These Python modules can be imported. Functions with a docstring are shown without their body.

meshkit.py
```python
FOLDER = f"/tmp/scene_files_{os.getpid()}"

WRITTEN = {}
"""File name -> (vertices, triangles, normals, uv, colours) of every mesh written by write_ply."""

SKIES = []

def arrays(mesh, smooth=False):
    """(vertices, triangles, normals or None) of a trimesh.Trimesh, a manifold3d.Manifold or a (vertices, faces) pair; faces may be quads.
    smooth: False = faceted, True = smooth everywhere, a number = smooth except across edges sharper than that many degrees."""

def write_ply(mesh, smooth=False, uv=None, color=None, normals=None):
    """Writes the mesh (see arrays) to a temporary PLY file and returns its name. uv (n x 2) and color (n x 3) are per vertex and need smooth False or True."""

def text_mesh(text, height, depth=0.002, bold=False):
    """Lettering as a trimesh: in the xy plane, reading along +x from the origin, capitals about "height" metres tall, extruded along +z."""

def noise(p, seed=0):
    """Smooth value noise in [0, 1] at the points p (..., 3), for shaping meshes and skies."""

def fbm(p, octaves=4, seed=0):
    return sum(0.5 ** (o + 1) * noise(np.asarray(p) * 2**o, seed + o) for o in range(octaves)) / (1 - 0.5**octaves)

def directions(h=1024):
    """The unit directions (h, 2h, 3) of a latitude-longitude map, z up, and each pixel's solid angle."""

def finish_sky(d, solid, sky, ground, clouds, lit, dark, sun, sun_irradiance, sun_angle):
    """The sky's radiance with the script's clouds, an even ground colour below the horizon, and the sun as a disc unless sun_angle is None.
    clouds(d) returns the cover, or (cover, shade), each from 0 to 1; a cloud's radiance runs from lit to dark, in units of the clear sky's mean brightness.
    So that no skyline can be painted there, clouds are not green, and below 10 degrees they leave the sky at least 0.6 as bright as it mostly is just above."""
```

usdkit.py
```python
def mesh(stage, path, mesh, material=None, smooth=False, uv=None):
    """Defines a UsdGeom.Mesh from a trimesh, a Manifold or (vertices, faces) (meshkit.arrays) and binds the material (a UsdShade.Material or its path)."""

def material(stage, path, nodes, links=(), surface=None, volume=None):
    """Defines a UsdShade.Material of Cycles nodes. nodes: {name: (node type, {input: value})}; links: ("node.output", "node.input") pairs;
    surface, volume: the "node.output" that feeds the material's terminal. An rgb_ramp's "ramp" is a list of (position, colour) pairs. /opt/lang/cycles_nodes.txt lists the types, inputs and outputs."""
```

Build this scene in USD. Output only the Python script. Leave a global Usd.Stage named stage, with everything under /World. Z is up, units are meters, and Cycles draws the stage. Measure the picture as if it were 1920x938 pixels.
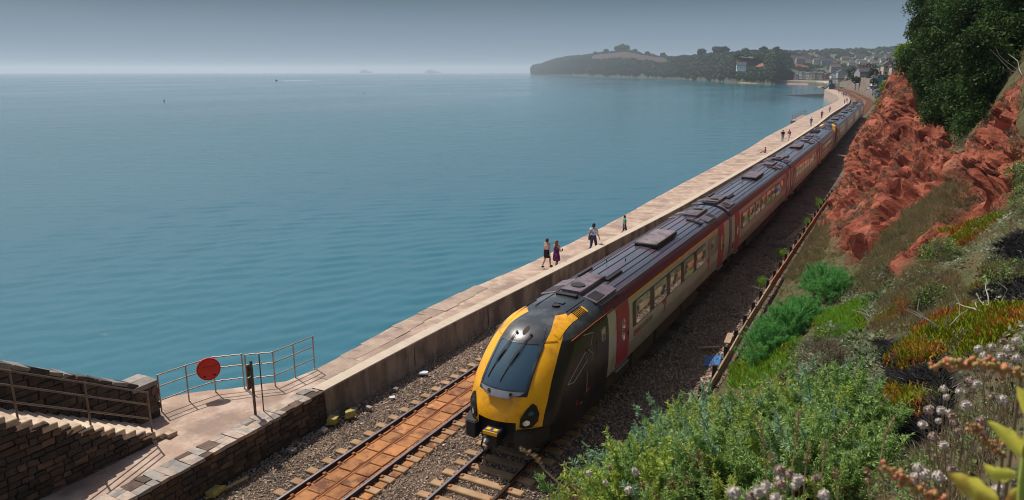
import math, random
import numpy as np, trimesh, manifold3d as mf, usdkit, meshkit
from scipy.interpolate import PchipInterpolator, RBFInterpolator, RegularGridInterpolator
from pxr import Usd, UsdGeom, UsdLux, UsdShade, Gf, Vt, Sdf

stage = Usd.Stage.CreateInMemory()
UsdGeom.SetStageUpAxis(stage, 'Z'); UsdGeom.SetStageMetersPerUnit(stage, 1.0)
UsdGeom.Xform.Define(stage, '/World'); UsdGeom.Scope.Define(stage, '/World/Looks')
rnd = random.Random(11); rng = np.random.default_rng(11)
PI = math.pi

# ---------------------------------------------------------------- camera, sky, sun, exposure
YAW, PITCH = 0.4894, 0.2380
cam = UsdGeom.Camera.Define(stage, '/World/camera')
cam.CreateHorizontalApertureAttr(36.0); cam.CreateVerticalApertureAttr(36.0 * 938 / 1920)
cam.CreateFocalLengthAttr(36.0 * 1376.24 / 1920)
cam.CreateClippingRangeAttr(Gf.Vec2f(0.1, 60000)); cam.CreateFStopAttr(4.0); cam.CreateFocusDistanceAttr(26.0)
cam.CreateExposureAttr(-0.12)
cx = cam.AddTranslateOp(); cx.Set(Gf.Vec3d(9.1032, -15.9029, 10.6993))
cam.AddRotateXYZOp().Set(Gf.Vec3f(90 - math.degrees(PITCH), 0, math.degrees(YAW)))

SUN_AZ = math.atan2(-0.94, 0.36); SUN_EL = math.radians(56)          # direction towards the sun: over the sea, to the left
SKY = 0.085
usdkit.material(stage, '/World/Looks/sky_air', {
    'sky': ('sky_texture', {'sky_type': 'single_scattering', 'sun_disc': False, 'sun_elevation': SUN_EL, 'sun_rotation': SUN_AZ, 'altitude': 20.0, 'air_density': 1.0, 'aerosol_density': 3.5, 'ozone_density': 2.2}),
    'tc': ('texture_coordinate', {}), 'xyz': ('separate_xyz', {}), 'mp': ('mapping', {'scale': (1.2, 1.2, 9.0)}), 'nz': ('noise_texture', {'scale': 1.5, 'detail': 5.0, 'roughness': 0.55}),
    'el': ('map_range', {'range_type': 'smoothstep', 'from_min': -0.3, 'from_max': -0.2, 'to_min': 0.0, 'to_max': 0.95}), 'e2': ('map_range', {'range_type': 'smoothstep', 'from_min': 0.085, 'from_max': 0.16, 'to_min': 1.0, 'to_max': 0.0}), 'm2': ('math', {'math_type': 'multiply'}),      # added darkening band low in sky, ending above frame so sea reflects brighter sky
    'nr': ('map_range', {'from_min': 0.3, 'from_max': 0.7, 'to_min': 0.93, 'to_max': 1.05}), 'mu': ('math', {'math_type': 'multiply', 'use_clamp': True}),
    'vc': ('rgb_ramp', {'ramp': [(0.0, (0.245, 0.325, 0.41)), (0.02, (0.25, 0.33, 0.415)), (0.055, (0.19, 0.275, 0.355)), (0.095, (0.098, 0.158, 0.205)), (0.14, (0.10, 0.16, 0.21)), (1.0, (0.12, 0.19, 0.26))]}), 'vs': ('mix_color', {'blend_type': 'multiply', 'fac': 1.0, 'b': (11.8, 12.0, 12.2), 'use_clamp': False}), 'sky_band': ('mix_color', {'use_clamp': False}), 'bg': ('background_shader', {'strength': SKY})},
    [('tc.generated', 'xyz.vector'), ('xyz.z', 'el.value'), ('tc.generated', 'mp.vector'), ('mp.vector', 'nz.vector'), ('nz.fac', 'nr.value'), ('xyz.z', 'e2.value'), ('el.result', 'm2.value1'), ('e2.result', 'm2.value2'), ('m2.value', 'mu.value1'), ('nr.result', 'mu.value2'), ('mu.value', 'sky_band.fac'), ('xyz.z', 'vc.fac'), ('vc.color', 'vs.a'), ('vs.result', 'sky_band.b'), ('sky.color', 'sky_band.a'), ('sky_band.result', 'bg.color')], surface='bg.background')
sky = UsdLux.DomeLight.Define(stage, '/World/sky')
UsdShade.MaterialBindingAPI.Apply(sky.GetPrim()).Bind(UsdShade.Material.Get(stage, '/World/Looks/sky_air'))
sky.GetPrim().SetCustomDataByKey('kind', 'structure')
sun = UsdLux.DistantLight.Define(stage, '/World/sun')
sun.CreateNormalizeAttr(True); sun.CreateIntensityAttr(1.25); sun.CreateAngleAttr(0.53); sun.CreateColorAttr(Gf.Vec3f(1.0, 0.94, 0.85))
sd = Gf.Vec3d(math.sin(SUN_AZ) * math.cos(SUN_EL), math.cos(SUN_AZ) * math.cos(SUN_EL), math.sin(SUN_EL))
sun.AddTransformOp().Set(Gf.Matrix4d(Gf.Rotation(Gf.Vec3d(0, 0, 1), sd), Gf.Vec3d(0, 0, 0)))

# ---------------------------------------------------------------- helpers
USED = {}
def free(name, parent='/World'):
    k = (parent, name); n = USED.get(k, -1) + 1; USED[k] = n
    return f'{parent}/{name}' + (f'_{n:03d}' if n else '')
def P(parent): return '/World' if parent is None else str(parent.GetPath())
def tag(o, label=None, cat=None, group=None, kind=None):
    for k, v in (('label', label), ('category', cat), ('group', group), ('kind', kind)):
        if v: o.SetCustomDataByKey(k, v)
    return o
class MB:
    """collects shapes into one mesh"""
    def __init__(s): s.v, s.f, s.n = [], [], 0
    def add(s, v, f):
        v = np.asarray(v, float); f = np.asarray(f, int)
        if f.shape[1] == 4: f = np.vstack([f[:, [0, 1, 2]], f[:, [0, 2, 3]]])
        s.v.append(v); s.f.append(f + s.n); s.n += len(v); return s
    def tm(s, m): return s.add(m.vertices, m.faces)
    def man(s, m): m = m.to_mesh(); return s.add(m.vert_properties[:, :3], m.tri_verts)
    def box(s, c, d, rz=0.0, R=None, ch=0.0):
        """box of size d centred at c; ch chamfers the upright and top edges"""
        x, y, z = np.asarray(d, float) / 2
        if ch > 0:
            ch = min(ch, x * .9, y * .9, z * .9)
            ring = lambda a, b, e: [(-a + e, -b), (a - e, -b), (a, -b + e), (a, b - e), (a - e, b), (-a + e, b), (-a, b - e), (-a, -b + e)]
            v = [(px, py, -z) for px, py in ring(x, y, ch)] + [(px, py, z - ch) for px, py in ring(x, y, ch)] + [(px, py, z) for px, py in ring(x - ch, y - ch, ch * .6)]
            f = []
            for L in (0, 8):
                for i in range(8): j = (i + 1) % 8; f += [(L + i, L + j, L + 8 + j), (L + i, L + 8 + j, L + 8 + i)]
            f += [(16, 16 + i, 17 + i) for i in range(1, 7)] + [(0, i + 1, i) for i in range(1, 7)]
            v, f = np.array(v), np.array(f)
        else:
            v = np.array([(a * x, b * y, e * z) for a in (-1, 1) for b in (-1, 1) for e in (-1, 1)])
            f = np.array([(0, 1, 3, 2), (4, 6, 7, 5), (0, 4, 5, 1), (2, 3, 7, 6), (0, 2, 6, 4), (1, 5, 7, 3)])
        if R is not None: v = v @ np.asarray(R).T
        if rz: c_, s_ = math.cos(rz), math.sin(rz); v = v @ np.array([[c_, s_, 0], [-s_, c_, 0], [0, 0, 1]])
        return s.add(v + np.asarray(c, float), f)
    def tube(s, pts, r, n=8, cap=True):
        p = np.asarray(pts, float); r = np.broadcast_to(r, (len(p),))
        t = np.gradient(p, axis=0); t /= np.linalg.norm(t, axis=1, keepdims=True) + 1e-12
        ref = np.array([0, 0, 1.0]) if abs(t[:, 2]).mean() < .9 else np.array([1.0, 0, 0])
        a = np.cross(t, ref); a /= np.linalg.norm(a, axis=1, keepdims=True) + 1e-12
        b = np.cross(t, a); an = np.arange(n) * 2 * PI / n
        v = p[:, None] + r[:, None, None] * (np.cos(an)[None, :, None] * a[:, None] + np.sin(an)[None, :, None] * b[:, None])
        m = len(p); f = []
        for i in range(m - 1):
            for j in range(n): k = (j + 1) % n; f.append((i * n + j, i * n + k, (i + 1) * n + k, (i + 1) * n + j))
        f = np.array(f); tri = np.vstack([f[:, [0, 2, 1]], f[:, [0, 3, 2]]])
        if cap: tri = np.vstack([tri, [(0, j, j + 1) for j in range(1, n - 1)], [((m - 1) * n, (m - 1) * n + j + 1, (m - 1) * n + j) for j in range(1, n - 1)]])
        return s.add(v.reshape(-1, 3), tri)
    def beam(s, p, q, w, h, up=(0, 0, 1)):
        p, q = np.asarray(p, float), np.asarray(q, float); t = q - p; L = np.linalg.norm(t); t /= L
        a = np.cross(t, up); a /= np.linalg.norm(a); u = np.cross(a, t)
        return s.box((p + q) / 2, (w, L, h), R=np.stack([a, t, u], 1))
    def loft(s, rings, closed=True, caps=True):
        R = np.asarray(rings, float); m, n = R.shape[:2]; f = []
        for i in range(m - 1):
            for j in range(n if closed else n - 1): k = (j + 1) % n; f.append((i * n + j, i * n + k, (i + 1) * n + k, (i + 1) * n + j))
        f = np.array(f); tri = np.vstack([f[:, [0, 1, 2]], f[:, [0, 2, 3]]])
        if closed and caps: tri = np.vstack([tri, [(0, j + 1, j) for j in range(1, n - 1)], [((m - 1) * n, (m - 1) * n + j, (m - 1) * n + j + 1) for j in range(1, n - 1)]])
        return s.add(R.reshape(-1, 3), tri)
    def poly(s, pts): n = len(pts); return s.add(pts, [(0, i, i + 1) for i in range(1, n - 1)])
    def arr(s): return np.vstack(s.v), np.vstack(s.f)
    def build(s, name, m, parent=None, smooth=False, at=None, **kw):
        o = usdkit.mesh(stage, free(name, P(parent)), s.arr(), m, smooth=smooth).GetPrim()
        UsdGeom.Mesh(o).CreateDoubleSidedAttr(True)
        return tag(o, **kw)
def empty(name, loc=(0, 0, 0), rz=0.0, parent=None, **kw):
    x = UsdGeom.Xform.Define(stage, free(name, P(parent)))
    if any(loc): x.AddTranslateOp().Set(Gf.Vec3d(*map(float, loc)))
    if rz: x.AddRotateZOp().Set(math.degrees(rz))
    return tag(x.GetPrim(), **kw)
UsdGeom.Scope.Define(stage, '/World/Looks')
def proto(name): return stage.CreateClassPrim(f'/World/{name}') if False else stage.CreateClassPrim(f'/{name}')
def copy(src, name, loc, rz=0.0, scale=None, parent=None, **kw):
    x = UsdGeom.Xform.Define(stage, free(name, P(parent))); x.AddTranslateOp().Set(Gf.Vec3d(*map(float, loc)))
    if rz: x.AddRotateZOp().Set(math.degrees(rz))
    if scale is not None: x.AddScaleOp().Set(Gf.Vec3f(*(scale if np.ndim(scale) else (scale,) * 3)))
    o = x.GetPrim(); o.GetReferences().AddInternalReference(src.GetPath()); o.SetInstanceable(True)
    return tag(o, **kw)
def scatter(name, protos, pos, scale, rot=None, ids=None, parent=None, **kw):
    """one PointInstancer; protos: list of (mesh arrays, material, smooth); rot: quaternions (n,4) w first"""
    path = free(name, P(parent)); pi = UsdGeom.PointInstancer.Define(stage, path); n = len(pos); paths = []
    for k, (m, mt, sm) in enumerate(protos):
        pp = f'{path}/piece_{k:03d}' if k else f'{path}/piece'
        g = usdkit.mesh(stage, pp, m, mt, smooth=sm); g.CreateDoubleSidedAttr(True); paths.append(Sdf.Path(pp))
    pi.CreatePrototypesRel().SetTargets(paths)
    pi.CreateProtoIndicesAttr(Vt.IntArray.FromNumpy(np.asarray(ids if ids is not None else np.arange(n) % len(protos), np.int32)))
    pi.CreatePositionsAttr(Vt.Vec3fArray.FromNumpy(np.asarray(pos, np.float32)))
    sc = np.asarray(scale, np.float32); sc = np.repeat(sc[:, None], 3, 1) if sc.ndim == 1 else sc
    pi.CreateScalesAttr(Vt.Vec3fArray.FromNumpy(np.ascontiguousarray(sc)))
    if rot is not None: pi.CreateOrientationsAttr(Vt.QuathArray([Gf.Quath(float(q[0]), float(q[1]), float(q[2]), float(q[3])) for q in rot]))
    return tag(pi.GetPrim(), **kw)
def quat_axis(axis, ang):
    axis = axis / np.linalg.norm(axis, axis=1, keepdims=True)
    return np.concatenate([np.cos(ang / 2)[:, None], axis * np.sin(ang / 2)[:, None]], 1)
def qmul(a, b):
    w1, x1, y1, z1 = a.T; w2, x2, y2, z2 = b.T
    return np.stack([w1*w2-x1*x2-y1*y2-z1*z2, w1*x2+x1*w2+y1*z2-z1*y2, w1*y2-x1*z2+y1*w2+z1*x2, w1*z2+x1*y2-y1*x2+z1*w2], 1)
def quat_to(d, spin):
    """rotations that take +z to the directions d after a spin about z"""
    d = d / np.linalg.norm(d, axis=1, keepdims=True); z = np.array([0, 0, 1.0]); ax = np.cross(np.broadcast_to(z, d.shape), d)
    bad = np.linalg.norm(ax, axis=1) < 1e-6; ax[bad] = (1, 0, 0)
    q = quat_axis(ax, np.arccos(np.clip(d[:, 2], -1, 1)))
    return qmul(q, quat_axis(np.broadcast_to(z, d.shape), spin))

# ---------------------------------------------------------------- materials
L = {}
def mat(name, c1, c2=None, scale=3.0, rough=0.7, bump=0.0, bscale=None, metal=0.0, spec=0.4, detail=5.0, lo=.35, hi=.65, c3=None, s3=0.6, coat=0.0, stretch=None, rnd_v=0.0, emit=None, trans=0.0, bdist=0.02, obj=True):
    n = {'p': ('principled_bsdf', {'base_color': c1, 'roughness': rough, 'metallic': metal, 'specular_ior_level': spec, 'coat_weight': coat, 'coat_roughness': 0.08})}
    k = []; src = None
    if c2 is not None or bump or c3 is not None:
        n['tc'] = ('geometry', {}); vec = 'tc.position'
        if stretch: n['mp'] = ('mapping', {'scale': stretch}); k.append((vec, 'mp.vector')); vec = 'mp.vector'
    if c2 is not None:
        n['nz'] = ('noise_texture', {'scale': scale, 'detail': detail, 'roughness': 0.6}); k.append((vec, 'nz.vector'))
        n['rp'] = ('rgb_ramp', {'ramp': [(0, c1), (lo, c1), (hi, c2), (1, c2)]}); k += [('nz.fac', 'rp.fac')]; src = 'rp.color'
    if c3 is not None:
        n['n3'] = ('noise_texture', {'scale': s3, 'detail': 4.0, 'roughness': 0.65}); k.append((vec, 'n3.vector'))
        n['r3'] = ('rgb_ramp', {'ramp': [(0, (0, 0, 0)), (.48, (0, 0, 0)), (.62, (1, 1, 1)), (1, (1, 1, 1))]}); k.append(('n3.fac', 'r3.fac'))
        n['m3'] = ('mix_color', {'blend_type': 'mix', 'a': c1, 'b': c3}); k += [('r3.color', 'm3.fac')]
        if src: k.append((src, 'm3.a'))
        src = 'm3.result'
    if rnd_v:
        n['oi'] = ('object_info', {}); n['rr'] = ('map_range', {'from_min': 0.0, 'from_max': 1.0, 'to_min': 1 - rnd_v, 'to_max': 1 + rnd_v}); k.append(('oi.random', 'rr.value'))
        n['hs'] = ('hsv', {'color': c1}); k.append(('rr.result', 'hs.value'))
        if src: k.append((src, 'hs.color'))
        src = 'hs.color'
    if src: k.append((src, 'p.base_color'))
    if bump:
        n['bn'] = ('noise_texture', {'scale': bscale or scale * 4, 'detail': 4.0, 'roughness': 0.65}); k.append((vec, 'bn.vector'))
        n['bu'] = ('bump', {'strength': bump, 'distance': bdist}); k += [('bn.fac', 'bu.height'), ('bu.normal', 'p.normal')]
    if emit: n['p'][1].update(emission_color=emit, emission_strength=1.0)
    surf = 'p.BSDF'
    if trans:
        n['tl'] = ('translucent_bsdf', {'color': tuple(min(1, x * 1.6) for x in c1)}); n['mx'] = ('mix_closure', {'fac': trans})
        if src: k.append((src, 'tl.color'))
        k += [('p.BSDF', 'mx.closure1'), ('tl.BSDF', 'mx.closure2')]; surf = 'mx.closure'
    L[name] = usdkit.material(stage, f'/World/Looks/{name}', n, k, surface=surf); return L[name]
# ---------------------------------------------------------------- the cliff: x of the face as a function of (y, z)
_T = []
for _y, _x in ((-24, 4.25), (-16, 4.25), (-8, 4.25), (0, 4.25), (8, 4.25), (16, 4.22), (24, 4.2), (34, 4.15), (44, 4.1), (55, 4.1), (65, 4.05), (75, 3.9), (85, 3.6), (100, 4.4), (120, 6.5), (150, 13), (170, 20)):
    _T += [(_y, 0.15, _x), (_y, -1.0, _x - .35)]
_T += [(30, 1.4, 5.3), (36, 1.4, 5.2), (45, 1.4, 5.0), (20, 1.4, 5.8), (12, 1.8, 6.4), (8, 2.0, 6.0), (12, 2.9, 8.6), (12, 4.2, 9.6), (6, 5.6, 9.6), (4, 4.6, 9.0), (8, 5.3, 10.9), (4, 6.3, 11.6), (18, 5.2, 11.3), (26, 3.8, 9.55),
    (34, 5.7, 10.4), (12, 6.3, 12.4), (20, 9.4, 12.7), (28, 7.5, 11.6), (38, 8.6, 11.6), (0, 6.1, 10.4), (-2, 6.6, 10.95), (-2, 4.6, 8.5), (-6, 6.8, 9.7), (-9.5, 7.6, 9.75), (-8.5, 6.2, 8.9), (-9.5, 5.3, 7.5), (-9, 4.4, 6.3),
    (-6, 3.8, 6), (-7, 4.6, 7.6), (0, 2.6, 6.2), (-15.8, 9.0, 9.1), (-12.2, 8.5, 9.35), (-13.6, 9.05, 9.3), (-15.8, 6, 6.3), (-22, 9, 9), (-22, 6, 6.3), (-15, 3, 5.2), (-8, 2.2, 5.1),
    (45, 4.7, 5.7), (55, 4.7, 5.15), (60, 8.6, 7.2), (50, 8.7, 7.2), (85, 8, 6.7), (85, 14.3, 8.9), (85, 19, 9.7), (85, 28, 12.5), (62, 16.8, 10.2), (62, 13.3, 9.4), (60, 11, 8.4), (70, 5, 5.4),
    (40, 12, 12.6), (40, 18, 14), (40, 28, 18), (55, 11.3, 9.6), (60, 28, 14), (20, 13, 15.5), (20, 20, 19), (20, 28, 24), (0, 9, 14), (0, 16, 20), (0, 28, 28), (-15, 12, 13), (-15, 20, 22), (-15, 28, 30),
    (100, 8, 8), (100, 20, 12), (120, 8, 12), (120, 20, 16), (150, 8, 18), (150, 20, 24), (170, 10, 30), (150, 28, 30)]
_T = np.array(_T, float)
_W = np.array([1 / 10.0, 1 / 3.0])
_rbf = RBFInterpolator(_T[:, :2] * _W, _T[:, 2], kernel='linear', smoothing=0.02)
_gy, _gz = np.arange(-26, 172, 1.0), np.arange(-1.2, 30.01, 0.4)
_g = _rbf(np.stack(np.meshgrid(_gy, _gz, indexing='ij'), -1).reshape(-1, 2) * _W).reshape(len(_gy), len(_gz))
from scipy.ndimage import gaussian_filter
_g = gaussian_filter(_g, (1.2, 1.2))
_base = RegularGridInterpolator((_gy, _gz), _g, bounds_error=False, fill_value=None)
def face_x(y, z): return _base(np.stack(np.broadcast_arrays(y, z), -1))
# ---------------------------------------------------------------- track alignment (centre of the landward track is x = 0 near the camera, curving to the left far off)
_cy = [-60, 0, 23, 47, 70, 92, 130, 180, 220, 270, 325, 350, 409, 446, 498, 560, 640, 760, 900]
_cx = [0, 0, 0, -.1, -.3, -.65, -1.2, -2.0, -2.45, -3.4, -6.6, -9.6, -15.9, -20.6, -27.8, -36.5, -48, -66, -90]
track_c = PchipInterpolator(_cy, _cx)
def heading(y): return math.atan(float(track_c.derivative()(y)))
_py = [-12, -6, 0.4, 5.3, 15.8, 24.7, 41.5, 72.8, 129, 182, 231, 274, 311, 357, 407, 445, 480]
_px = [-6.3, -6.3, -6.4, -6.36, -6.0, -5.7, -5.3, -5.35, -6.0, -7.5, -8.4, -9.9, -12.2, -16.8, -22.6, -27.5, -32]
parapet_x = PchipInterpolator(_py, _px)                 # track-side face of the parapet
_sy = [3.0, 4.9, 7.9, 12.7, 16, 20.6, 29.4, 45.2, 63.9, 90.4, 111, 145, 181, 235, 262, 284, 308, 352, 387, 430, 480]
_sx = [-8.85, -9.04, -9.26, -9.33, -9.17, -8.94, -8.91, -9.36, -9.81, -10.4, -11.4, -12.3, -13.3, -14.2, -14.5, -14.8, -16.2, -20.2, -25.0, -30.5, -38]
sea_edge = PchipInterpolator(_sy, _sx)
WALK_Z, SEA_Z = 0.2, -4.4

# ---------------------------------------------------------------- sea
n = {'p': ('principled_bsdf', {'roughness': 0.09, 'ior': 1.33, 'specular_ior_level': 0.5, 'base_color': (0.010, 0.055, 0.075)}),
     'g': ('geometry', {}), 'm1': ('mapping', {'scale': (0.35, 0.5, 1.0), 'rotation': (0, 0, 0.5)}),
     'n1': ('noise_texture', {'scale': 3.4, 'detail': 7.0, 'roughness': 0.66, 'distortion': 0.4}),
     'm2': ('mapping', {'scale': (0.011, 0.004, 1.0), 'rotation': (0, 0, 0.3)}), 'n2': ('noise_texture', {'scale': 1.0, 'detail': 5.0, 'roughness': 0.6}),
     'rr': ('map_range', {'from_min': 0.35, 'from_max': 0.7, 'to_min': 0.08, 'to_max': 0.14}),
     'rc': ('rgb_ramp', {'ramp': [(0.3, (0.016, 0.112, 0.158)), (0.7, (0.028, 0.150, 0.200))]}),
     'n4': ('noise_texture', {'scale': 0.42, 'detail': 4.0, 'roughness': 0.55, 'distortion': 0.5}), 'b0': ('bump', {'strength': 0.18, 'distance': 0.25}), 'b1': ('bump', {'strength': 0.38, 'distance': 0.07})}
k = [('g.position', 'm1.vector'), ('m1.vector', 'n1.vector'), ('n1.fac', 'b1.height'), ('m1.vector', 'n4.vector'), ('n4.fac', 'b0.height'), ('b0.normal', 'b1.normal'), ('b1.normal', 'p.normal'), ('g.position', 'm2.vector'), ('m2.vector', 'n2.vector'), ('n2.fac', 'rr.value'), ('rr.result', 'p.roughness'), ('n2.fac', 'rc.fac'), ('rc.color', 'p.base_color')]
usdkit.material(stage, '/World/Looks/sea_water', n, k, surface='p.BSDF')
def graded(a, b, s0, grow):
    """coordinates from a to b with steps that start at s0 and grow"""
    out, s, d = [a], s0, 1 if b > a else -1
    while (b - out[-1]) * d > s: out.append(out[-1] + d * s); s *= grow
    return np.array(out + [b])
_gx = np.unique(np.concatenate([[30, 5], graded(-7, -60, .22, 1.006), graded(-60, -330, .54, 1.009), graded(-330, -30000, 8, 1.25)]))
_gyy = np.unique(np.concatenate([graded(-12, -60, .3, 1.05), graded(-60, -4000, 4, 1.3), graded(-12, 80, .22, 1.006), graded(80, 420, .7, 1.009), graded(420, 40000, 12, 1.2)]))
X, Y = np.meshgrid(_gx, _gyy, indexing='ij')
def wave_h(X, Y, cell):
    h = 0; r_ = np.random.default_rng(5)
    for i in range(26):                                   # short wind waves from the open sea, a little low swell
        lam = 0.75 * 1.13 ** i; a = r_.normal(2.55, .5) if i > 8 else r_.normal(2.55, .8)
        amp = (0.0098 if .9 < lam < 2.6 else .005) * min(lam, 2.2) ** 0.62 * min(1, 2.2 / lam) ** .15
        ph = (X * math.cos(a) + Y * math.sin(a)) * 2 * PI / lam + r_.uniform(0, 6.28)
        h = h + amp * np.clip((lam / cell - 2.2) / 1.5, 0, 1) * np.sin(ph + 0.9 * np.sin(X * .31 / lam ** .5 + i) + 0.9 * np.cos(Y * .27 / lam ** .5 + 2 * i))
    return h
cell = np.maximum(np.gradient(_gx)[:, None] * np.ones_like(Y), np.gradient(_gyy)[None, :] * np.ones_like(X))
patch = .45 + 1.1 * meshkit.fbm(np.stack([X * .02, Y * .012, 0 * X], -1), 3, 4)
Z = SEA_Z + wave_h(X, Y, cell) * patch
def grid_mesh(X, Y, Z, flip=False):
    a, b = X.shape; i = np.arange(a * b).reshape(a, b)
    q = np.stack([i[:-1, :-1], i[1:, :-1], i[1:, 1:], i[:-1, 1:]], -1).reshape(-1, 4)
    return np.stack([X, Y, Z], -1).reshape(-1, 3), (q[:, ::-1] if flip else q)
tag(usdkit.mesh(stage, '/World/sea', grid_mesh(X, Y, Z), '/World/Looks/sea_water', smooth=True).GetPrim(), kind='structure')

# ---------------------------------------------------------------- materials of the railway and the sea wall
mat('ballast_bed', (0.085, 0.06, 0.043), (0.22, 0.155, 0.11), scale=16, rough=.95, bump=1.0, bscale=22, bdist=.06, c3=(0.055, 0.045, 0.04), s3=.8)
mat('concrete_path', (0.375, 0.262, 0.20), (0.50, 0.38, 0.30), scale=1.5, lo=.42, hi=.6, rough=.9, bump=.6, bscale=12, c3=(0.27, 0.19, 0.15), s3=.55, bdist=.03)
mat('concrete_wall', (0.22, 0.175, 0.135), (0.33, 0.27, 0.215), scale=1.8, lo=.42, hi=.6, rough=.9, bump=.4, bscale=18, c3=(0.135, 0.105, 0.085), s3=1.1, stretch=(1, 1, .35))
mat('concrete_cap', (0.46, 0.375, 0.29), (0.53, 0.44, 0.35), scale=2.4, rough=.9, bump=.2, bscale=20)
mat('steel_rail', (0.075, 0.036, 0.026), (0.11, 0.05, 0.032), scale=5, rough=.65, bump=.1)
mat('rail_top', (0.50, 0.48, 0.48), rough=.22, metal=1.0)
mat('rust_plate', (0.33, 0.130, 0.040), (0.43, 0.190, 0.066), scale=2.2, rough=.85, bump=.3, bscale=9, c3=(0.16, 0.060, 0.027), s3=1.8, rnd_v=.22)
mat('rust_dark', (0.23, 0.085, 0.032), (0.34, 0.13, 0.05), scale=3, rough=.9)
mat('sleeper_concrete', (0.38, 0.25, 0.14), (0.28, 0.165, 0.085), scale=2.0, rough=.9, bump=.25, rnd_v=.1)
mat('soil_red', (0.34, 0.115, 0.060), (0.42, 0.17, 0.09), scale=1.2, rough=.95, bump=.5)

# ---------------------------------------------------------------- ground: one strip of railway formation from parapet to cliff, continued to the town
ys = np.concatenate([np.arange(-60, 40, .5), graded(40, 560, .8, 1.02)])
cols = []
def ground_z(u): return np.interp(u, [-1.0, 0, .35, 1.1, 1.6, 2.0], [-.22, -.18, -.12, -.10, -.12, -.2])
rows = []
for y in ys:
    c = float(track_c(y)); a = float(parapet_x(min(y, 480))) + .25 if y > -12 else -6.1; a = min(a, c - 5.05)
    b = c + 4.45 if y < 200 else c + 4.45 + min((y - 200) * .05, 4)
    xs = np.unique(np.concatenate([np.linspace(a, c - 4.6, 6), np.linspace(c - 4.6, c + 1.1, 22), np.linspace(c + 1.1, b, 14)]))
    rows.append([(x, y) for x in np.linspace(0, 1, 42) * 0 + np.interp(np.linspace(0, len(xs) - 1, 42), np.arange(len(xs)), xs)])
G = np.array(rows)
def bed_profile(off):                                      # height across the track (rail top is 0)
    return np.interp(off, [-6.5, -5.6, -4.9, -4.2, -2.6, -1.7, -0.8, 0.8, 1.6, 2.4, 3.2, 4.6], [-.30, -.26, -.15, -.17, -.17, -.19, -.17, -.17, -.17, -.26, -.34, -.22])
def ground_at(x, y): return bed_profile(np.asarray(x) - track_c(y)) + .05 * (meshkit.fbm(np.stack([np.asarray(x) * .9, np.asarray(y) * .9, np.zeros_like(np.asarray(x, float))], -1), 3, 2) - .5)
GZ = ground_at(G[..., 0], G[..., 1])
tag(usdkit.mesh(stage, '/World/ground', grid_mesh(G[..., 0], G[..., 1], GZ, True), L['ballast_bed'], smooth=True).GetPrim(), kind='structure')

# loose ballast: stones one can see singly near the camera
def stone(seed, sc=(1, 1, .7)):
    r_ = np.random.default_rng(seed); pts = r_.normal(size=(9, 3)); pts /= np.linalg.norm(pts, axis=1, keepdims=True)
    return trimesh.convex.convex_hull(pts * r_.uniform(.75, 1.1, (9, 1)) * sc)
for i, (a, b) in enumerate((((.36, .27, .20), (.50, .39, .30)), ((.20, .145, .11), (.31, .23, .175)), ((.44, .32, .23), (.30, .19, .13)))):
    mat(f'ballast_stone_{i}', a, b, scale=9, rough=.9, rnd_v=.35)
def stones(name, pos, s, parent=None, **kw):
    q = rng.normal(size=(len(pos), 4)); q /= np.linalg.norm(q, axis=1, keepdims=True)
    return scatter(name, [((stone(i).vertices, stone(i).faces), L[f'ballast_stone_{i % 3}'], False) for i in range(6)], pos, s, q, rng.integers(0, 6, len(pos)), parent, **kw)
bx, by = [], []
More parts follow.
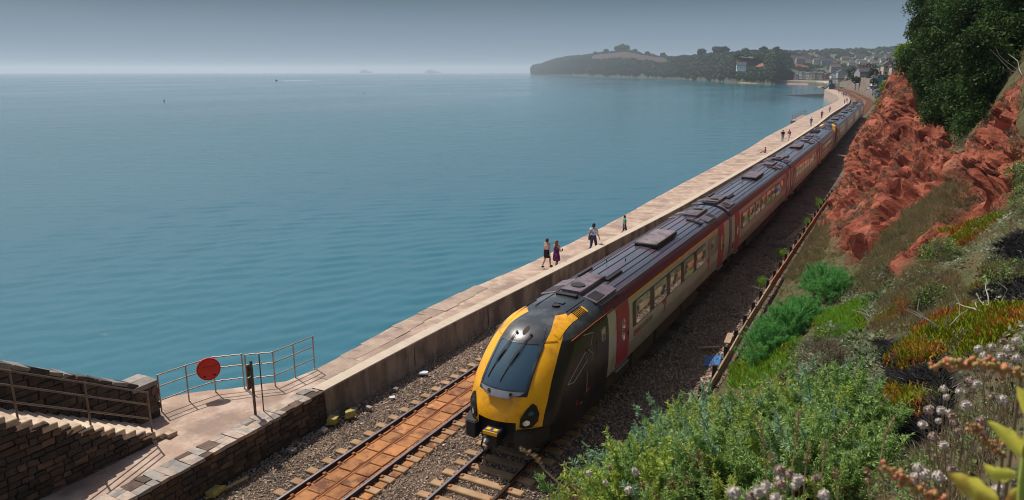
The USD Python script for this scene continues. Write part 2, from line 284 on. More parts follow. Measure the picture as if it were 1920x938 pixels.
for (x0, x1, y0, y1, dens) in ((-6.35, -4.45, -6, 14, 330), (-2.6, -.85, -6, 2.5, 360), (-.85, .85, -6, 2, 330), (.85, 4.2, -5, 10, 300), (1.3, 4.2, 10, 30, 150), (1.3, 4.2, 30, 60, 60), (-6.2, -4.45, 14, 36, 110)):
    m = int((x1 - x0) * (y1 - y0) * dens); bx.append(rng.uniform(x0, x1, m)); by.append(rng.uniform(y0, y1, m))
bx, by = np.concatenate(bx), np.concatenate(by)
keep = (bx > parapet_x(np.clip(by, -12, 400)) + .03); bx, by = bx[keep], by[keep]
bs = np.clip(rng.lognormal(math.log(.030), .32, len(bx)), .014, .07)
stones('ballast', np.stack([bx, by, ground_at(bx, by) + bs * .35], 1), bs, kind='stuff')

# ---------------------------------------------------------------- the two tracks
def rail_profile(): # head, web, foot: (x, z)
    return [(-.036, 0), (.036, 0), (.036, -.035), (.010, -.05), (.010, -.13), (.07, -.148), (.07, -.16), (-.07, -.16), (-.07, -.148), (-.010, -.13), (-.010, -.05), (-.036, -.035)]
def sweep(mb, prof, off, ys, dz=0.0):
    rings = []
    for y in ys:
        h = heading(y); c = float(track_c(y)); co, si = math.cos(h), math.sin(h)
        rings.append([(c + (off + px) * co, y - (off + px) * si, pz + dz) for px, pz in prof])
    return mb.loft(rings)
def at_track(off, y, z=0.0):
    h = heading(y); return (float(track_c(y)) + off * math.cos(h), y - off * math.sin(h), z)
rail_ys = np.concatenate([np.arange(-14, 40, 6), np.arange(40, 300, 8), np.arange(300, 620, 12)])
def track(label, off, sleepers, plates):
    t = empty('railway_track', label=label, cat='railway track')
    for s in (-1, 1):
        r = sweep(MB(), rail_profile(), off + s * .7535, rail_ys).build('rail', L['steel_rail'], t)
        sweep(MB(), [(-.03, .002), (.03, .002), (.03, -.004), (-.03, -.004)], off + s * .7535, rail_ys).build('running_surface', L['rail_top'], r)
    for y in sleepers:
        w = rnd.uniform(-.01, .01)
        if plates:                                         # only the ends of these sleepers show outside the rails
            for s in (-1, 1): MB().box(at_track(off + s * 1.02 + w, y, -.165), (.44, .25, .15), ch=.015).build('sleeper_end', L['sleeper_concrete'], t)
        else: MB().box(at_track(off + w, y, -.155), (2.5, .25, .15), ch=.02).build('sleeper', L['sleeper_concrete'], t)
    clip = MB()
    for y in sleepers:
        for s in (-1, 1):
            for e in (-1, 1): clip.box(at_track(off + s * .7535 + e * .105, y, -.075), (.09, .11, .05), ch=.01)
    clip.build('rail_clips', L['rust_dark'], t, kind='stuff')
    return t
sl_y = [-8.6 + .615 * i for i in range(48)]
seaward = track('seaward railway track with rust-orange plates between its rails', -3.4, [-8.6 + .615 * i + .22 for i in range(60)], True)
landward = track('landward railway track that the train stands on, bare sleepers in front of the cab', 0.0, [-9.13 + .615 * i for i in range(24)], False)
far = MB()
for y in np.arange(28.5, 600, .65):
    if y > 28.5: far.box(at_track(-3.4, y, -.16), (2.45, .25, .15), rz=-heading(y))
far.build('distant_sleepers', L['rust_dark'], seaward, kind='stuff')
far = MB()
for y in np.arange(182, 600, .65): far.box(at_track(0, y, -.16), (2.45, .25, .15), rz=-heading(y))
far.build('distant_sleepers', L['rust_dark'], landward, kind='stuff')
# rust-stained plates between and beside the rails of the seaward track
npl = 0; more = MB()
for i in range(115):
    y = -8.9 + .615 * i / 1.0
    for (o, w) in ((-.30, .50), (.30, .50), (-.61, .09), (.61, .09)):
        mb = MB().box(at_track(-3.4 + o + rnd.uniform(-.006, .006), y + (.3 if w < .2 else rnd.uniform(.0, .02)), -.10 + rnd.uniform(-.018, .010)), (w - rnd.uniform(.02, .035), (.585 if w > .2 else .56) - rnd.uniform(0, .025), .05), ch=.012)
        if npl < 300: mb.build('rust_plate', L['rust_plate'], seaward); npl += 1
        else:
            more.v += mb.v; more.f += [f + more.n for f in mb.f]; more.n += mb.n
more.build('distant_plates', L['rust_plate'], seaward, kind='stuff')
MB().box((-3.4, 9, -.135), (1.30, 37, .05)).build('plate_bed', L['rust_dark'], seaward)
for k_, y0 in enumerate((-9, -3.2, 2.9, 9.0, 15)): MB().tube([(-3.4 + .012 * (k_ % 2), y0, -.055), (-3.41, y0 + 2.8, -.05), (-3.39 + .02 * (k_ % 2), y0 + 5.7, -.055)], .018, 6).build('cable', L['rust_dark'], seaward)
for i in range(26):                                        # small rusty pads outside the right-hand rail
    MB().box(at_track(-3.4 + 1.03, -8.2 + .615 * i + .16, -.155), (.30, .27, .06), ch=.015).build('rust_pad', L['rust_plate'], seaward)

# ---------------------------------------------------------------- promenade on the sea wall
ys = np.concatenate([[-14, -9, -5, -2.6, -2.3, -1.9, -1.4, -.9, -.4, 0.0, .5, 1.0, 1.4, 2.0, 2.6], np.arange(3.0, 60, .8), graded(60, 480, 1, 1.03)])
def prom_left(y):
    if y < -2.3: return -11.3
    if y < 3: return float(np.interp(y, [-2.3, -1.4, -.7, -.1, .6, 1.4, 3.0], [-11.75, -11.6, -11.25, -10.5, -9.9, -9.1, -8.9])) 
    return float(sea_edge(y)) + .09 * (meshkit.noise(np.array([y * 1.3, 1.0, 0])) - .5)
rings = []
for y in ys:
    a, b = prom_left(y), float(parapet_x(np.clip(y, -12, 480))) - .1
    top = [(x, y, WALK_Z + .035 * (float(meshkit.noise(np.array([x * 1.5, y * 1.1, 3.]))) - .5)) for x in np.linspace(a + .06, b, 9)]
    rings.append([(a - .35, y, -6.0), (a, y, WALK_Z - .12), (a + .012, y, WALK_Z - .03)] + top + [(b, y, -.9)])
R_ = np.array(rings); pm = MB(); pm.loft(R_, closed=False)
pm.build('promenade', L['concrete_path'], smooth=40, kind='structure')
# ---------------------------------------------------------------- concrete parapet between promenade and railway, in cast sections
parapet = empty('parapet_wall', label='long low concrete parapet between the promenade and the railway, stretching away beyond the stone wall', cat='wall')
def wall_section(y0, y1, cap=.8):
    ys = np.linspace(y0 + .006, y1 - .006, max(2, int((y1 - y0) / 1.5) + 1)); rings = []
    for y in ys:
        f = float(parapet_x(np.clip(y, -12, 480)))
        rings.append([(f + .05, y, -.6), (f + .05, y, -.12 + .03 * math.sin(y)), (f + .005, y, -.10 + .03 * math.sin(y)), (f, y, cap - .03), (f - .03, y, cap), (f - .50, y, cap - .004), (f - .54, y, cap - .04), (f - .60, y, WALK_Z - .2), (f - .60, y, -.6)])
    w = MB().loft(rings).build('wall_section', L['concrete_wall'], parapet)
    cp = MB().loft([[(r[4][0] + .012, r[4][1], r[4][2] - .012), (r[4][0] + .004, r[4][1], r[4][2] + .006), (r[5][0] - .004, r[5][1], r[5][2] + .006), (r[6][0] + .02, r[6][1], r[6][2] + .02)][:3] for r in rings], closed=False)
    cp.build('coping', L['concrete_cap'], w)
joints = [.45, 5.3, 10.6, 17.2, 24, 31, 38.5, 46.5, 55, 64, 74, 85, 97, 110, 125, 142, 160, 180, 202, 226, 252]
for a, b in zip(joints[:-1], joints[1:]): wall_section(a, b)
for (y0, y1, d, hgt) in ((.55, 1.35, .06, .34), (1.4, 3.2, .05, .26)): MB().box((float(parapet_x(y0)) + .03 + d / 2, (y0 + y1) / 2, -.2 + hgt / 2 - .2), (d, y1 - y0, hgt), ch=.02).build('footing', L['concrete_wall'], parapet)

# ---------------------------------------------------------------- rubble stone walls, stone by stone
mat('mortar', (0.125, 0.075, 0.050), (0.19, 0.115, 0.078), scale=4, rough=.95, bump=.5, bscale=14)
mat('stone_dark', (0.030, 0.026, 0.025), (0.075, 0.054, 0.043), scale=3.2, rough=.85, bump=.5, bscale=16, rnd_v=.3)
mat('stone_brown', (0.075, 0.048, 0.036), (0.135, 0.088, 0.062), scale=3.4, rough=.9, bump=.5, bscale=16, rnd_v=.35)
mat('stone_pale', (0.36, 0.275, 0.215), (0.47, 0.37, 0.30), scale=4, rough=.9, bump=.4, bscale=18, c3=(0.22, 0.20, 0.19), s3=2.2, rnd_v=.15)
mat('stone_grey', (0.19, 0.18, 0.175), (0.30, 0.26, 0.22), scale=4, rough=.85, bump=.4, bscale=18, rnd_v=.25)
def rough_block(c, d, amp=.02, seed=0):
    """a slightly irregular squared stone"""
    r_ = np.random.default_rng(seed); x, y, z = np.asarray(d) / 2; e = min(x, y, z) * .28; pts = []
    for a in (-1, 1):
        for b in (-1, 1):
            for g in (-1, 1):
                j = r_.uniform(-amp, amp, 3); p0 = np.array([a * x, b * y, g * z]) + j
                pts += [p0 - [a * e, 0, 0] , p0 - [0, b * e, 0], p0 - [0, 0, g * e]]
    h = trimesh.convex.convex_hull(np.array(pts) + np.asarray(c)); return h.vertices, h.faces
_seed = [100]
def stone_face(parent, x, y0, y1, z0, top, course=.2, wid=(.2, .5), proud=.045, depth=.16, mats=('stone_dark', 'stone_dark', 'stone_brown'), nx=1):
    """courses of stones on the face x (looking towards +x when nx = 1); top(y) is the height of the wall there"""
    z, kk = z0, 0
    while z < max(top(y0), top(y1)) - .05:
        h = course * rnd.uniform(.78, 1.2); y = y0 - rnd.uniform(0, .3)
        while y < y1:
            w = rnd.uniform(*wid); a, b = max(y, y0), min(y + w, y1); y += w
            if b - a < .09: continue
            hh = min(h, top((a + b) / 2) - z)
            if hh < .06: continue
            _seed[0] += 1; xx = float(x((a + b) / 2)) if callable(x) else x
            MB().add(*rough_block((xx + nx * (proud - depth / 2 + rnd.uniform(-.018, .02)), (a + b) / 2, z + hh / 2), (depth, b - a - .034, hh - .032), .02, _seed[0])).build('stone', L[rnd.choice(mats)], parent)
        z += h
# low wall in front of the stairs
sw = empty('stone_wall', label='low rubble stone wall beside the railway ending where the concrete parapet begins', cat='wall')
ys = np.linspace(-12, .42, 14)
rings = []
for y in ys:
    f = float(parapet_x(np.clip(y, -12, 400)))
    rings.append([(f - .03, y, -.6), (f - .03, y, .74), (f - .70, y, .74), (f - .70, y, 0)])
MB().loft(rings).build('core', L['mortar'], sw)
stone_face(sw, lambda y: float(parapet_x(np.clip(y, -12, 400))) - .03, -8.2, .40, -.42, lambda y: .74, course=.19, mats=('stone_brown', 'stone_dark', 'stone_brown'))
y = -8.2
while y < .38:                                             # flat capping stones, two or three abreast
    w = rnd.uniform(.22, .48); b = min(y + w, .40)
    f = float(parapet_x(y)); n_ = rnd.choice((1, 2, 2, 3)); cuts = np.sort(np.concatenate([[0, .70], np.array([rnd.uniform(.15, .55) for _ in range(n_ - 1)])]))
    for u, v in zip(cuts[:-1], cuts[1:]):
        if v - u > .08: _seed[0] += 1; MB().add(*rough_block((f + .02 - (u + v) / 2, (y + b) / 2, .755 + rnd.uniform(-.012, .012)), (v - u - .012, b - y - .014, .10), .016, _seed[0])).build('cap_stone', L[rnd.choice(('stone_pale', 'stone_pale', 'stone_grey', 'stone_pale', 'stone_brown'))], sw)
    y = b
# the stairs up to the left, their flank of dark stone
NST, RISE, GO, SY = 24, .166, .292, -3.27
stair = empty('stone_stairs', label='weathered stone stairs climbing to the left from the promenade, dark rubble flank', cat='stairs')
mat('step_stone', (0.50, 0.375, 0.27), (0.62, 0.49, 0.37), scale=2.2, rough=.85, bump=.3, bscale=14, c3=(0.33, 0.23, 0.165), s3=1.4, rnd_v=.16)
for i in range(NST):
    y = SY - i * GO; z = WALK_Z + (i + 1) * RISE
    MB().box((-9.94 + rnd.uniform(-.012, .012), y - GO / 2 - .06, z - RISE / 2 + .002), (1.46, GO + .12, RISE - .004), ch=.018).build('step', L['step_stone'], stair)
stair_top = lambda y: WALK_Z + max(0, (SY - y) / GO) * RISE
core = MB(); pts = [(SY, -.3), (SY, WALK_Z + .02), (SY - NST * GO, WALK_Z + NST * RISE - .06), (SY - NST * GO, -.3)]
core.loft([[(x, a, b) for a, b in pts] for x in (-9.26, -10.7)]); core.build('core', L['mortar'], stair)
stone_face(stair, -9.245, -9.2, SY - .12, WALK_Z - .1, lambda y: stair_top(y) - .0, course=.17, wid=(.2, .48), depth=.14)
MB().add(*rough_block((-9.30, SY + .13, WALK_Z + .07), (.5, .30, .16), .03, 5)).build('kerb_stone', L['step_stone'], stair)
# wall on the sea side of the stairs and its pillar
w2 = empty('stair_side_wall', label='dark stone wall on the sea side of the stairs with a square end pillar', cat='wall')
wt = lambda y: 1.42 + max(0, -3.1 - y) * .565
core = MB(); core.loft([[(x, -3.0, -.2), (x, -3.0, wt(-3.1)), (x, -9.5, wt(-9.5)), (x, -9.5, -.2)] for x in (-10.69, -11.25)]); core.build('core', L['stone_dark'], w2)
stone_face(w2, -10.68, -9.2, -3.1, WALK_Z, lambda y: wt(y) - .03, course=.24, wid=(.3, .7), mats=('stone_dark',), proud=.035)
y = -9.4
while y < -3.15:
    w = rnd.uniform(.3, .55); _seed[0] += 1
    MB().add(*rough_block((0, 0, 0), (.66, w - .01, .12), .03, _seed[0])); mb = MB(); v, f = rough_block((0, 0, 0), (.66, w - .01, .12), .03, _seed[0])
    sl = math.atan(.565); v = v @ np.array([[1, 0, 0], [0, math.cos(sl), -math.sin(sl)], [0, math.sin(sl), math.cos(sl)]]) + [-10.98, y + w / 2, wt(y + w / 2) + .03]
    mb.add(v, f).build('cap_stone', L[rnd.choice(('stone_grey', 'stone_dark', 'stone_grey'))], w2); y += w * .88
pil = MB().box((-11.05, -2.78, .4), (.86, .80, 1.75)).build('pillar', L['mortar'], w2)
stone_face(w2, -10.62, -3.17, -2.38, WALK_Z - .05, lambda y: 1.27, course=.23, wid=(.25, .5), mats=('stone_dark', 'stone_brown'), proud=.03)
for a in (0, 1): 
    _seed[0] += 1; MB().add(*rough_block((-11.05 + (a - .5) * .47, -2.78, 1.34), (.46, .86, .15), .02, _seed[0])).build('pillar_cap', L['stone_grey'], w2)
for z in (.32, .56, .8, 1.04):
    for xo in (-.28, .0, .28): _seed[0] += 1; MB().add(*rough_block((-11.05 + xo + rnd.uniform(-.04, .04), -2.40, z), (.27, .1, .21), .015, _seed[0])).build('stone', L['stone_dark'], w2)

# ---------------------------------------------------------------- galvanised railings
mat('galvanised', (0.42, 0.36, 0.31), (0.30, 0.21, 0.155), scale=7, rough=.42, metal=.75, bump=.1)
mat('galvanised_dark', (0.20, 0.16, 0.14), (0.14, 0.10, 0.08), scale=7, rough=.4, metal=.7)
def railing(pts, H, rails, m, label, first_base=0, r=.024, group=None):
    t = empty('railing', label=label, cat='railing', group=group)
    for i, p0 in enumerate(pts):
        p0 = np.array(p0); po = MB().tube([p0 - [0, 0, .05], p0 + [0, 0, H]], r, 8).build('post', m, t, smooth=50)
        MB().tube([p0 + [0, 0, .001], p0 + [0, 0, .012]], .055, 10).build('base_plate', m, po)
    for hz in rails:
        for a, b in zip(pts[:-1], pts[1:]):
            MB().tube([np.array(a) + [0, 0, hz], np.array(b) + [0, 0, hz]], r * .92, 8).build('rail', m, t, smooth=50)
    return t
z_ = WALK_Z
zz = [(-10.80, -2.20, z_), (-10.69, -1.26, z_), (-10.49, -.36, z_), (-9.86, .30, z_)]
railing(zz, 1.27, (1.25, .87, .40), L['galvanised'], 'three-bar galvanised railing on the promenade edge that carries the red lifebuoy housing', group=None)
railing([(-9.72, .31, z_), (-9.07, .93, z_), (-9.0, 1.81, z_), (-8.95, 2.73, z_)], 1.27, (1.25, .87, .40), L['galvanised'], 'three-bar galvanised railing behind the two thin posts, bending along the sea edge')
sr = []
for k in range(4): y = -3.60 - k * 1.72; sr.append((-9.32, y, stair_top(y) + .08))
railing(sr, 1.30, (1.28, .90, .46), L['galvanised_dark'], 'dull metal handrail up the outer side of the stone stairs', r=.027)

# ---------------------------------------------------------------- lifebuoy housing, a round red plastic case
mat('red_plastic', (0.62, 0.035, 0.022), (0.55, 0.03, 0.02), scale=3, rough=.33, spec=.5)
mat('dark_hole', (0.01, 0.008, 0.008), rough=.6)
def disc_profile(prof, n=40):
    m = trimesh.creation.revolve(np.array(prof), sections=n); return m
lb = empty('lifebuoy_housing', label='round red lifebuoy housing fixed to the promenade railing', cat='lifebuoy')
ctr = np.array([-10.42, -.62, WALK_Z + .96]); nrm = np.array([.80, -.45, .16]); nrm /= np.linalg.norm(nrm)
xa = np.cross([0, 0, 1], nrm); xa /= np.linalg.norm(xa); ya = np.cross(nrm, xa); RM = np.stack([xa, ya, nrm], 1)
def put(m): return MB().add(np.asarray(m.vertices) @ RM.T + ctr, m.faces)
R0 = .375
put(disc_profile([(0, -.02), (R0 - .03, -.02), (R0, 0), (R0, .085), (R0 - .012, .10), (R0 - .03, .085), (0, .085)])).build('case', L['red_plastic'], lb, smooth=35)
from shapely.geometry import Point, box as sbox
up = Point(0, 0).buffer(R0 - .045, 48).intersection(sbox(-1, .10, 1, 1)); lo_ = Point(0, 0).buffer(R0 - .045, 48).intersection(sbox(-1, -1, 1, .085))
for sh, nm, zz0 in ((up, 'upper_lid', .088), (lo_, 'lower_lid', .09)):
    m = trimesh.creation.extrude_polygon(sh, .022, engine='earcut'); m.apply_translation([0, 0, zz0]); put(m).build(nm, L['red_plastic'], lb)
for a in (-.62, .62):
    m = trimesh.creation.cylinder(.036, .004, sections=16); m.apply_translation([math.sin(a) * .27 * 1.0, -math.cos(a) * .27, .1145]); put(m).build('finger_hole', L['dark_hole'], lb)
MB().tube([ctr + RM @ [0.05, -.37, .03], ctr + RM @ [.06, -.52, .02]], .006, 5).build('cord', L['dark_hole'], lb)
# two thin posts on the stone wall, one with small sign plates
mat('post_rust', (0.17, 0.105, 0.055), (0.11, 0.07, 0.04), scale=6, rough=.8)
sg = empty('sign_post', (-7.04, -1.80, .80), label='square brown post on the stone wall with two dark sign plates', cat='sign post')
MB().box((0, 0, .86), (.075, .06, 1.72), ch=.01).build('post', L['post_rust'], sg)
for zc in (1.02, 1.42): 
    pl = MB().box((-.062, -.02, zc), (.014, .30, .36), rz=.25, ch=.004).build('sign_plate', L['galvanised_dark'], sg)
    MB().box((-.045, .0, zc), (.03, .07, .03)).build('bracket', L['post_rust'], pl)
s2 = empty('thin_post', (-7.03, -1.49, .80), label='thin dark round pole with a short cross arm beside the brown post', cat='pole')
MB().tube([(0, 0, -.1), (0, 0, 1.80)], .019, 8).build('pole', L['galvanised_dark'], s2, smooth=50)
MB().tube([(-.17, .05, 1.52), (.13, -.04, 1.56)], .009, 6).build('cross_arm', L['galvanised'], s2)
MB().tube([(0, 0, 1.80), (0, 0, 1.84)], .027, 10).build('cap', L['galvanised'], s2)

# ---------------------------------------------------------------- timber retaining fence at the foot of the slope
mat('plank_wood', (0.36, 0.255, 0.165), (0.25, 0.16, 0.10), scale=1.3, rough=.9, bump=.4, stretch=(6, .8, 8), rnd_v=.2)
mat('plank_red', (0.33, 0.125, 0.055), (0.24, 0.085, 0.04), scale=1.3, rough=.9, bump=.4, stretch=(6, .8, 8), rnd_v=.2)
mat('post_black', (0.020, 0.019, 0.021), (0.035, 0.032, 0.032), scale=6, rough=.8)
fence_x = PchipInterpolator([-8, 0, 8, 16, 22, 30, 40, 50, 55, 58], [4.25, 4.2, 4.14, 3.98, 3.92, 3.9, 3.9, 3.92, 3.98, 4.3])
fe = empty('retaining_fence', label='low timber retaining fence of boards and black posts along the foot of the slope', cat='fence')
ys = [-7.4 + 2.05 * i for i in range(33)]
for i, y in enumerate(ys):
    x = float(fence_x(min(y, 58))); MB().box((x - .12, y, .13), (.14, .14, .92), ch=.012).build('post', L['post_black'], fe)
for i in range(len(ys) - 1):
    a, b = ys[i], ys[i + 1]; red = a > 21
    for j in range(2):
        za = -.06 + j * .245; xa_, xb_ = float(fence_x(min(a, 58))), float(fence_x(min(b, 58))); ti = rnd.uniform(-.015, .015)
        MB().beam((xa_ + ti, a + .004, za + .12 + rnd.uniform(-.012, .012)), (xb_ + ti, b - .004, za + .12 + rnd.uniform(-.012, .012)), .055, .235).build('board', L['plank_red' if red else 'plank_wood'], fe)

# rough edging stones along the sea edge of the promenade
prom = stage.GetPrimAtPath('/World/promenade'); mat('edge_stone', (0.33, 0.24, 0.185), (0.43, 0.325, 0.26), scale=3.2, rough=.95, bump=.6, bscale=14, c3=(0.25, 0.185, 0.15), s3=1.6, rnd_v=.10)
y = 2.2
while y < 14:
    w = rnd.uniform(.7, 1.6); d_ = rnd.uniform(.75, 1.05); xe = float(sea_edge(max(3.0, y + w / 2))); _seed[0] += 1
    MB().add(*rough_block((xe + d_ / 2 + .02, y + w / 2, WALK_Z - .064 + rnd.uniform(-.008, .01)), (d_, w - .02, .16), .02, _seed[0])).build('edge_stone', L['edge_stone'], prom); y += w
# where the rock is bare, where it is burnt, where mats of ice plant, lush grass, dry grass and grey shrubs grow: outlines in (y, z) on the face
ROCK = [[(40.8, 2.01), (46.4, 4.52), (53.8, 8.32), (59.2, 10.93), (50.6, 11.3), (41.2, 8.45), (36.0, 7.73), (25.4, 6.59), (24.0, 5.97), (24.8, 3.91), (19.3, 3.06), (19.0, 2.55), (22.6, 1.86), (30.0, 1.39)], [(26.4, 8.06), (23.4, 10.36), (14.1, 7.28), (12.8, 6.34), (13.3, 5.23), (11.9, 4.46), (12.7, 4.05), (17.4, 4.35), (22.4, 5.68), (25.4, 6.59)], [(13.3, 3.51), (12.7, 4.05), (8.5, 4.54), (8.6, 4.11)]]
CHAR = [[(3.7, 6.21), (6.7, 6.6), (6.7, 6.75), (-2.0, 6.89), (0.8, 6.22)], [(1.1, 4.92), (-0.1, 5.38), (-3.8, 6.29), (-7.6, 7.17), (-8.2, 6.92), (-3.5, 5.69)], [(3.6, 5.15), (3.2, 5.62), (2.5, 5.57), (2.0, 5.15)]]
ICE = [[(11.6, 4.54), (14.4, 4.98), (12.9, 6.13), (11.2, 6.34), (10.3, 5.86), (9.4, 5.48), (5.0, 5.82), (8.9, 4.78)], [(2.2, 4.59), (4.2, 5.12), (3.3, 5.36), (1.3, 5.21), (1.3, 4.81)], [(1.1, 5.5), (0.6, 5.99), (-1.3, 6.82), (-5.2, 7.37), (-3.6, 6.73), (-1.1, 5.74)], [(-1.8, 5.44), (-0.5, 5.63), (-1.9, 6.0), (-3.2, 6.02)], [(-4.0, 5.86), (-5.2, 6.42), (-6.5, 6.78), (-5.4, 6.24)], [(1.4, 6.14), (4.0, 6.2), (3.6, 6.38), (1.0, 6.28)]]
LUSH = [[(10.2, 2.44), (10.9, 3.16), (7.3, 3.99), (3.5, 4.34), (4.8, 3.4)], [(10.1, 0.15), (9.3, 1.48), (7.3, 2.54), (3.5, 3.31), (3.3, 2.64), (5.0, 1.55)]]
DRY = [[(24.4, 0.02), (36.2, 0.84), (30.2, 1.71), (22.2, 1.64), (19.7, 1.09)], [(15.9, 2.61), (19.3, 3.06), (24.8, 3.91), (24.0, 5.97), (22.0, 5.87), (18.4, 4.36), (13.3, 4.32), (13.4, 3.85), (8.6, 3.89), (13.2, 2.7)], [(11.3, 4.39), (4.2, 5.88), (0.5, 6.19), (1.8, 4.77), (4.7, 4.54)], [(-7.8, 7.22), (-6.9, 7.56), (-11.7, 8.59), (-9.0, 6.9)]]
GREY = [[(13.3, 2.37), (15.9, 2.61), (15.2, 3.37), (10.4, 4.0), (5.3, 4.33), (12.2, 2.78)], [(1.9, 3.33), (5.5, 2.85), (6.7, 3.27), (1.8, 4.77), (-1.2, 5.16), (-0.7, 4.46)]]
DARK = [[(73.8, 17.89), (35.4, 14.59), (25.6, 10.82), (31.2, 8.89), (30.2, 7.95), (36.0, 7.89), (41.8, 8.78), (52.8, 11.73), (61.2, 11.41), (71.4, 12.56)]]
ROCK.append([(36, .6), (48, .2), (112, .2), (112, 13), (62, 11.2), (40, 5)])
# ---------------------------------------------------------------- the red sandstone cliff and the overgrown slope
def ridged(p, oct_=4, seed=0): return sum(.5 ** o * (1 - np.abs(2 * meshkit.noise(p * 2 ** o, seed + o) - 1)) for o in range(oct_)) / 1.9
def inside(poly, y, z):
    y, z = np.asarray(y), np.asarray(z); r_ = np.zeros(y.shape, bool); n_ = len(poly)
    for i in range(n_):
        (a, b), (c, d) = poly[i], poly[(i + 1) % n_]
        r_ ^= ((b > z) != (d > z)) & (y < (c - a) * (z - b) / (d - b + 1e-12) + a)
    return r_
ty = np.unique(np.concatenate([np.arange(-24, -16, 1.0), np.arange(-16, 20, .2), np.arange(20, 88, .15), graded(88, 170, .3, 1.03)]))
tz = np.unique(np.concatenate([np.arange(-1, 12, .10), graded(12, 29.9, .12, 1.03)]))
TY, TZ = np.meshgrid(ty, tz, indexing='ij')
TX = face_x(TY, TZ)
Q = np.stack([TX * .6, TY, TZ], -1)
# how rocky each place is: the bare buttress, the spur to its right, small outcrops; elsewhere a vegetated slope
wob = 2.2 * (meshkit.fbm(np.stack([TY * .35, TZ * .5, 0 * TY], -1), 4, 31) - .5)
wy, wz = TY + wob * 1.6, TZ + wob
rock = np.zeros(TY.shape)
for poly in ROCK: rock = np.maximum(rock, inside(poly, wy, wz).astype(float))
char = np.zeros(TY.shape)
for poly in CHAR: char = np.maximum(char, inside(poly, TY + wob * .6, TZ + wob * .3).astype(float))
rock, char = gaussian_filter(rock, 1.2), gaussian_filter(char, 1.0)
tilt = np.stack([TY * .9 + TZ * .35, TX * .7, TZ - TY * .28], -1)   # tilted beds
from scipy.spatial import cKDTree
def facets(P_, size, seed, tilt_=.55, jump=.35):
    """broken rock: every cell is a tilted facet of its own, with steps between"""
    r_ = np.random.default_rng(seed); lo, hi = P_.reshape(-1, 3).min(0) - size, P_.reshape(-1, 3).max(0) + size; n_ = int(np.prod((hi - lo) / size)); sd_ = r_.uniform(lo, hi, (n_, 3))
    d_ = r_.normal(size=(n_, 3)) * tilt_; o_ = r_.uniform(-jump, jump, n_) * size; warp = (np.stack([meshkit.fbm(P_ / size + 7 * k_, 2, seed + k_) for k_ in range(3)], -1) - .5) * size * .8
    i_ = cKDTree(sd_).query(P_ + warp)[1]; return ((P_ - sd_[i_]) * d_[i_]).sum(-1) * .6 + o_[i_]
BP = np.stack([TX, TY, TZ], -1); SQ = np.stack([BP[..., 0], BP[..., 1] * .45 + BP[..., 2] * .15, (BP[..., 2] - BP[..., 1] * .22) * 1.15], -1); rough_ = np.clip((meshkit.fbm(BP / 4.5, 3, 77) - .40) * 5, .12, 1)
big = ridged(BP / 5.0, 3, 3) - .55
mid = ridged(tilt / np.array([2.4, 2.4, 1.3]), 4, 9) - .55
fine = meshkit.fbm(BP * 2.2, 4, 12) - .5
disp_rock = 1.6 * big + .8 * mid + .45 * fine + .55 * gaussian_filter(facets(SQ, 2.4, 41, .6, .4), .9) + .75 * (ridged(BP * np.array([.35, .62, .13]), 3, 51) - .6) + gaussian_filter(rough_ * (.55 * facets(SQ, .9, 43, .6, .35) + .5 * facets(SQ, .42, 44, .6, .3)), .6) - 1.0 * np.clip((meshkit.fbm(BP * np.array([.8, .55, .95]), 3, 95) - .585) * 7, 0, 1) - .40 * np.clip(1 - np.abs(meshkit.fbm(BP * np.array([.7, .45, .8]), 3, 97) - .5) / .022, 0, 1) + .30 * (meshkit.fbm(BP * np.array([2.5, 1.6, 4.5]), 3, 91) - .5) - .55; disp_rock = np.minimum(disp_rock, .35 + .35 * np.tanh(disp_rock - .35))
disp_soft = .75 * (meshkit.fbm(BP / 2.6, 3, 21) - .5) + .30 * (meshkit.fbm(BP * 1.3, 4, 23) - .5)
near = np.clip((TZ - .1) / .9, 0, 1)
e_ = .5; fx = lambda y, z: face_x(y, z); gy_, gz_ = (fx(TY + e_, TZ) - fx(TY - e_, TZ)) / (2 * e_), (fx(TY, TZ + e_) - fx(TY, TZ - e_)) / (2 * e_)
FN = np.stack([-np.ones_like(gy_), gy_, gz_], -1); FN /= np.linalg.norm(FN, axis=-1, keepdims=True)
PT = BP + FN * (near * (rock * disp_rock + (1 - rock) * disp_soft))[..., None]
pt_now = RegularGridInterpolator((ty, tz), PT, bounds_error=False, fill_value=None); n_now = RegularGridInterpolator((ty, tz), FN, bounds_error=False, fill_value=None)
rock_now = RegularGridInterpolator((ty, tz), np.maximum(rock, char), bounds_error=False, fill_value=None)
def _sq(a, y): return a[0] if np.ndim(y) == 0 and a.ndim == 2 else a
def ground_pt(y, z): return _sq(pt_now(np.stack(np.broadcast_arrays(np.asarray(y, float), np.asarray(z, float)), -1)), y)
def ground_n(y, z): return _sq(n_now(np.stack(np.broadcast_arrays(np.asarray(y, float), np.asarray(z, float)), -1)), y)
TX, TY, TZ = PT[..., 0], PT[..., 1], PT[..., 2]
top = [TX[:, -1] + 6, TX[:, -1] + 60, TX[:, -1] + 400]
VX = np.concatenate([TX] + [t[:, None] for t in top], 1); VY = np.concatenate([TY] + [ty[:, None]] * 3, 1); VZ = np.concatenate([TZ] + [np.full((len(ty), 1), h) for h in (31.5, 36, 40)], 1)
pad = lambda a, v: np.concatenate([a, np.full((len(ty), 3), v)], 1)
cl = usdkit.mesh(stage, '/World/cliff', grid_mesh(VX, VY, VZ), None, smooth=False)
for nm, a in (('rock', pad(rock, 0)), ('char', pad(char, 0))):   # weights of the kinds of ground
    UsdGeom.PrimvarsAPI(cl).CreatePrimvar(nm, Sdf.ValueTypeNames.FloatArray, 'vertex').Set(Vt.FloatArray.FromNumpy(a.ravel().astype(np.float32)))
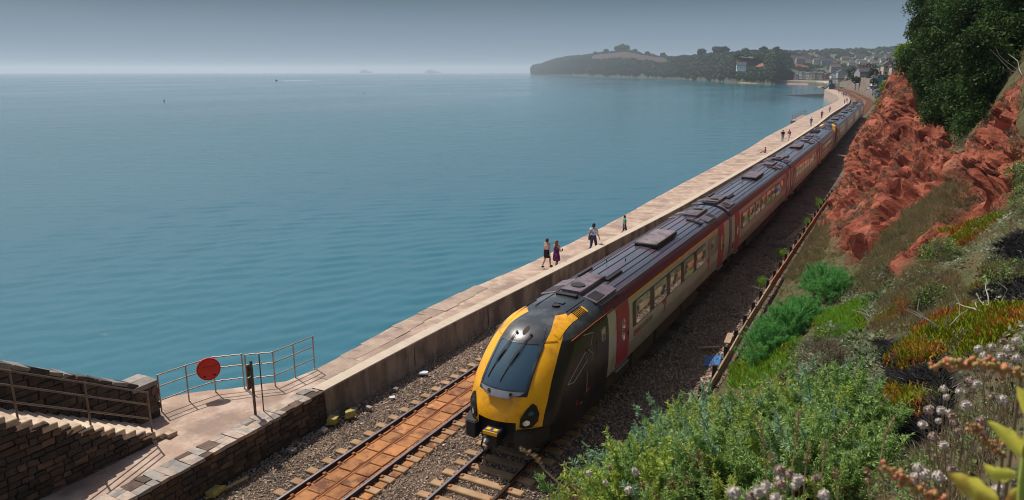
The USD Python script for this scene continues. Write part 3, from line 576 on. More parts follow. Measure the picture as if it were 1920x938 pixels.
n = {'p': ('principled_bsdf', {'roughness': .95, 'specular_ior_level': .15}), 'g': ('geometry', {}), 'ar': ('attribute', {'attribute': 'rock'}), 'ac': ('attribute', {'attribute': 'char'}),
     'n1': ('noise_texture', {'scale': .55, 'detail': 8.0, 'roughness': .68}), 'n2': ('noise_texture', {'scale': 2.2, 'detail': 6.0, 'roughness': .7}), 'n3': ('noise_texture', {'scale': 5.0, 'detail': 5.0, 'roughness': .7}),
     'rc': ('rgb_ramp', {'ramp': [(.30, (.13, .036, .022)), (.45, (.245, .068, .039)), (.58, (.345, .108, .064)), (.72, (.48, .215, .15))]}),
     'sc': ('rgb_ramp', {'ramp': [(.30, (.045, .055, .020)), (.45, (.085, .085, .038)), (.55, (.105, .09, .045)), (.70, (.16, .09, .05))]}),
     'cc': ('rgb_ramp', {'ramp': [(.35, (.012, .012, .014)), (.6, (.035, .034, .036)), (.75, (.09, .08, .075))]}),
     'mps': ('mapping', {'scale': (.5, .25, 1.5), 'rotation': (.25, 0, 0)}), 'ns': ('noise_texture', {'scale': .9, 'detail': 7.0, 'roughness': .7}), 'rs': ('rgb_ramp', {'ramp': [(.34, (.50, .44, .44)), (.47, (.92, .90, .90)), (.62, (1.12, 1.12, 1.12))]}), 'st': ('mix_color', {'blend_type': 'multiply', 'fac': 1.0, 'use_clamp': False}), 'm1': ('mix_color', {}), 'm2': ('mix_color', {}), 'mg': ('mix_color', {}), 'gr': ('rgb_ramp', {'ramp': [(.56, (0, 0, 0)), (.66, (1, 1, 1))]}),
     'b': ('bump', {'strength': .9, 'distance': .18}), 'b2': ('bump', {'strength': .6, 'distance': .05})}
k = [('g.position', 'n1.vector'), ('g.position', 'n2.vector'), ('g.position', 'n3.vector'), ('n1.fac', 'rc.fac'), ('n2.fac', 'sc.fac'), ('n3.fac', 'cc.fac'),
     ('n2.fac', 'gr.fac'), ('sc.color', 'm1.a'), ('g.position', 'mps.vector'), ('mps.vector', 'ns.vector'), ('ns.fac', 'rs.fac'), ('rc.color', 'st.a'), ('rs.color', 'st.b'), ('st.result', 'm1.b'), ('ar.fac', 'm1.fac'), ('m1.result', 'm2.a'), ('cc.color', 'm2.b'), ('ac.fac', 'm2.fac'), ('m2.result', 'p.base_color'),
     ('n2.fac', 'b.height'), ('n3.fac', 'b2.height'), ('b.normal', 'b2.normal'), ('b2.normal', 'p.normal')]
n.pop('mg'); n.pop('gr'); k = [x for x in k if 'gr.' not in x[1]]
UsdShade.MaterialBindingAPI.Apply(cl.GetPrim()).Bind(usdkit.material(stage, '/World/Looks/cliff_face', n, k, surface='p.BSDF'))
tag(cl.GetPrim(), kind='structure')
# ---------------------------------------------------------------- the train: two coupled four-car units
mat('train_silver', (0.60, 0.575, 0.53), (0.52, 0.49, 0.45), scale=1.5, rough=.30, metal=.5, spec=.5)
mat('train_lower', (0.40, 0.37, 0.33), (0.27, 0.235, 0.20), scale=1.3, rough=.45, metal=.35, stretch=(1, .5, 2))
mat('train_black', (0.014, 0.012, 0.012), (0.028, 0.022, 0.018), scale=1.2, rough=.25, spec=.3)
mat('train_maroon', (0.085, 0.016, 0.030), (0.060, 0.014, 0.024), scale=2, rough=.30, spec=.5)
mat('train_door', (0.45, 0.025, 0.055), (0.38, 0.02, 0.045), scale=2, rough=.35)
mat('train_yellow', (0.95, 0.47, 0.004), (0.90, 0.40, 0.004), scale=1.8, rough=.34, coat=.25, c3=(0.60, 0.26, 0.02), s3=1.2)
mat('train_roof', (0.115, 0.128, 0.155), (0.075, 0.082, 0.10), scale=1.2, rough=.24, metal=.2, coat=.6, c3=(0.15, 0.085, 0.115), s3=.5, stretch=(1, .35, 1))
mat('roof_rib', (0.15, 0.095, 0.12), (0.09, 0.075, 0.09), scale=1.2, rough=.35, metal=.3)
mat('roof_pod', (0.21, 0.155, 0.185), (0.13, 0.10, 0.12), scale=2.4, rough=.55, metal=.2, c3=(0.07, 0.06, 0.065), s3=2.0)
mat('cab_roof', (0.028, 0.033, 0.040), (0.046, 0.053, 0.062), scale=1.1, rough=.28, c3=(0.10, 0.11, 0.12), s3=.7)
mat('train_dark', (0.012, 0.011, 0.011), (0.022, 0.018, 0.016), scale=2, rough=.65)
mat('under_dirt', (0.035, 0.028, 0.022), (0.07, 0.045, 0.03), scale=3, rough=.9)
mat('panel_grey', (0.30, 0.31, 0.32), (0.22, 0.23, 0.24), scale=5, rough=.4, metal=.3)
mat('logo_red', (0.50, 0.015, 0.04), rough=.4); mat('logo_grey', (0.20, 0.19, 0.19), rough=.45); mat('line_white', (0.62, 0.60, 0.56), rough=.5); mat('line_orange', (0.60, 0.14, 0.03), rough=.5)
mat('lamp_glass', (0.75, 0.80, 0.88), rough=.06, metal=.8)
mat('wheel_steel', (0.12, 0.10, 0.09), rough=.5, metal=.6)
for nm, base, mt in (('window_glass', (0.46, 0.44, 0.40), .62), ('screen_glass', (0.055, 0.11, 0.15), .5)):
    usdkit.material(stage, f'/World/Looks/{nm}', {'p': ('principled_bsdf', {'base_color': base, 'metallic': mt, 'roughness': .04, 'ior': 1.6, 'coat_weight': .5})}, surface='p.BSDF')
    L[nm] = UsdShade.Material.Get(stage, f'/World/Looks/{nm}')
PZ = np.array([.95, 1.25, 1.7, 2.0, 2.2, 2.83, 3.05, 3.12, 3.22, 3.34, 3.47, 3.58, 3.66, 3.715, 3.735]); PX = np.array([1.30, 1.345, 1.365, 1.363, 1.36, 1.325, 1.285, 1.262, 1.21, 1.13, .98, .80, .58, .28, 0.0])
half_w = PchipInterpolator(PZ, PX)
_zz = np.linspace(2.9, 3.735, 400); roof_of = lambda x: float(np.interp(-abs(x), -half_w(_zz), _zz))
def strip(z0, z1, y0, y1, off=0.0, side=1, n=3, ny=2):
    """a piece of the body side between two heights, lying off metres proud of it"""
    zs = np.linspace(z0, z1, n); Yg = np.linspace(y0, y1, ny); v, f = [], []
    for y in Yg:
        for z in zs: v.append((side * (float(half_w(z)) + off), y, z))
    i = np.arange(ny * n).reshape(ny, n); q = np.stack([i[:-1, :-1], i[1:, :-1], i[1:, 1:], i[:-1, 1:]], -1).reshape(-1, 4)
    return MB().add(v, q if side < 0 else q[:, ::-1])
def slab(z0, z1, y0, y1, off, side, round_=0.0):
    """a thin plate with an edge on the body side; round_ rounds its corners"""
    sh = sbox(y0 + round_, z0 + round_, y1 - round_, z1 - round_)
    if round_: sh = sh.buffer(round_, 5)
    m = trimesh.creation.extrude_polygon(sh, .012, engine='earcut'); v = np.asarray(m.vertices)
    if y1 - y0 > 0: 
        vv, ff = trimesh.remesh.subdivide_to_size(v, m.faces, .45); 
    return MB().add(np.stack([side * (half_w(vv[:, 1]) + off - .012 + vv[:, 2]), vv[:, 0], vv[:, 1]], 1), ff if side > 0 else ff[:, ::-1])
def line3(pts, side, r=.010, off=.006): return MB().tube([(side * (float(half_w(z)) + off), y, z) for y, z in pts], r, 5)
# --- nose surface
NY_Z = [.7, 1.2, 1.5, 1.9, 2.06, 3.17, 3.34, 3.52, 3.62, 3.69, 3.735]; NY_Y = [.26, .17, .20, .36, .43, 1.58, 1.84, 2.32, 2.85, 3.5, 4.6]
nose0 = PchipInterpolator(NY_Z, NY_Y); ND = 1.35
def nose_y(x, z):
    w = np.maximum(half_w(np.clip(z, .95, 3.7349)), 1e-3); s = np.clip(np.abs(x) / w, 0, 1); return nose0(z) + ND * (1 - np.sqrt(np.maximum(1 - s * s, 0))) * np.clip(w / 1.2, .25, 1)
def nose_n(x, z, e=.01):
    dx = (nose_y(x + e, z) - nose_y(x - e, z)) / (2 * e); dz = (nose_y(x, z + e) - nose_y(x, z - e)) / (2 * e)
    n_ = np.stack([dx, -np.ones_like(dx), dz], -1); return n_ / np.linalg.norm(n_, axis=-1, keepdims=True)
def nose_patch(shape, depth, off=0.0, size=.08):
    """a plate of the given outline (x, z) laid on the nose"""
    m = trimesh.creation.extrude_polygon(shape, depth, engine='earcut'); v, f = trimesh.remesh.subdivide_to_size(np.asarray(m.vertices), m.faces, size)
    p = np.stack([v[:, 0], nose_y(v[:, 0], v[:, 1]), v[:, 1]], 1) + nose_n(v[:, 0], v[:, 1]) * (off + v[:, 2])[:, None]
    return MB().add(p, f)
from shapely.geometry import Polygon, LineString
from shapely.ops import unary_union
b1_z = PchipInterpolator([.7, 1.9, 2.4, 3.1, 3.4, 3.6, 3.735], [.76, .76, .75, .71, .68, .50, 0]); b2_z = PchipInterpolator([.7, 1.3, 2.0, 2.6, 3.1, 3.4, 3.6, 3.735], [1.06, 1.15, 1.19, 1.15, 1.07, .96, .73, 0])
def nose_grid():
    zs = np.concatenate([[1.16, 1.27, 1.40, 1.55, 1.7, 1.85, 1.96], np.linspace(2.06, 3.4, 20), np.linspace(3.44, 3.7, 12), [3.72, 3.73, 3.7345]])
    cols = []
    for z in zs:
        w = float(half_w(z)); a = min(float(b1_z(z)), w * .9); b = min(max(float(b2_z(z)), a + .01), w * .97)
        th = lambda x: math.asin(min(1, x / max(w, 1e-4)))
        t = np.concatenate([np.linspace(0, th(a), 9)[:-1], np.linspace(th(a), th(b), 6)[:-1], np.linspace(th(b), PI / 2, 9)])
        x = w * np.sin(t); y = nose_y(x, np.full_like(x, z))
        ye = np.linspace(float(nose_y(np.array([w]), np.array([z]))[0]), 5.3, 6)[1:]
        x = np.concatenate([x, np.full(5, w)]); y = np.concatenate([y, np.maximum(ye, y[-1])])
        cols.append(np.stack([np.concatenate([-x[::-1], x[1:]]), np.concatenate([y[::-1], y[1:]]), np.full(2 * len(x) - 1, z)], -1))
    return zs, np.array(cols)
def cab_z(x, y):
    """height of the cab's outer surface above the point (x, y)"""
    zs_ = np.linspace(2.6, roof_of(x), 160); yy_ = nose_y(np.full(160, x), zs_); return float(np.interp(y, yy_, zs_))
def cab(body):
    zs, Gd = nose_grid(); m_, n_ = Gd.shape[:2]; i = np.arange(m_ * n_).reshape(m_, n_)
    q = np.stack([i[:-1, :-1], i[:-1, 1:], i[1:, 1:], i[1:, :-1]], -1); mid = n_ // 2
    col = np.abs(np.arange(n_ - 1) + .5 - mid); Zr = (zs[:-1] + zs[1:]) / 2
    C_, R2 = np.meshgrid(col, Zr)
    inner, band, sidez = C_ < 8, (C_ >= 8) & (C_ < 13), C_ >= 13
    hole = (Zr[:, None] < 1.40) & (C_ < 6)
    zones = {'nose': ((inner & (R2 < 2.06)) | (band & (R2 < 3.63))) & ~hole, 'cab_roof': (inner & (R2 >= 2.06)) | (band & (R2 >= 3.63)) | (sidez & (R2 > 3.22)), 'cab_side': sidez & (R2 <= 3.22)}
    V = Gd.reshape(-1, 3)
    for nm, mk in zones.items():
        fq = q[mk]; MB().add(V, fq).build(nm, L[{'nose': 'train_yellow', 'cab_roof': 'cab_roof', 'cab_side': 'train_black'}[nm]], body, smooth=40)
    # windscreen with its frame, sill panel, wipers
    fr = Polygon([(-.735, 2.14), (.735, 2.14), (.69, 3.25), (-.69, 3.25)]).buffer(-.13).buffer(.13, 8); sc_ = Polygon([(-.665, 2.21), (.665, 2.21), (.625, 3.18), (-.625, 3.18)]).buffer(-.10).buffer(.10, 8)
    nose_patch(fr.difference(sc_), .028).build('windscreen_frame', L['cab_roof'], body)
    nose_patch(sc_, .014).build('windscreen', L['screen_glass'], body, smooth=60)
    nose_patch(Polygon([(-.60, 3.28), (.60, 3.28), (.50, 3.46), (.24, 3.55), (-.24, 3.55), (-.50, 3.46)]).buffer(.03, 4), .012).build('screen_hood', L['cab_roof'], body)
    nose_patch(Polygon([(-.68, 2.17), (.68, 2.17), (.56, 2.09), (.26, 2.03), (-.26, 2.03), (-.56, 2.09)]), .03).build('sill_panel', L['panel_grey'], body)
    nose_patch(sbox(-.36, 2.0, .36, 2.03), .07).build('sill_step', L['panel_grey'], body)
    for s in (-1, 1): nose_patch(Point(s * .33, 2.105).buffer(.042, 8), .06).build('sill_cap', L['train_dark'], body)
    on = lambda x, z, o: np.array([x, float(nose_y(np.array([x]), np.array([z]))[0]), z]) + nose_n(np.array([x]), np.array([z]))[0] * o
    for x0, x1 in ((-.20, -.42), (.24, .02)):
        w_ = MB()
        for d in (-.022, .022): w_.tube([on(x0 + d, 3.34, .05), on((x0 + x1) / 2 + d, 3.02, .075), on(x1 + d, 2.74, .06)], .011, 6)
        w_.tube([on(x0, 3.36, .0), on(x0, 3.36, .07)], .04, 8); w_.build('wiper_arm', L['train_dark'], body)
        MB().tube([on(x1 + .12, 2.99, .03), on(x1, 2.72, .045), on(x1 - .10, 2.36, .03)], .013, 6).build('wiper_blade', L['train_dark'], body)
    nose_patch(Point(.02, 3.42).buffer(.075, 10), .02).build('head_lamp', L['under_dirt'], body)
    MB().tube([on(x, 3.235 + .01 * math.cos(x * 3), .014) for x in np.linspace(-.95, .95, 22)], .009, 5).build('orange_line', L['line_orange'], body)
    dash = MB().add(*(lambda P_: (P_, [(0, 1, 2), (0, 2, 3)]))(np.array([on(-.55, 2.30, .0155), on(.5, 2.27, .0155), on(.52, 2.36, .0155), on(-.55, 2.44, .0155)]))); dash.build('dashboard_reflection', L['panel_grey'], body) if False else None
    # lamp clusters, bumpers, coupler
    for s in (-1, 1):
        tear = Polygon([(s * .67, 1.30), (s * .74, 1.25), (s * .95, 1.27), (s * 1.06, 1.42), (s * 1.07, 1.62), (s * .99, 1.82), (s * .90, 1.90), (s * .78, 1.74), (s * .68, 1.52)]).buffer(-.03).buffer(.03, 4)
        cl_ = nose_patch(tear, .035).build('lamp_cluster', L['train_black'], body)
        nose_patch(tear.difference(tear.buffer(-.022)), .045).build('rim', L['train_dark'], cl_) if False else None
        nose_patch(Point(s * .82, 1.40).buffer(.105, 10).difference(Point(s * .82, 1.40).buffer(.082, 10)), .055, size=.05).build('lamp_ring', L['train_dark'], body)
        nose_patch(Point(s * .82, 1.40).buffer(.085, 10), .042, size=.05).build('headlight', L['lamp_glass'], body)
        nose_patch(Point(s * .90, 1.64).buffer(.055, 10), .04, size=.05).build('tail_light', L['screen_glass'], body)
        b_ = MB(); b_.loft([[(s * .60, .30, z), (s * .62, .14, z), (s * .92, .18, z), (s * 1.06, .36, z), (s * 1.24, 1.1, z), (s * .75, 1.1, z)][::s] for z in (.74, 1.19)]); b_.loft([[(s * .63, .32, z), (s * .65, .17, z), (s * .91, .21, z), (s * 1.03, .38, z), (s * 1.22, 1.1, z), (s * .77, 1.1, z)][::s] for z in (1.19, 1.215)])
        b_.build('bumper', L['train_dark'], body)
        sk = MB(); sk.loft([[(s * 1.06, .9, .55), (s * 1.13, .9, 1.18), (s * .6, .9, 1.18), (s * .6, .9, .55)][::s], [(s * 1.29, 2.0, .45), (s * 1.335, 2.0, 1.18), (s * .6, 2.0, 1.18), (s * .6, 2.0, .45)][::s], [(s * 1.29, 5.3, .40), (s * 1.335, 5.3, 1.18), (s * .6, 5.3, 1.18), (s * .6, 5.3, .40)][::s]]); sk.build('cab_skirt', L['train_black'], body)
    MB().box((0, 1.0, 1.0), (1.3, .9, .8)).build('coupler_recess', L['train_dark'], body)
    c_ = MB().box((.0, .12, .93), (.36, .36, .40), ch=.02).box((0, .45, .9), (.28, .5, .24)).build('coupler', L['train_dark'], body)
    MB().box((0, .08, 1.165), (.46, .34, .07), ch=.015).build('coupler_top', L['train_roof'], body); MB().box((0, -.095, 1.14), (.44, .02, .10)).build('coupler_yellow', L['train_yellow'], body)
    for x in (-.11, .11): MB().box((x, .04, 1.204), (.12, .12, .008)).build('warning_plate', L['train_yellow'], body)
    cn = MB(); cn.tube([(-.10, -.02, .92), (-.10, -.14, .92), (-.10, -.24, .90)], [.09, .08, .03], 10); cn.tube([(-.14, -.04, 1.02), (-.14, -.13, 1.02)], .05, 8); cn.build('coupler_cone', L['panel_grey'], body)
    MB().tube([(-.34, .2, .95), (-.36, .05, .62), (-.22, .0, .50), (-.10, .15, .62)], .028, 6).build('brake_hose', L['train_dark'], body)
    MB().box((0, 1.3, .42), (1.9, .08, .35)).build('obstacle_deflector', L['train_dark'], body)
    # side details of the cab
    for s in (-1, 1):
        line3([(2.0, 2.02), (3.35, 2.56), (3.45, 2.25), (2.45, 1.93), (2.0, 2.02)], s).build('outline', L['line_white'], body)
        line3([(3.3, 3.08), (4.0, 2.96), (3.75, 2.62)], s).build('outline', L['line_white'], body); line3([(3.55, 2.56), (3.95, 2.28), (3.8, 2.12)], s).build('outline', L['line_white'], body)
        line3([(2.5, 3.16), (4.2, 3.17), (5.9, 3.16)], s, .012).build('orange_line', L['line_orange'], body)
        line3([(3.7, 2.3), (4.7, 3.1)], s, .007).build('outline', L['line_orange'], body)
        for y in (3.42, 4.22): line3([(y, 1.35), (y, 2.62)], s, .022, -.004).build('door_seam', L['train_dark'], body)
        slab(.92, .99, 3.05, 3.25, .02, s).build('marker_plate', L['train_yellow'], body); slab(1.05, 1.20, 2.75, 2.83, .012, s).build('marker_plate', L['logo_red'], body); slab(1.18, 1.28, 3.55, 3.72, .012, s).build('marker_plate', L['logo_red'], body); MB().tube([(s * 1.40, 3.36, 1.25), (s * 1.42, 3.36, 1.9)], .014, 6).build('grab_rail', L['panel_grey'], body)
        w_ = slab(2.42, 2.86, 4.62, 5.02, .008, s, .05).build('cab_window_frame', L['panel_grey'], body); slab(2.47, 2.81, 4.68, 4.96, .014, s, .03).build('pane', L['window_glass'], None if False else body)
        sp_ = MB(); xs_ = np.linspace(.76, .985, 6); ys_ = np.linspace(2.25, 4.38, 22); sp_.loft([[(s * x, y, cab_z(x, y) + .012) for x in xs_] for y in ys_], closed=False); sp_.build('yellow_shoulder', L['train_yellow'], body, smooth=True)
        lo = MB(); 
        for a in range(7): lo.box((s * .86, 3.62 + a * .10, roof_of(.86) + .012 - .0), (.30, .035, .03), R=[[math.cos(.5 * s), 0, math.sin(.5 * s)], [0, 1, 0], [-math.sin(.5 * s), 0, math.cos(.5 * s)]])
        lo.build('louvre_slats', L['train_dark'], body)
    MB().box((.16, 4.05, 3.735), (.32, .20, .02), ch=.008).build('roof_hatch', L['cab_roof'], body)
    m = trimesh.creation.cylinder(.13, .03, sections=20); m.apply_translation([.17, 3.75, 3.73]); MB().tm(m).build('horn_grille', L['train_dark'], body)
    for x in (-.42, .62): MB().beam((x, 3.5, roof_of(x) + .004), (x, 4.9, roof_of(x) + .012), .02, .02).build('roof_seam', L['train_dark'], body)

def carriage(train, y_front, length, kind, flip=False, first=False, detail=True):
    """kind: 'cab' or 'mid'. Built with its front at y = 0 and set on the curve of the track."""
    ya, yb = y_front + 3.5, y_front + length - 3.5
    pa, pb = np.array(at_track(0, ya)), np.array(at_track(0, yb)); d = pb - pa; d /= np.linalg.norm(d)
    origin = pa - d * 3.5; rz = math.atan2(-d[0], d[1])
    if flip: origin = pb + d * 3.5; rz += PI
    cabbed = kind == 'cab'; y0 = 5.3 if cabbed else .12; y1 = length - .12
    ring = lambda y, k=1.0: [(s * float(half_w(z)) * k, y, z) for s, zz_ in ((1, PZ[:8]), (-1, PZ[:8][::-1])) for z in zz_]
    rings = [ring(y) for y in np.linspace(y0, y1, 8)]
    body = MB().loft(rings).build('carriage', L['train_silver'], train, smooth=30)
    xf = UsdGeom.Xformable(body); xf.AddTranslateOp().Set(Gf.Vec3d(*map(float, origin))); xf.AddRotateZOp().Set(math.degrees(rz))
    rz_ = np.concatenate([PZ[8:-1], [3.735], PZ[8:-1][::-1]]); rx_ = np.concatenate([PX[8:-1], [0], -PX[8:-1][::-1]])
    yr = 4.75 if cabbed else .1
    MB().loft([[(x, y, z + (.004 if cabbed else 0)) for x, z in zip(np.concatenate([[1.262], rx_, [-1.262]]), np.concatenate([[3.12], rz_, [3.12]]))] for y in np.linspace(yr + (.55 if cabbed else 0), y1, 6)]).build('roof', L['train_roof'], body, smooth=50)
    for s in (-1, 1):
        strip(3.125, 3.40, y0, y1, .012, s, 5, 2).build('cantrail', L['train_maroon'], body, smooth=True)
        strip(.97, 1.50, y0 + (.3 if cabbed else 0), y1, .006, s, 4, 2).build('lower_panel', L['train_lower'], body, smooth=True)
        if first: strip(3.065, 3.125, 7.25, length - 2.7, .014, s, 2, 2).build('yellow_stripe', L['train_yellow'], body)
    for x in ((-1.02, -.84, -.62, -.38, .0, .38, .62, .84, 1.02) if detail else (-.84, -.38, .38, .84)):
        MB().box((x, (yr + .6 + y1) / 2, roof_of(x) + .010), (.030, y1 - yr - .7, .030)).build('roof_rib', L['roof_rib'], body)
    doors = ((6.05, 7.25), (length - 2.65, length - 1.45)) if cabbed else ((1.0, 2.15), (length - 2.3, length - 1.15))
    wins = [(8.0 + 2.1 * i, 9.58 + 2.1 * i) for i in range(5)] if cabbed else [(3.0 + 2.03 * i, 4.72 + 2.03 * i) for i in range(7)]
    for s in (-1, 1):
        slab(1.96, 2.88, wins[0][0] - .35, wins[-1][1] + .10, .006, s, .08).build('window_band', L['train_black'], body)
        for a, b in wins: slab(2.0, 2.84, a, b, .014, s, .07).build('window', L['window_glass'], body)
        for a, b in doors:
            slab(1.02, 3.10, a, b, .016, s, .02).build('door', L['train_door'], body, smooth=20)
            oval = MB(); sh = LineString([((a + b) / 2, 1.95), ((a + b) / 2, 2.45)]).buffer(.16, 10); m = trimesh.creation.extrude_polygon(sh, .01, engine='earcut'); v = np.asarray(m.vertices)
            oval.add(np.stack([s * (half_w(v[:, 1]) + .014 + v[:, 2]), v[:, 0], v[:, 1]], 1), m.faces); oval.build('door_window', L['window_glass'], body)
            MB().box((s * 1.39, b + .10 if False else b - .13, 1.95), (.02, .06, .16), ch=.005).build('door_button', L['train_dark'], body)
            MB().box((s * 1.33, (a + b) / 2, .90), (.14, b - a, .04), ch=.01).build('step', L['panel_grey'], body)
        pw = (length - 4.3, length - 3.6) if cabbed else (length - 5.2, length - 4.3); slab(1.96, 2.9, length - 4.9, length - 2.8, .006, s, .05).build('vestibule_panel', L['train_lower'], body); slab(2.35, 2.8, *pw, .012, s, .05).build('small_window', L['window_glass'], body)
        if not cabbed: slab(1.30, 1.62, .42, .72, .012, s, .02).build('equipment_hatch', L['train_dark'], body)
        if cabbed:
            z0 = 1.60
            def lettering(txt, y, hgt, m):
                t_ = meshkit.text_mesh(txt, hgt, .004, True); v = np.asarray(t_.vertices)
                if s > 0: w_ = np.stack([half_w(z0 + v[:, 1]) + .008 + v[:, 2], y + v[:, 0], z0 + v[:, 1]], 1); f = t_.faces
                else: w_ = np.stack([-(half_w(z0 + v[:, 1]) + .008 + v[:, 2]), y - v[:, 0], z0 + v[:, 1]], 1); f = t_.faces
                MB().add(w_, f).build('lettering', m, body); return v[:, 0].max()
            if s > 0: e_ = lettering('CROSS', 7.75, .19, L['logo_red']); lettering('COUNTRY', 7.75 + e_ + .05, .19, L['logo_grey'])
            else: e_ = lettering('COUNTRY', 10.4, .19, L['logo_grey']); lettering('CROSS', 10.4 + .95, .19, L['logo_red'])
            for y_ in (11.2, length - 5.0): 
                lg = Polygon([(0, .42), (.52, .46), (.50, .30), (.36, -.12), (.26, -.12), (.37, .30), (.02, .32)]); m = trimesh.creation.extrude_polygon(lg, .005, engine='earcut'); v = np.asarray(m.vertices)
                MB().add(np.stack([s * (half_w(1.5 + v[:, 1]) + .009 + v[:, 2]), y_ + v[:, 0], 1.5 + v[:, 1]], 1), m.faces).build('logo', L['logo_red'], body)
    # roof equipment
    R_of = lambda x: [[math.cos(-x * .38), 0, -math.sin(-x * .38)], [0, 1, 0], [math.sin(-x * .38), 0, math.cos(-x * .38)]]
    def pod(ya, yb, x0, x1, h, m='roof_pod', nm='roof_pod'):
        xm = (x0 + x1) / 2; return MB().box((xm, (ya + yb) / 2, roof_of(xm) + h / 2 - .02), (x1 - x0, yb - ya, h), R=R_of(xm), ch=.02).build(nm, L[m], body)
    e0 = 5.15 if cabbed else .55
    for (ya, yb, sgn) in ((e0, e0 + 2.2, 1), (length - 3.6, length - 1.5, -1)):
        pod(ya, yb, -.28, .42, .13); yf = ya + .55 if sgn > 0 else yb - .55
        m = trimesh.creation.cylinder(.24, .03, sections=20); m.apply_translation([.07, yf, roof_of(.05) + .125]); MB().tm(m).build('exhaust_fan', L['train_dark'], body)
        pod(ya - .1, yb - .5, .52, 1.02, .06); pod(ya, ya + .75, .57, .97, .075, 'train_dark', 'intake_grille') if sgn > 0 else pod(yb - 1.2, yb - .6, .57, .97, .075, 'train_dark', 'intake_grille')
        pod(ya - .1, yb - .5, -1.0, -.42, .06); pod(ya, ya + .75, -.95, -.47, .075, 'train_dark', 'intake_grille')
    pod(e0 - .42, e0 - .22, -.30, .42, .09, 'train_dark', 'roof_bar'); pod(e0 + 2.0, e0 + 3.4, .45, .60, .10, 'train_dark', 'cable_duct'); pod(e0 + 2.1, e0 + 3.3, -.62, -.5, .10, 'train_dark', 'cable_duct')
    pod(length - 4.7, length - 4.45, .15, .95, .08, 'train_dark', 'roof_bar')
    yl = 12.5 if cabbed else length - 12.0
    MB().box((.18, yl + 1.45, 3.80), (.98, 2.9, .15), ch=.03).build('louvred_vent', L['train_dark'], body)
    for k_ in range(16): MB().box((.18, yl + .13 + k_ * .176, 3.885), (.90, .11, .03), R=[[1, 0, 0], [0, .92, -.39], [0, .39, .92]]).build('louvre', L['roof_pod'], body)
    for (x, y) in ((-.30, yl - 3.2), (.30, yl - 2.8)): MB().tube([(x, y, 3.70), (x, y, 3.86), (x, y + .05, 3.90)], [.05, .025, .012], 8).build('aerial', L['train_dark'], body)
    # ends, gangway, underframe, bogies
    MB().box((0, length + .02, 2.05), (1.35, .34, 2.35), ch=.05).build('gangway', L['train_dark'], body)
    rr = [ring(y, 1.0) for y in (y1, y1 + .10)]; MB().loft([[(x * 1.004, y, z) for x, y, z in r] for r in rr]).build('end_frame', L['train_dark'], body)
    ub = MB(); y = (5.3 if cabbed else 5.2)
    for (a, b, zb) in ((5.3, 7.8, .42), (8.0, 10.6, .36), (10.9, 14.4, .40), (14.6, length - 6.2, .38)): ub.box((0, (a + b) / 2, (zb + .96) / 2), (2.52, b - a, .96 - zb), ch=.05)
    ub.build('underframe_box', L['under_dirt'], body)
    for yc in (3.55, length - 3.55):
        bg = MB(); bg.box((0, yc, .56), (1.9, 1.3, .3))
        for s in (-1, 1): bg.box((s * 1.0, yc, .58), (.16, 3.1, .22), ch=.04).box((s * 1.02, yc - 1.12, .46), (.22, .3, .34), ch=.05).box((s * 1.02, yc + 1.12, .46), (.22, .3, .34), ch=.05)
        bo = bg.build('bogie', L['under_dirt'], body)
        for yw in (-1.12, 1.12):
            for s in (-1, 1):
                m = trimesh.creation.cylinder(.42, .13, sections=24); m.apply_transform(trimesh.transformations.rotation_matrix(PI / 2, [0, 1, 0])); m.apply_translation([s * .76, yc + yw, .425]); MB().tm(m).build('wheel', L['wheel_steel'], body, smooth=40)
    if cabbed: cab(body)
    return body
def unit(y0, label, first):
    t = empty('train', label=label, cat='train')
    LC, LM = 23.45, 22.75; y = y0
    carriage(t, y, LC, 'cab', first=first, detail=first); y += LC + .35
    carriage(t, y, LM, 'mid', detail=first); y += LM + .35
    carriage(t, y, LM, 'mid', detail=False); y += LM + .35
    carriage(t, y, LC, 'cab', flip=True, detail=False); y += LC
    return y
ye = unit(0.0, 'front four-carriage passenger train with a yellow cab nose nearest the camera', True)
unit(ye - .25, 'rear four-carriage train coupled behind the first one, running off round the curve', False)
# ---------------------------------------------------------------- vegetation
def leafmat(name, c, c2, rv=.25, tr=.3, rough=.6):
    n = {'p': ('principled_bsdf', {'roughness': rough, 'specular_ior_level': .12}), 'oi': ('object_info', {}), 'g': ('geometry', {}), 'nz': ('noise_texture', {'scale': .9, 'detail': 3.0}),
         'ad': ('math', {'math_type': 'multiply_add', 'value2': .5}), 'mr': ('map_range', {'from_min': .3, 'from_max': .9, 'to_min': 0.0, 'to_max': 1.0}), 'mx': ('mix_color', {'a': c, 'b': c2}), 'hs': ('hsv', {}), 'vr': ('map_range', {'to_min': 1 - rv, 'to_max': 1 + rv}),
         't': ('translucent_bsdf', {}), 'ms': ('mix_closure', {'fac': tr})}
    k = [('g.position', 'nz.vector'), ('oi.random', 'ad.value1'), ('nz.fac', 'ad.value3'), ('ad.value', 'mr.value'), ('mr.result', 'mx.fac'), ('mx.result', 'hs.color'), ('g.random_per_island', 'vr.value'), ('vr.result', 'hs.value'), ('hs.color', 'p.base_color'), ('hs.color', 't.color'), ('p.BSDF', 'ms.closure1'), ('t.BSDF', 'ms.closure2')]
    L[name] = usdkit.material(stage, f'/World/Looks/{name}', n, k, surface='ms.closure')
leafmat('gorse_yellow', (0.44, 0.60, 0.09), (0.60, 0.68, 0.17)); leafmat('gorse_green', (0.28, 0.48, 0.13), (0.42, 0.60, 0.20)); leafmat('gorse_blue', (0.25, 0.45, 0.25), (0.40, 0.58, 0.36))
leafmat('gorse_dry', (0.24, 0.155, 0.085), (0.33, 0.23, 0.13)); leafmat('tamarisk', (0.116, 0.380, 0.098), (0.215, 0.535, 0.150), tr=.45)
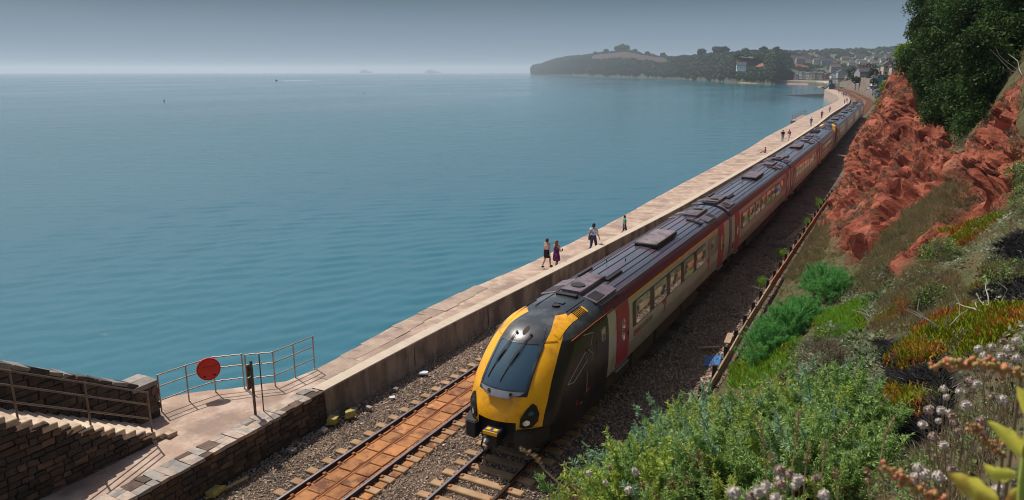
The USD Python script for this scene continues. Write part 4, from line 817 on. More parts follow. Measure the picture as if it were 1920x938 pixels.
leafmat('ice_green', (0.269, 0.373, 0.024), (0.455, 0.476, 0.032)); leafmat('ice_orange', (0.702, 0.264, 0.030), (0.750, 0.396, 0.048)); leafmat('ice_red', (0.375, 0.083, 0.045), (0.480, 0.150, 0.053))
leafmat('grass_lush', (0.136, 0.352, 0.029), (0.224, 0.480, 0.048), tr=.4); leafmat('grass_dry', (0.310, 0.227, 0.101), (0.413, 0.310, 0.157)); leafmat('grass_dull', (0.161, 0.189, 0.063), (0.266, 0.245, 0.105))
leafmat('leaf_grey', (0.241, 0.293, 0.172), (0.466, 0.500, 0.310)); leafmat('leaf_dark', (0.018, 0.055, 0.013), (0.055, 0.105, 0.025), tr=.2); leafmat('leaf_mid', (0.049, 0.119, 0.025), (0.098, 0.182, 0.039)); leafmat('leaf_bright', (0.195, 0.360, 0.030), (0.285, 0.435, 0.053), tr=.4)
leafmat('heath', (0.164, 0.126, 0.088), (0.252, 0.202, 0.145)); leafmat('char_twig', (0.010, 0.010, 0.011), (0.03, 0.028, 0.028), tr=.02)
mat('bark', (0.13, 0.085, 0.055), (0.20, 0.14, 0.10), scale=6, rough=.95, bump=.4); mat('dead_wood', (0.50, 0.46, 0.42), (0.36, 0.32, 0.28), scale=6, rough=.9); mat('straw', (0.44, 0.32, 0.17), (0.34, 0.23, 0.12), scale=8, rough=.9)
def spikes(base, tip, w, perp=None, r_=rng):
    """one slim two-triangle blade from each base to each tip"""
    base, tip = np.asarray(base, float), np.asarray(tip, float); d = tip - base; q = r_.normal(size=d.shape) if perp is None else perp
    s = np.cross(d, q); s /= np.linalg.norm(s, axis=1, keepdims=True) + 1e-9; s = s * np.asarray(w).reshape(-1, 1); m = base + d * .45; n_ = len(base)
    v = np.stack([base - s * .4, base + s * .4, m + s, tip, m - s], 1).reshape(-1, 3); i = np.arange(n_)[:, None] * 5
    return v, np.vstack([i + [0, 1, 2], i + [0, 2, 4], i + [4, 2, 3]])
def rand_dir(n_, up=0.0, r_=rng): d = r_.normal(size=(n_, 3)); d /= np.linalg.norm(d, axis=1, keepdims=True); d[:, 2] += up; return d / np.linalg.norm(d, axis=1, keepdims=True)
def gorse_shoot(seed, L_=.58, side=9, sl=.16, sp=.066, w=.0056):
    r_ = np.random.default_rng(seed); mb = MB(); segs = [(np.zeros(3), np.array([r_.normal(0, .06), r_.normal(0, .06), L_]))]
    for i in range(side):
        t = r_.uniform(.12, .9); a = r_.uniform(0, 2 * PI); b = segs[0][1] * t; l = sl * (1.15 - t) * r_.uniform(.7, 1.3); segs.append((b, b + np.array([math.cos(a) * .75, math.sin(a) * .75, .75]) * l))
    for k_, (a, b) in enumerate(segs):
        l = np.linalg.norm(b - a); n_ = int(l * (150 if k_ else 190)) + 4; t = r_.uniform(.08, 1, n_); base = a + (b - a) * t[:, None]; d = rand_dir(n_, 0, r_) + (b - a) / l * .75
        d /= np.linalg.norm(d, axis=1, keepdims=True); mb.add(*spikes(base, base + d * (sp * r_.uniform(.6, 1.2, n_) * (1.1 - .45 * t))[:, None], np.full(n_, w), r_=r_))
        mb.tube([a, b], [.006, .003], 3, False)
    return mb.arr()
def plume(seed, L_=.9, n_=85):
    r_ = np.random.default_rng(seed); t = r_.uniform(.1, 1, n_); base = np.stack([.22 * t ** 2, .05 * np.sin(3 * t), L_ * t * (1 - .18 * t)], 1); d = rand_dir(n_, .7, r_) + [.5, 0, .2]
    d /= np.linalg.norm(d, axis=1, keepdims=True); mb = MB().add(*spikes(base, base + d * (r_.uniform(.12, .28, n_) * (1.1 - .5 * t))[:, None], np.full(n_, .0085), r_=r_)); mb.tube([(0, 0, 0), (.05, 0, L_ * .5), (.22, .02, L_ * .82)], [.012, .008, .003], 4, False); return mb.arr()
def tuft(seed, n_=16, h=.22, spread=.5, w=.006):
    r_ = np.random.default_rng(seed); b = r_.normal(0, .05, (n_, 3)); b[:, 2] = 0; d = np.stack([r_.normal(0, spread, n_), r_.normal(0, spread, n_), np.ones(n_)], 1); d /= np.linalg.norm(d, axis=1, keepdims=True); return MB().add(*spikes(b, b + d * (h * r_.uniform(.5, 1.15, n_))[:, None], np.full(n_, w), r_=r_)).arr()
def fingers(seed, n_=15):
    r_ = np.random.default_rng(seed); mb = MB()
    for i in range(n_):
        b = np.append(r_.normal(0, .08, 2), 0); d = np.append(r_.normal(0, .35, 2), 1); h = r_.uniform(.06, .12); c = b + d * h; s = rand_dir(1, 0, r_)[0] * .012; e = np.cross(d, s); e = e / np.linalg.norm(e) * .012
        mb.add([b - s, b + s * .6 + e, b + s * .6 - e, b + (c - b) * .6 - s * 1.1, b + (c - b) * .6 + s * .7 + e, b + (c - b) * .6 + s * .7 - e, c], [(0, 1, 4), (0, 4, 3), (1, 2, 5), (1, 5, 4), (2, 0, 3), (2, 3, 5), (3, 4, 6), (4, 5, 6), (5, 3, 6)])
    return mb.arr()
def leaf_cluster(seed, n_=45, R=.5, ls=.10, flat=.8, droop=0.0):
    r_ = np.random.default_rng(seed); p = rand_dir(n_, 0, r_) * (R * r_.uniform(.35, 1, n_) ** .6)[:, None]; p[:, 2] *= flat; d = rand_dir(n_, .2 - droop, r_); s = np.cross(d, r_.normal(size=(n_, 3))); s /= np.linalg.norm(s, axis=1, keepdims=True)
    l = (ls * r_.uniform(.6, 1.3, n_))[:, None]; v = np.stack([p, p + d * l * .5 + s * l * .33, p + d * l, p + d * l * .5 - s * l * .33], 1).reshape(-1, 3); i = np.arange(n_)[:, None] * 4
    return v, np.vstack([i + [0, 1, 2], i + [0, 2, 3]])
def in_poly(poly, n_, r_=rng):
    P_ = np.array(poly); out = []
    while len(out) < n_:
        y, z = r_.uniform(P_[:, 0].min(), P_[:, 0].max(), n_ * 3), r_.uniform(P_[:, 1].min(), P_[:, 1].max(), n_ * 3); k_ = inside(poly, y, z); out += list(zip(y[k_], z[k_]))
    o = np.array(out[:n_]); return o[:, 0], o[:, 1]
def lay(name, protos, y, z, s0, s1, lean=.35, sink=.0, parent=None, ids=None, **kw):
    n_ = len(y); d = ground_n(y, z) * lean + [0, 0, 1]; d += rng.normal(0, .12, d.shape); q = quat_to(d, rng.uniform(0, 6.28, n_)); s = rng.uniform(s0, s1, n_)
    return scatter(name, protos, ground_pt(y, z) - np.array([0, 0, 1]) * (sink * s)[:, None], s, q, ids if ids is not None else rng.integers(0, len(protos), n_), parent, **kw)

# ground cover over the slope: dull and dry grass, thinner where it is bare or burnt
gy = rng.uniform(-15, 70, 60000); gz = rng.uniform(.15, 12.5, 60000)
wgt = np.exp(-np.maximum(gy - 0, 0) / 40) * (.25 + .75 * np.clip(1 - rock_now(np.stack([gy, gz], 1)) * 1.0, 0, 1)) * np.clip((14 - gz + gy * .12) / 8, .15, 1)
wgt *= np.where(rock_now(np.stack([gy, gz], 1)) > .5, .55 * (ground_n(gy, gz)[:, 2] > .1), 1) * (meshkit.fbm(np.stack([gy * .5, gz * .8, 0 * gy], 1), 3, 55) > .44)
k_ = rng.uniform(0, 1, 60000) < wgt * .62; gy, gz = gy[k_], gz[k_]
dryness = meshkit.fbm(np.stack([gy * .28, gz * .5, 0 * gy + 3], 1), 3, 61) + rng.normal(0, .06, len(gy)); ids = np.where(dryness > .55, rng.integers(0, 2, len(gy)), np.where(dryness > .46, rng.integers(2, 4, len(gy)), rng.integers(4, 6, len(gy))))
gsc = np.clip(.55 + gy * .012, .5, 1.3)
d = ground_n(gy, gz) * .35 + [0, 0, 1] + rng.normal(0, .15, (len(gy), 3))
scatter('slope_grass', [(tuft(1), L['grass_dry'], False), (tuft(2, 18, .28), L['grass_dry'], False), (tuft(3, 22, .16, .8), L['heath'], False), (leaf_cluster(4, 26, .16, .05, .6), L['heath'], False), (leaf_cluster(5, 30, .17, .055, .6), L['grass_dull'], False), (tuft(6, 18, .2, .7), L['grass_dull'], False)],
        ground_pt(gy, gz), gsc * rng.uniform(.7, 1.4, len(gy)), quat_to(d, rng.uniform(0, 6.28, len(gy))), ids, kind='stuff')
for i, poly in enumerate(DRY):
    y, z = in_poly(poly, (650, 1500, 900, 800)[i]); lay('dry_grass', [(tuft(11, 22, .34, .45), L['grass_dry'], False), (tuft(12, 20, .26, .6), L['grass_dull'], False), (leaf_cluster(13, 30, .2, .06, .6), L['heath'], False)] if i < 3 else [(tuft(12, 16, .20, .9, .004), L['grass_dull'], False), (leaf_cluster(13, 34, .16, .04, .6), L['heath'], False), (tuft(17, 12, .22, 1.4, .004), L['heath'], False), (leaf_cluster(18, 40, .15, .04, .6), L['gorse_green'], False), (tuft(19, 10, .2, 1.6, .004), L['char_twig'], False)], y, z, .8, 1.7 if i < 2 else 1.1, kind='stuff')
for i, poly in enumerate(LUSH):
    y, z = in_poly(poly, 1500); lay('lush_grass', [(tuft(14, 20, .20, .5), L['grass_lush'], False), (tuft(15, 20, .17, .7), L['grass_lush'], False), (fingers(16), L['ice_green'], False)], y, z, .8, 1.5, kind='stuff')
for i, poly in enumerate(ICE):
    ar = max(.5, (max(a for a, b in poly) - min(a for a, b in poly)) * (max(b for a, b in poly) - min(b for a, b in poly))); y, z = in_poly(poly, int(min(2600, 420 * ar)))
    gap_ = meshkit.fbm(np.stack([y * .9, z * 1.6, 0 * y + i], 1), 3, 73) > .46; y, z = y[gap_], z[gap_]; yy = y + rng.normal(0, .12, len(y)); c_ = meshkit.fbm(np.stack([y * 1.4, z * 1.9, 0 * y], 1), 3, 71) + rng.normal(0, .1, len(y)); ids = np.where(c_ < .57, 0, np.where(c_ < .68, 1, 2)); ids = np.where(rng.uniform(0, 1, len(y)) < .08, 2, ids)
    lay('ice_plant', [(fingers(21, 18), L['ice_green'], False), (fingers(22, 16), L['ice_orange'], False), (fingers(23, 14), L['ice_red'], False)], yy, z, .75, 1.35, ids=ids, kind='stuff')
for i, poly in enumerate(CHAR):
    y, z = in_poly(poly, (1500, 2300, 500)[i]); lay('burnt_scrub', [(tuft(31, 14, .16, 1.6, .006), L['char_twig'], False), (tuft(32, 10, .22, 2.2, .005), L['char_twig'], False)], y, z, .7, 1.4, kind='stuff')
    y, z = in_poly(poly, 70); lay('ash_twigs', [(tuft(33, 7, .3, 2.4, .006), L['dead_wood'], False)], y, z, .5, 1.0, kind='stuff')
for i, poly in enumerate(GREY):
    y, z = in_poly(poly, (800, 900)[i]); lay('grey_leaved_scrub', [(leaf_cluster(35, 34, .20, .07, .7), L['leaf_grey'], False), (leaf_cluster(36, 30, .22, .06, .7), L['leaf_mid'], False), (leaf_cluster(37, 34, .2, .08, .6), L['leaf_grey'], False)], y, z, .7, 1.4, kind='stuff')

# dry scrub rooted on the ledges of the red rock
nz_ = np.cross(np.gradient(PT, axis=0), np.gradient(PT, axis=1)); nz_ = nz_ / (np.linalg.norm(nz_, axis=-1, keepdims=True) + 1e-9); nz_ = np.where(nz_[..., :1] > 0, -nz_, nz_)
ok_ = (rock > .6) & (nz_[..., 2] > .12) & (PT[..., 2] > .6) & (meshkit.fbm(PT / np.array([2.2, 3.0, 1.4]), 3, 88) > .50 - .012 * np.clip(PT[..., 2] - 4, 0, 9)); i0, i1 = np.nonzero(ok_); pk_ = rng.choice(len(i0), min(2300, len(i0)), replace=False); Pl = PT[i0[pk_], i1[pk_]] + rng.normal(0, .05, (len(pk_), 3))
scatter('ledge_scrub', [(tuft(201, 20, .30, .8, .010), L['heath'], False), (leaf_cluster(202, 30, .22, .07, .7), L['heath'], False), (leaf_cluster(203, 30, .24, .07, .7), L['grass_dull'], False), (tuft(204, 20, .34, .6, .010), L['grass_dry'], False)], Pl, rng.uniform(.6, 1.6, len(Pl)), quat_to(nz_[i0[pk_], i1[pk_]] + [0, 0, .8], rng.uniform(0, 6.28, len(Pl))), rng.choice(4, len(Pl), p=(.4, .3, .15, .15)), kind='stuff')
# low mixed scrub, grey heath and dull green cushions between the mats
my, mz = [], []
for a, b, c_, e_, m_ in ((-8, 20, 4.4, 8.5, 2600), (2, 34, 2.0, 7.5, 1500)):
    y = rng.uniform(a, b, m_); z = rng.uniform(c_, e_, m_); k_ = (rock_now(np.stack([y, z], 1)) < .3) & (meshkit.fbm(np.stack([y * .8, z * 1.3, 0 * y + 9], 1), 3, 81) > .47); my.append(y[k_]); mz.append(z[k_])
my, mz = np.concatenate(my), np.concatenate(mz); c_ = meshkit.fbm(np.stack([my * .7, mz * 1.1, 0 * my + 4], 1), 2, 83) + rng.normal(0, .05, len(my))
lay('low_scrub', [(leaf_cluster(211, 40, .22, .055, .65), L['heath'], False), (leaf_cluster(212, 40, .22, .055, .65), L['gorse_green'], False), (leaf_cluster(213, 40, .22, .06, .65), L['leaf_grey'], False), (leaf_cluster(214, 40, .22, .055, .65), L['leaf_mid'], False)], my, mz, .6, 1.3, ids=np.where(c_ < .46, 0, np.where(c_ < .52, 1, np.where(c_ < .57, 3, 2))), kind='stuff')
# shrubs: a crown of shoots on stems
def shrub(name, label, blobs, protos, n_, s0, s1, base=None, up=.6, ids=None, cat='shrub', group=None, inner=.35, part='foliage', stems=5, out=1.0):
    """blobs: (centre, radii); the shoots stand on and inside them and point outwards and up"""
    base = np.array(base if base is not None else np.array(blobs[0][0]) - [0, 0, blobs[0][1][2]], float); t = empty(name, tuple(base), label=label, cat=cat, group=group); P_, D_ = [], []
    vol = np.array([np.prod(r) ** .67 for c, r in blobs]); num = np.maximum(1, (n_ * vol / vol.sum()).astype(int))
    for (c, r), m in zip(blobs, num):
        d = rand_dir(m, .25); k_ = rng.uniform(inner, 1, m) ** .5; lump = .58 + .72 * meshkit.noise(d * 2.3 + np.array(c) * .37, 3); P_.append(np.array(c) + d * np.array(r) * (k_ * lump)[:, None]); D_.append(d * out + [0, 0, up] + rng.normal(0, .22, d.shape))
    P_, D_ = np.vstack(P_) - base, np.vstack(D_); s = rng.uniform(s0, s1, len(P_))
    scatter(part, protos, P_, s, quat_to(D_, rng.uniform(0, 6.28, len(P_))), ids(P_ + base) if ids else rng.integers(0, len(protos), len(P_)), t, kind='stuff')
    for i in range(stems):
        c, r = blobs[i % len(blobs)]; e = np.array(c) - base + rng.normal(0, .3, 3) * np.array(r); MB().tube([rng.normal(0, .05, 3) - [0, 0, .15], e * [.4, .4, .55] , e], [.05 * r[0] + .01, .03 * r[0] + .006, .006], 5).build('stem', L['bark'], t)
    return t
GS = [(gorse_shoot(i), L[m], False) for i, m in ((51, 'gorse_yellow'), (52, 'gorse_yellow'), (53, 'gorse_green'), (54, 'gorse_green'), (55, 'gorse_blue'), (56, 'gorse_blue'), (57, 'gorse_dry'))]
def pick(*w): return lambda p_: rng.choice(7, len(p_), p=np.array(w) / sum(w))
gorse = [((6.62, -8.9, 5.20), (.55, .65, .62), pick(4, 4, 1, 1, 1, 1, .4), 'yellow-green gorse bush at the bottom edge, the one furthest left beside the ballast'),
    ((6.75, -7.8, 5.25), (.5, .6, .62), pick(1, 1, 2, 2, 4, 4, .2), 'blue-green gorse bush whose long spiky shoots reach out over the dark ballast'),
    ((7.25, -9.1, 5.65), (.70, .75, .85), pick(4, 4, 2, 2, 1, 1, 1.2), 'yellow-green gorse bush with a dead brown spray at the bottom of the slope'),
    ((7.02, -6.6, 5.10), (.60, .75, .85), pick(1, 1, 2, 2, 4, 4, .2), 'blue-green gorse bush in front of the near end of the timber fence'),
    ((7.65, -7.0, 5.50), (.70, .80, .75), pick(3, 3, 3, 3, 2, 2, .2), 'broad pale green gorse bush in the middle of the gorse thicket'),
    ((8.05, -8.8, 6.0), (.72, .75, .72), pick(3, 3, 4, 4, 1, 1, .4), 'bright green gorse bush behind the grey seed heads at the bottom edge'),
    ((8.25, -6.2, 5.65), (.70, .85, .65), pick(2, 2, 4, 4, 2, 2, .2), 'mid green gorse bush below the grey-leaved scrub'),
    ((8.80, -6.8, 6.05), (.55, .80, .60), pick(1, 1, 5, 5, 1, 1, .2), 'deep green gorse bush at the right end of the thicket, next to the burnt ground'),
    ((8.75, -8.7, 6.35), (.60, .65, .62), pick(1, 1, 5, 5, 1, 1, .5), 'dark green gorse bush above the dry stalks at the bottom right')]
for c, r, pk, lb_ in gorse:
    sub = [((c[0] + rng.uniform(-.3, .3) * r[0], c[1] + rng.uniform(-.5, .5) * r[1], c[2] + rng.uniform(-.1, .25) * r[2]), tuple(np.array(r) * rng.uniform(.55, .8))) for _ in range(3)]
    gb = shrub('gorse_bush', lb_, [(c, r)] + sub, GS, 560, .55, 1.05, base=(c[0] + .15, c[1], c[2] - r[2] - .35), ids=pk, cat='gorse', inner=.5)
    bp = np.array((c[0] + .15, c[1], c[2] - r[2] - .35)); d = rand_dir(46, .55); pp = np.array(c) + d * np.array(r) * .8 - bp
    scatter('long_shoots', GS, pp, rng.uniform(.95, 1.45, 46), quat_to(d + [-.15, .1, .45] + rng.normal(0, .2, (46, 3)), rng.uniform(0, 6.28, 46)), pk(pp), gb, kind='stuff')
TP = [(plume(i), L['tamarisk'], False) for i in (61, 62, 63)]
shrub('tamarisk_bush', 'large feathery bright green bush behind the timber fence', [((6.35, 7.6, 2.55), (.55, .8, .6)), ((6.05, 6.4, 2.35), (.42, .55, .5)), ((6.75, 8.7, 2.7), (.45, .6, .5))], TP, 620, .5, .9, base=(6.4, 7.5, 1.5), up=.9, cat='bush')
shrub('tamarisk_bush', 'second, darker feathery bush behind the first, against the red scree', [((6.85, 15.2, 2.2), (.6, .95, .5)), ((7.3, 14.2, 2.45), (.45, .6, .4))], TP, 380, .5, .85, base=(6.9, 15, 1.4), up=.8, cat='bush')
shrub('twiggy_shrub', 'half-bare twiggy shrub with small pale leaves between the gorse and the lush grass', [((8.05, .8, 4.35), (.55, .6, .5))], [(leaf_cluster(71, 20, .2, .06, .7), L['leaf_grey'], False), (tuft(72, 12, .5, .8, .004), L['bark'], False)], 170, .7, 1.2, base=(8.1, .8, 3.85))
# dark scrub hanging over the top of the cliff
DL = [(leaf_cluster(i, 70, .62, .17, .85, .25), L[m], False) for i, m in ((81, 'leaf_dark'), (82, 'leaf_dark'), (83, 'leaf_mid'), (84, 'leaf_dark'))]
BL = [(leaf_cluster(i, 60, .5, .14, .85), L[m], False) for i, m in ((85, 'leaf_bright'), (86, 'leaf_mid'), (87, 'leaf_bright'))]
top_shrubs = [((63, 16.6), 1.6, 'dark bushy shrub on the skyline at the cliff edge'), ((57, 13.6), 1.4, 'dark shrub just below the skyline shrub'), ((50, 13.8), 2.0, 'large dark green shrub hanging over the top of the red face'), ((46, 11.6), 1.6, 'dark shrub below the large one, overhanging the red rock'), ((42.5, 9.9), 1.5, 'lowest dark shrub on the left, ending in a tongue on the red rock'),
    ((45, 15.6), 2.1, 'dark shrub high on the cliff, third from the skyline'), ((39, 13.2), 2.0, 'dense dark shrub in the middle of the overgrown cliff top'), ((38, 10.4), 1.7, 'dark shrub above the gully between the two red faces'), ((35, 8.6), 1.25, 'fresher green shrub at the lower tip of the overgrown patch'), ((33, 15.0), 2.1, 'very dark shrub at the top right of the picture'),
    ((31, 12.0), 1.8, 'dark shrub at the right edge above the orange spur'), ((28.5, 10.0), 1.4, 'shrub at the right edge just above the orange spur'), ((36, 16.5), 2.2, 'black-green shrub touching the upper edge of the picture'), ((31.5, 9.2), 1.1, 'small bright-tipped shrub on the rim of the orange spur')]
for i, ((y, z), R, lb_) in enumerate(top_shrubs):
    g_ = ground_pt(y, z); n_ = ground_n(y, z); c = g_ + n_ * R * .45 + [0, 0, .2]
    sub = [(tuple(c + rng.normal(0, .55, 3) * R + [0, 0, -.25 * R]), (R * .6, R * .7, R * .55)) for _ in range(4)]
    shrub('cliff_shrub', lb_, [(tuple(c), (R, R * 1.1, R * .85))] + sub, DL, int(190 * R), .6, 1.15, base=tuple(g_), up=.1, group='shrubs overgrowing the cliff top', stems=4, inner=.25)
for i, (y, z, R, lb_) in enumerate(((66, 12.3, .9, 'bright green bush on the skyline edge above the town'), (72, 10.6, .75, 'bright green creeper bush lower on the skyline edge'), (77, 9.0, .65, 'bright green bush on the skyline edge, third from the top'), (80, 7.2, .6, 'small bright green bush on the skyline above the cars'), (83, 5.2, .6, 'lowest bright green bush on the cliff edge beside the railway'))):
    g_ = ground_pt(y, z); shrub('edge_bush', lb_, [(tuple(g_ + ground_n(y, z) * .4), (R, R * 1.3, R)), (tuple(g_ + rng.normal(0, .5, 3)), (R * .7, R, R * .7))], BL, int(130 * R), .5, 1.0, base=tuple(g_), up=.3, cat='bush', stems=3)
for i, (y, z, R, lb_) in enumerate(((14.5, 7.2, .8, 'grey-green shrub low on the orange spur at the right edge'), (9, 6.9, .7, 'spiky green shrub at the right edge above the burnt ground'), (3.2, 5.5, .45, 'small dull green shrub between the ice plant mats'), (6.3, 5.6, .55, 'dull green shrub beside the upper ice plant mat'), (1.0, 6.5, .5, 'low green shrub at the right edge below the burnt patch'))):
    g_ = ground_pt(y, z); shrub('slope_shrub', lb_, [(tuple(g_ + [0, 0, R * .3]), (R, R * 1.3, R * .6)), (tuple(g_ + rng.normal(0, .3, 3) * R), (R * .7, R, R * .5))], [(leaf_cluster(91, 40, .2, .06, .8), L['gorse_green'], False), (leaf_cluster(92, 36, .2, .06, .8), L['leaf_mid'], False), (tuft(94, 18, .3, .8, .006), L['grass_dull'], False), (leaf_cluster(93, 30, .2, .06), L['heath'], False)], int(230 * R), .6, 1.1, base=tuple(g_), stems=3)
# trackside weeds
for y, x, R, lb_ in ((50, 3.3, .5, 'yellow-green weeds at the far end of the timber fence'), (41, 3.4, .4, 'low green weeds beside the timber fence'), (30, 3.2, .35, 'small weeds in the ballast by the pale rubble'), (23, 3.25, .3, 'weed in the ballast beside the brown fence board')):
    shrub('weed', lb_, [((x, y, -.05), (R, R * 2, R * .7))], [(leaf_cluster(95, 24, .16, .07), L['leaf_bright'], False), (tuft(96, 14, .3), L['grass_lush'], False)], int(110 * R), .6, 1.1, base=(x, y, -.2), cat='weed', stems=2)

# dead branches
def dead_branch(y, z, R, seed, label):
    r_ = np.random.default_rng(seed); g_ = ground_pt(y, z); t = empty('dead_branch', tuple(g_), label=label, cat='branch')
    for i in range(9):
        a = r_.uniform(0, 6.28); d = np.array([math.cos(a), math.sin(a), r_.uniform(.2, 1.0)]); p = [np.zeros(3)]; 
        for k_ in range(4): d = d + r_.normal(0, .35, 3); p.append(p[-1] + d / np.linalg.norm(d) * R * .28)
        MB().tube(p, np.linspace(.017, .006, 5), 5).build('twig', L['dead_wood'], t)
for a in ((-.9, 5.95, .75, 3, 'bleached dead branch on the slope above the burnt ground'), (-.9, 6.45, .7, 4, 'bleached dead twigs at the right, near the upper ice plant'), (3.6, 4.6, .6, 5, 'grey dead twigs at the left edge of the ice plant'), (24, 10.5, 1.6, 6, 'bare pale twigs in the dark shrubs at the upper right')): dead_branch(*a)

# foreground: dry seed heads, stalks, docks and yellow leaves close to the camera
mat('seed_head', (0.80, 0.72, 0.65), (0.66, 0.57, 0.50), scale=60, rough=.95, bump=.6, bscale=160); mat('seed_head_dark', (0.58, 0.45, 0.37), (0.34, 0.23, 0.18), scale=60, rough=.95, bump=.6, bscale=160)
mat('stalk_brown', (0.19, 0.115, 0.07), (0.27, 0.175, 0.105), scale=20, rough=.9); mat('dock_seed', (0.52, 0.17, 0.10), (0.58, 0.27, 0.12), scale=22, rough=.8); mat('dock_seed_green', (0.45, 0.36, 0.11), (0.38, 0.17, 0.07), scale=22, rough=.8)
mat('leaf_yellow', (0.85, 0.77, 0.12), (0.70, 0.70, 0.12), scale=12, rough=.5, c3=(0.42, 0.24, 0.06), s3=9.0, trans=.6)
def pompom(seed, R):
    r_ = np.random.default_rng(seed); n_ = 85; d = rand_dir(n_, .15, r_); b = d * R * .45; tip = d * (R * r_.uniform(.85, 1.1, n_))[:, None]; q = r_.normal(size=(n_, 3)); s = np.cross(d, q); s /= np.linalg.norm(s, axis=1, keepdims=True); s *= R * .20
    v = np.stack([b - s * .4, b + s * .4, tip + s, tip - s], 1).reshape(-1, 3); i = np.arange(n_)[:, None] * 4; mb = MB().add(v, np.vstack([i + [0, 1, 2], i + [0, 2, 3]])); m = trimesh.creation.icosphere(1, R * .80); return mb.tm(m).arr()
POM = [pompom(i, 1.0) for i in range(4)]
def seed_clump(root, heads, R, label, dark=.3):
    t = empty('seed_head_plant', tuple(root), label=label, cat='wild flower', group=None); root = np.array(root)
    for i, h in enumerate(heads):
        h = np.array(h) - root; r_ = R * rnd.uniform(.75, 1.2); b = np.array([rnd.uniform(-.05, .05), rnd.uniform(-.05, .05), 0])
        MB().tube([b, (b + h) / 2 + rng.normal(0, .02, 3), h], [.0022, .0019, .0016], 5).build('stalk', L['stalk_brown'], t)
        v, f = POM[i % 4]; MB().add(v * r_ + h, f).build('seed_head', L['seed_head_dark' if rnd.random() < dark else 'seed_head'], t)

# plants within a few metres of the camera, on the lip of the slope
def ground_z_at(x, y):
    zs = np.linspace(3, 12, 120); P_ = ground_pt(np.full(120, y), zs); i = int(np.argmin(np.abs(P_[:, 0] - x))); return float(P_[i, 2])
SEEDS = {
  'grey seed-head plant at the right edge, the topmost of the flowers': (0.019, [(9.61, -12.314, 9.591), (9.594, -12.256, 9.532), (9.612, -11.978, 9.405), (9.635, -12.088, 9.391), (9.624, -12.321, 9.519), (9.673, -12.147, 9.395), (9.587, -12.132, 9.526), (9.527, -12.327, 9.557), (9.51, -12.057, 9.448), (9.499, -12.376, 9.525)]),
  'seed-head plant with many brown stalks right of the burnt ground': (0.017, [(9.464, -12.585, 9.542), (9.447, -12.552, 9.468), (9.469, -12.582, 9.472), (9.417, -12.549, 9.413), (9.376, -12.51, 9.364), (9.37, -12.408, 9.358), (9.347, -12.74, 9.395), (9.319, -12.592, 9.337), (9.356, -12.566, 9.274), (9.376, -12.723, 9.383), (9.418, -12.82, 9.468), (9.559, -12.309, 9.322), (9.557, -12.61, 9.433)]),
  'brown seed-head plant left of the others against the burnt ground': (0.016, [(9.284, -13.065, 9.52), (9.392, -12.792, 9.378), (9.369, -12.918, 9.455), (9.274, -13.022, 9.442), (9.401, -12.843, 9.363), (9.3, -13.193, 9.479), (9.359, -12.905, 9.326), (9.326, -13.062, 9.351), (9.443, -13.078, 9.522), (9.476, -12.848, 9.384)]),
  'small clump of grey seed heads above the big yellow leaf at the bottom right': (0.017, [(9.276, -13.433, 9.456), (9.24, -13.675, 9.592), (9.354, -13.493, 9.481), (9.237, -13.659, 9.537), (9.248, -13.51, 9.477), (9.309, -13.483, 9.482), (9.326, -13.626, 9.588)]),
  'pale seed heads behind the yellow leaves in the bottom right corner': (0.017, [(9.497, -13.352, 9.456), (9.509, -13.397, 9.493), (9.521, -13.391, 9.457), (9.492, -13.364, 9.433), (9.458, -13.506, 9.492)]),
  'clump of pale seed heads in front of the gorse at the bottom centre right': (0.0165, [(8.872, -13.699, 9.495), (8.896, -13.652, 9.463), (8.942, -13.875, 9.577), (8.872, -13.678, 9.456), (8.889, -13.816, 9.513), (8.925, -13.771, 9.496), (8.984, -13.837, 9.576), (8.843, -13.747, 9.459)]),
  'row of pale seed heads cut by the bottom edge in front of the gorse': (0.019, [(8.82, -14.186, 9.669), (8.839, -14.023, 9.575), (8.878, -14.158, 9.677), (8.908, -14.07, 9.617), (9.02, -14.052, 9.648)]),
  'tiny pale seed heads among the yellow-green gorse at the bottom left of the thicket': (0.027, [(7.255, -11.19, 7.729), (7.489, -11.382, 7.936), (7.653, -11.312, 7.928), (7.342, -11.057, 7.606), (7.505, -10.983, 7.543), (7.583, -11.05, 7.752)]),
}
for lb_, (R, hs) in SEEDS.items():
    c = np.mean(hs, 0); ry = c[1] + .25; rx = c[0] + .05; gz_ = ground_z_at(rx, ry)
    seed_clump((rx, ry, max(gz_ - .05, c[2] - .9) if R > .02 or True else 0), hs, R, lb_, .6 if 'brown' in lb_ else .35)
DOCKS = [[(9.408, -13.892, 10.001), (9.367, -13.91, 10.014), (9.333, -13.927, 10.022), (9.276, -13.956, 10.023), (9.224, -13.987, 10.014)], [(9.248, -14.259, 9.824), (9.222, -14.27, 9.835), (9.185, -14.284, 9.857), (9.137, -14.301, 9.889)], [(9.415, -13.787, 9.733), (9.388, -13.794, 9.76), (9.36, -13.802, 9.787), (9.34, -13.807, 9.807)]]
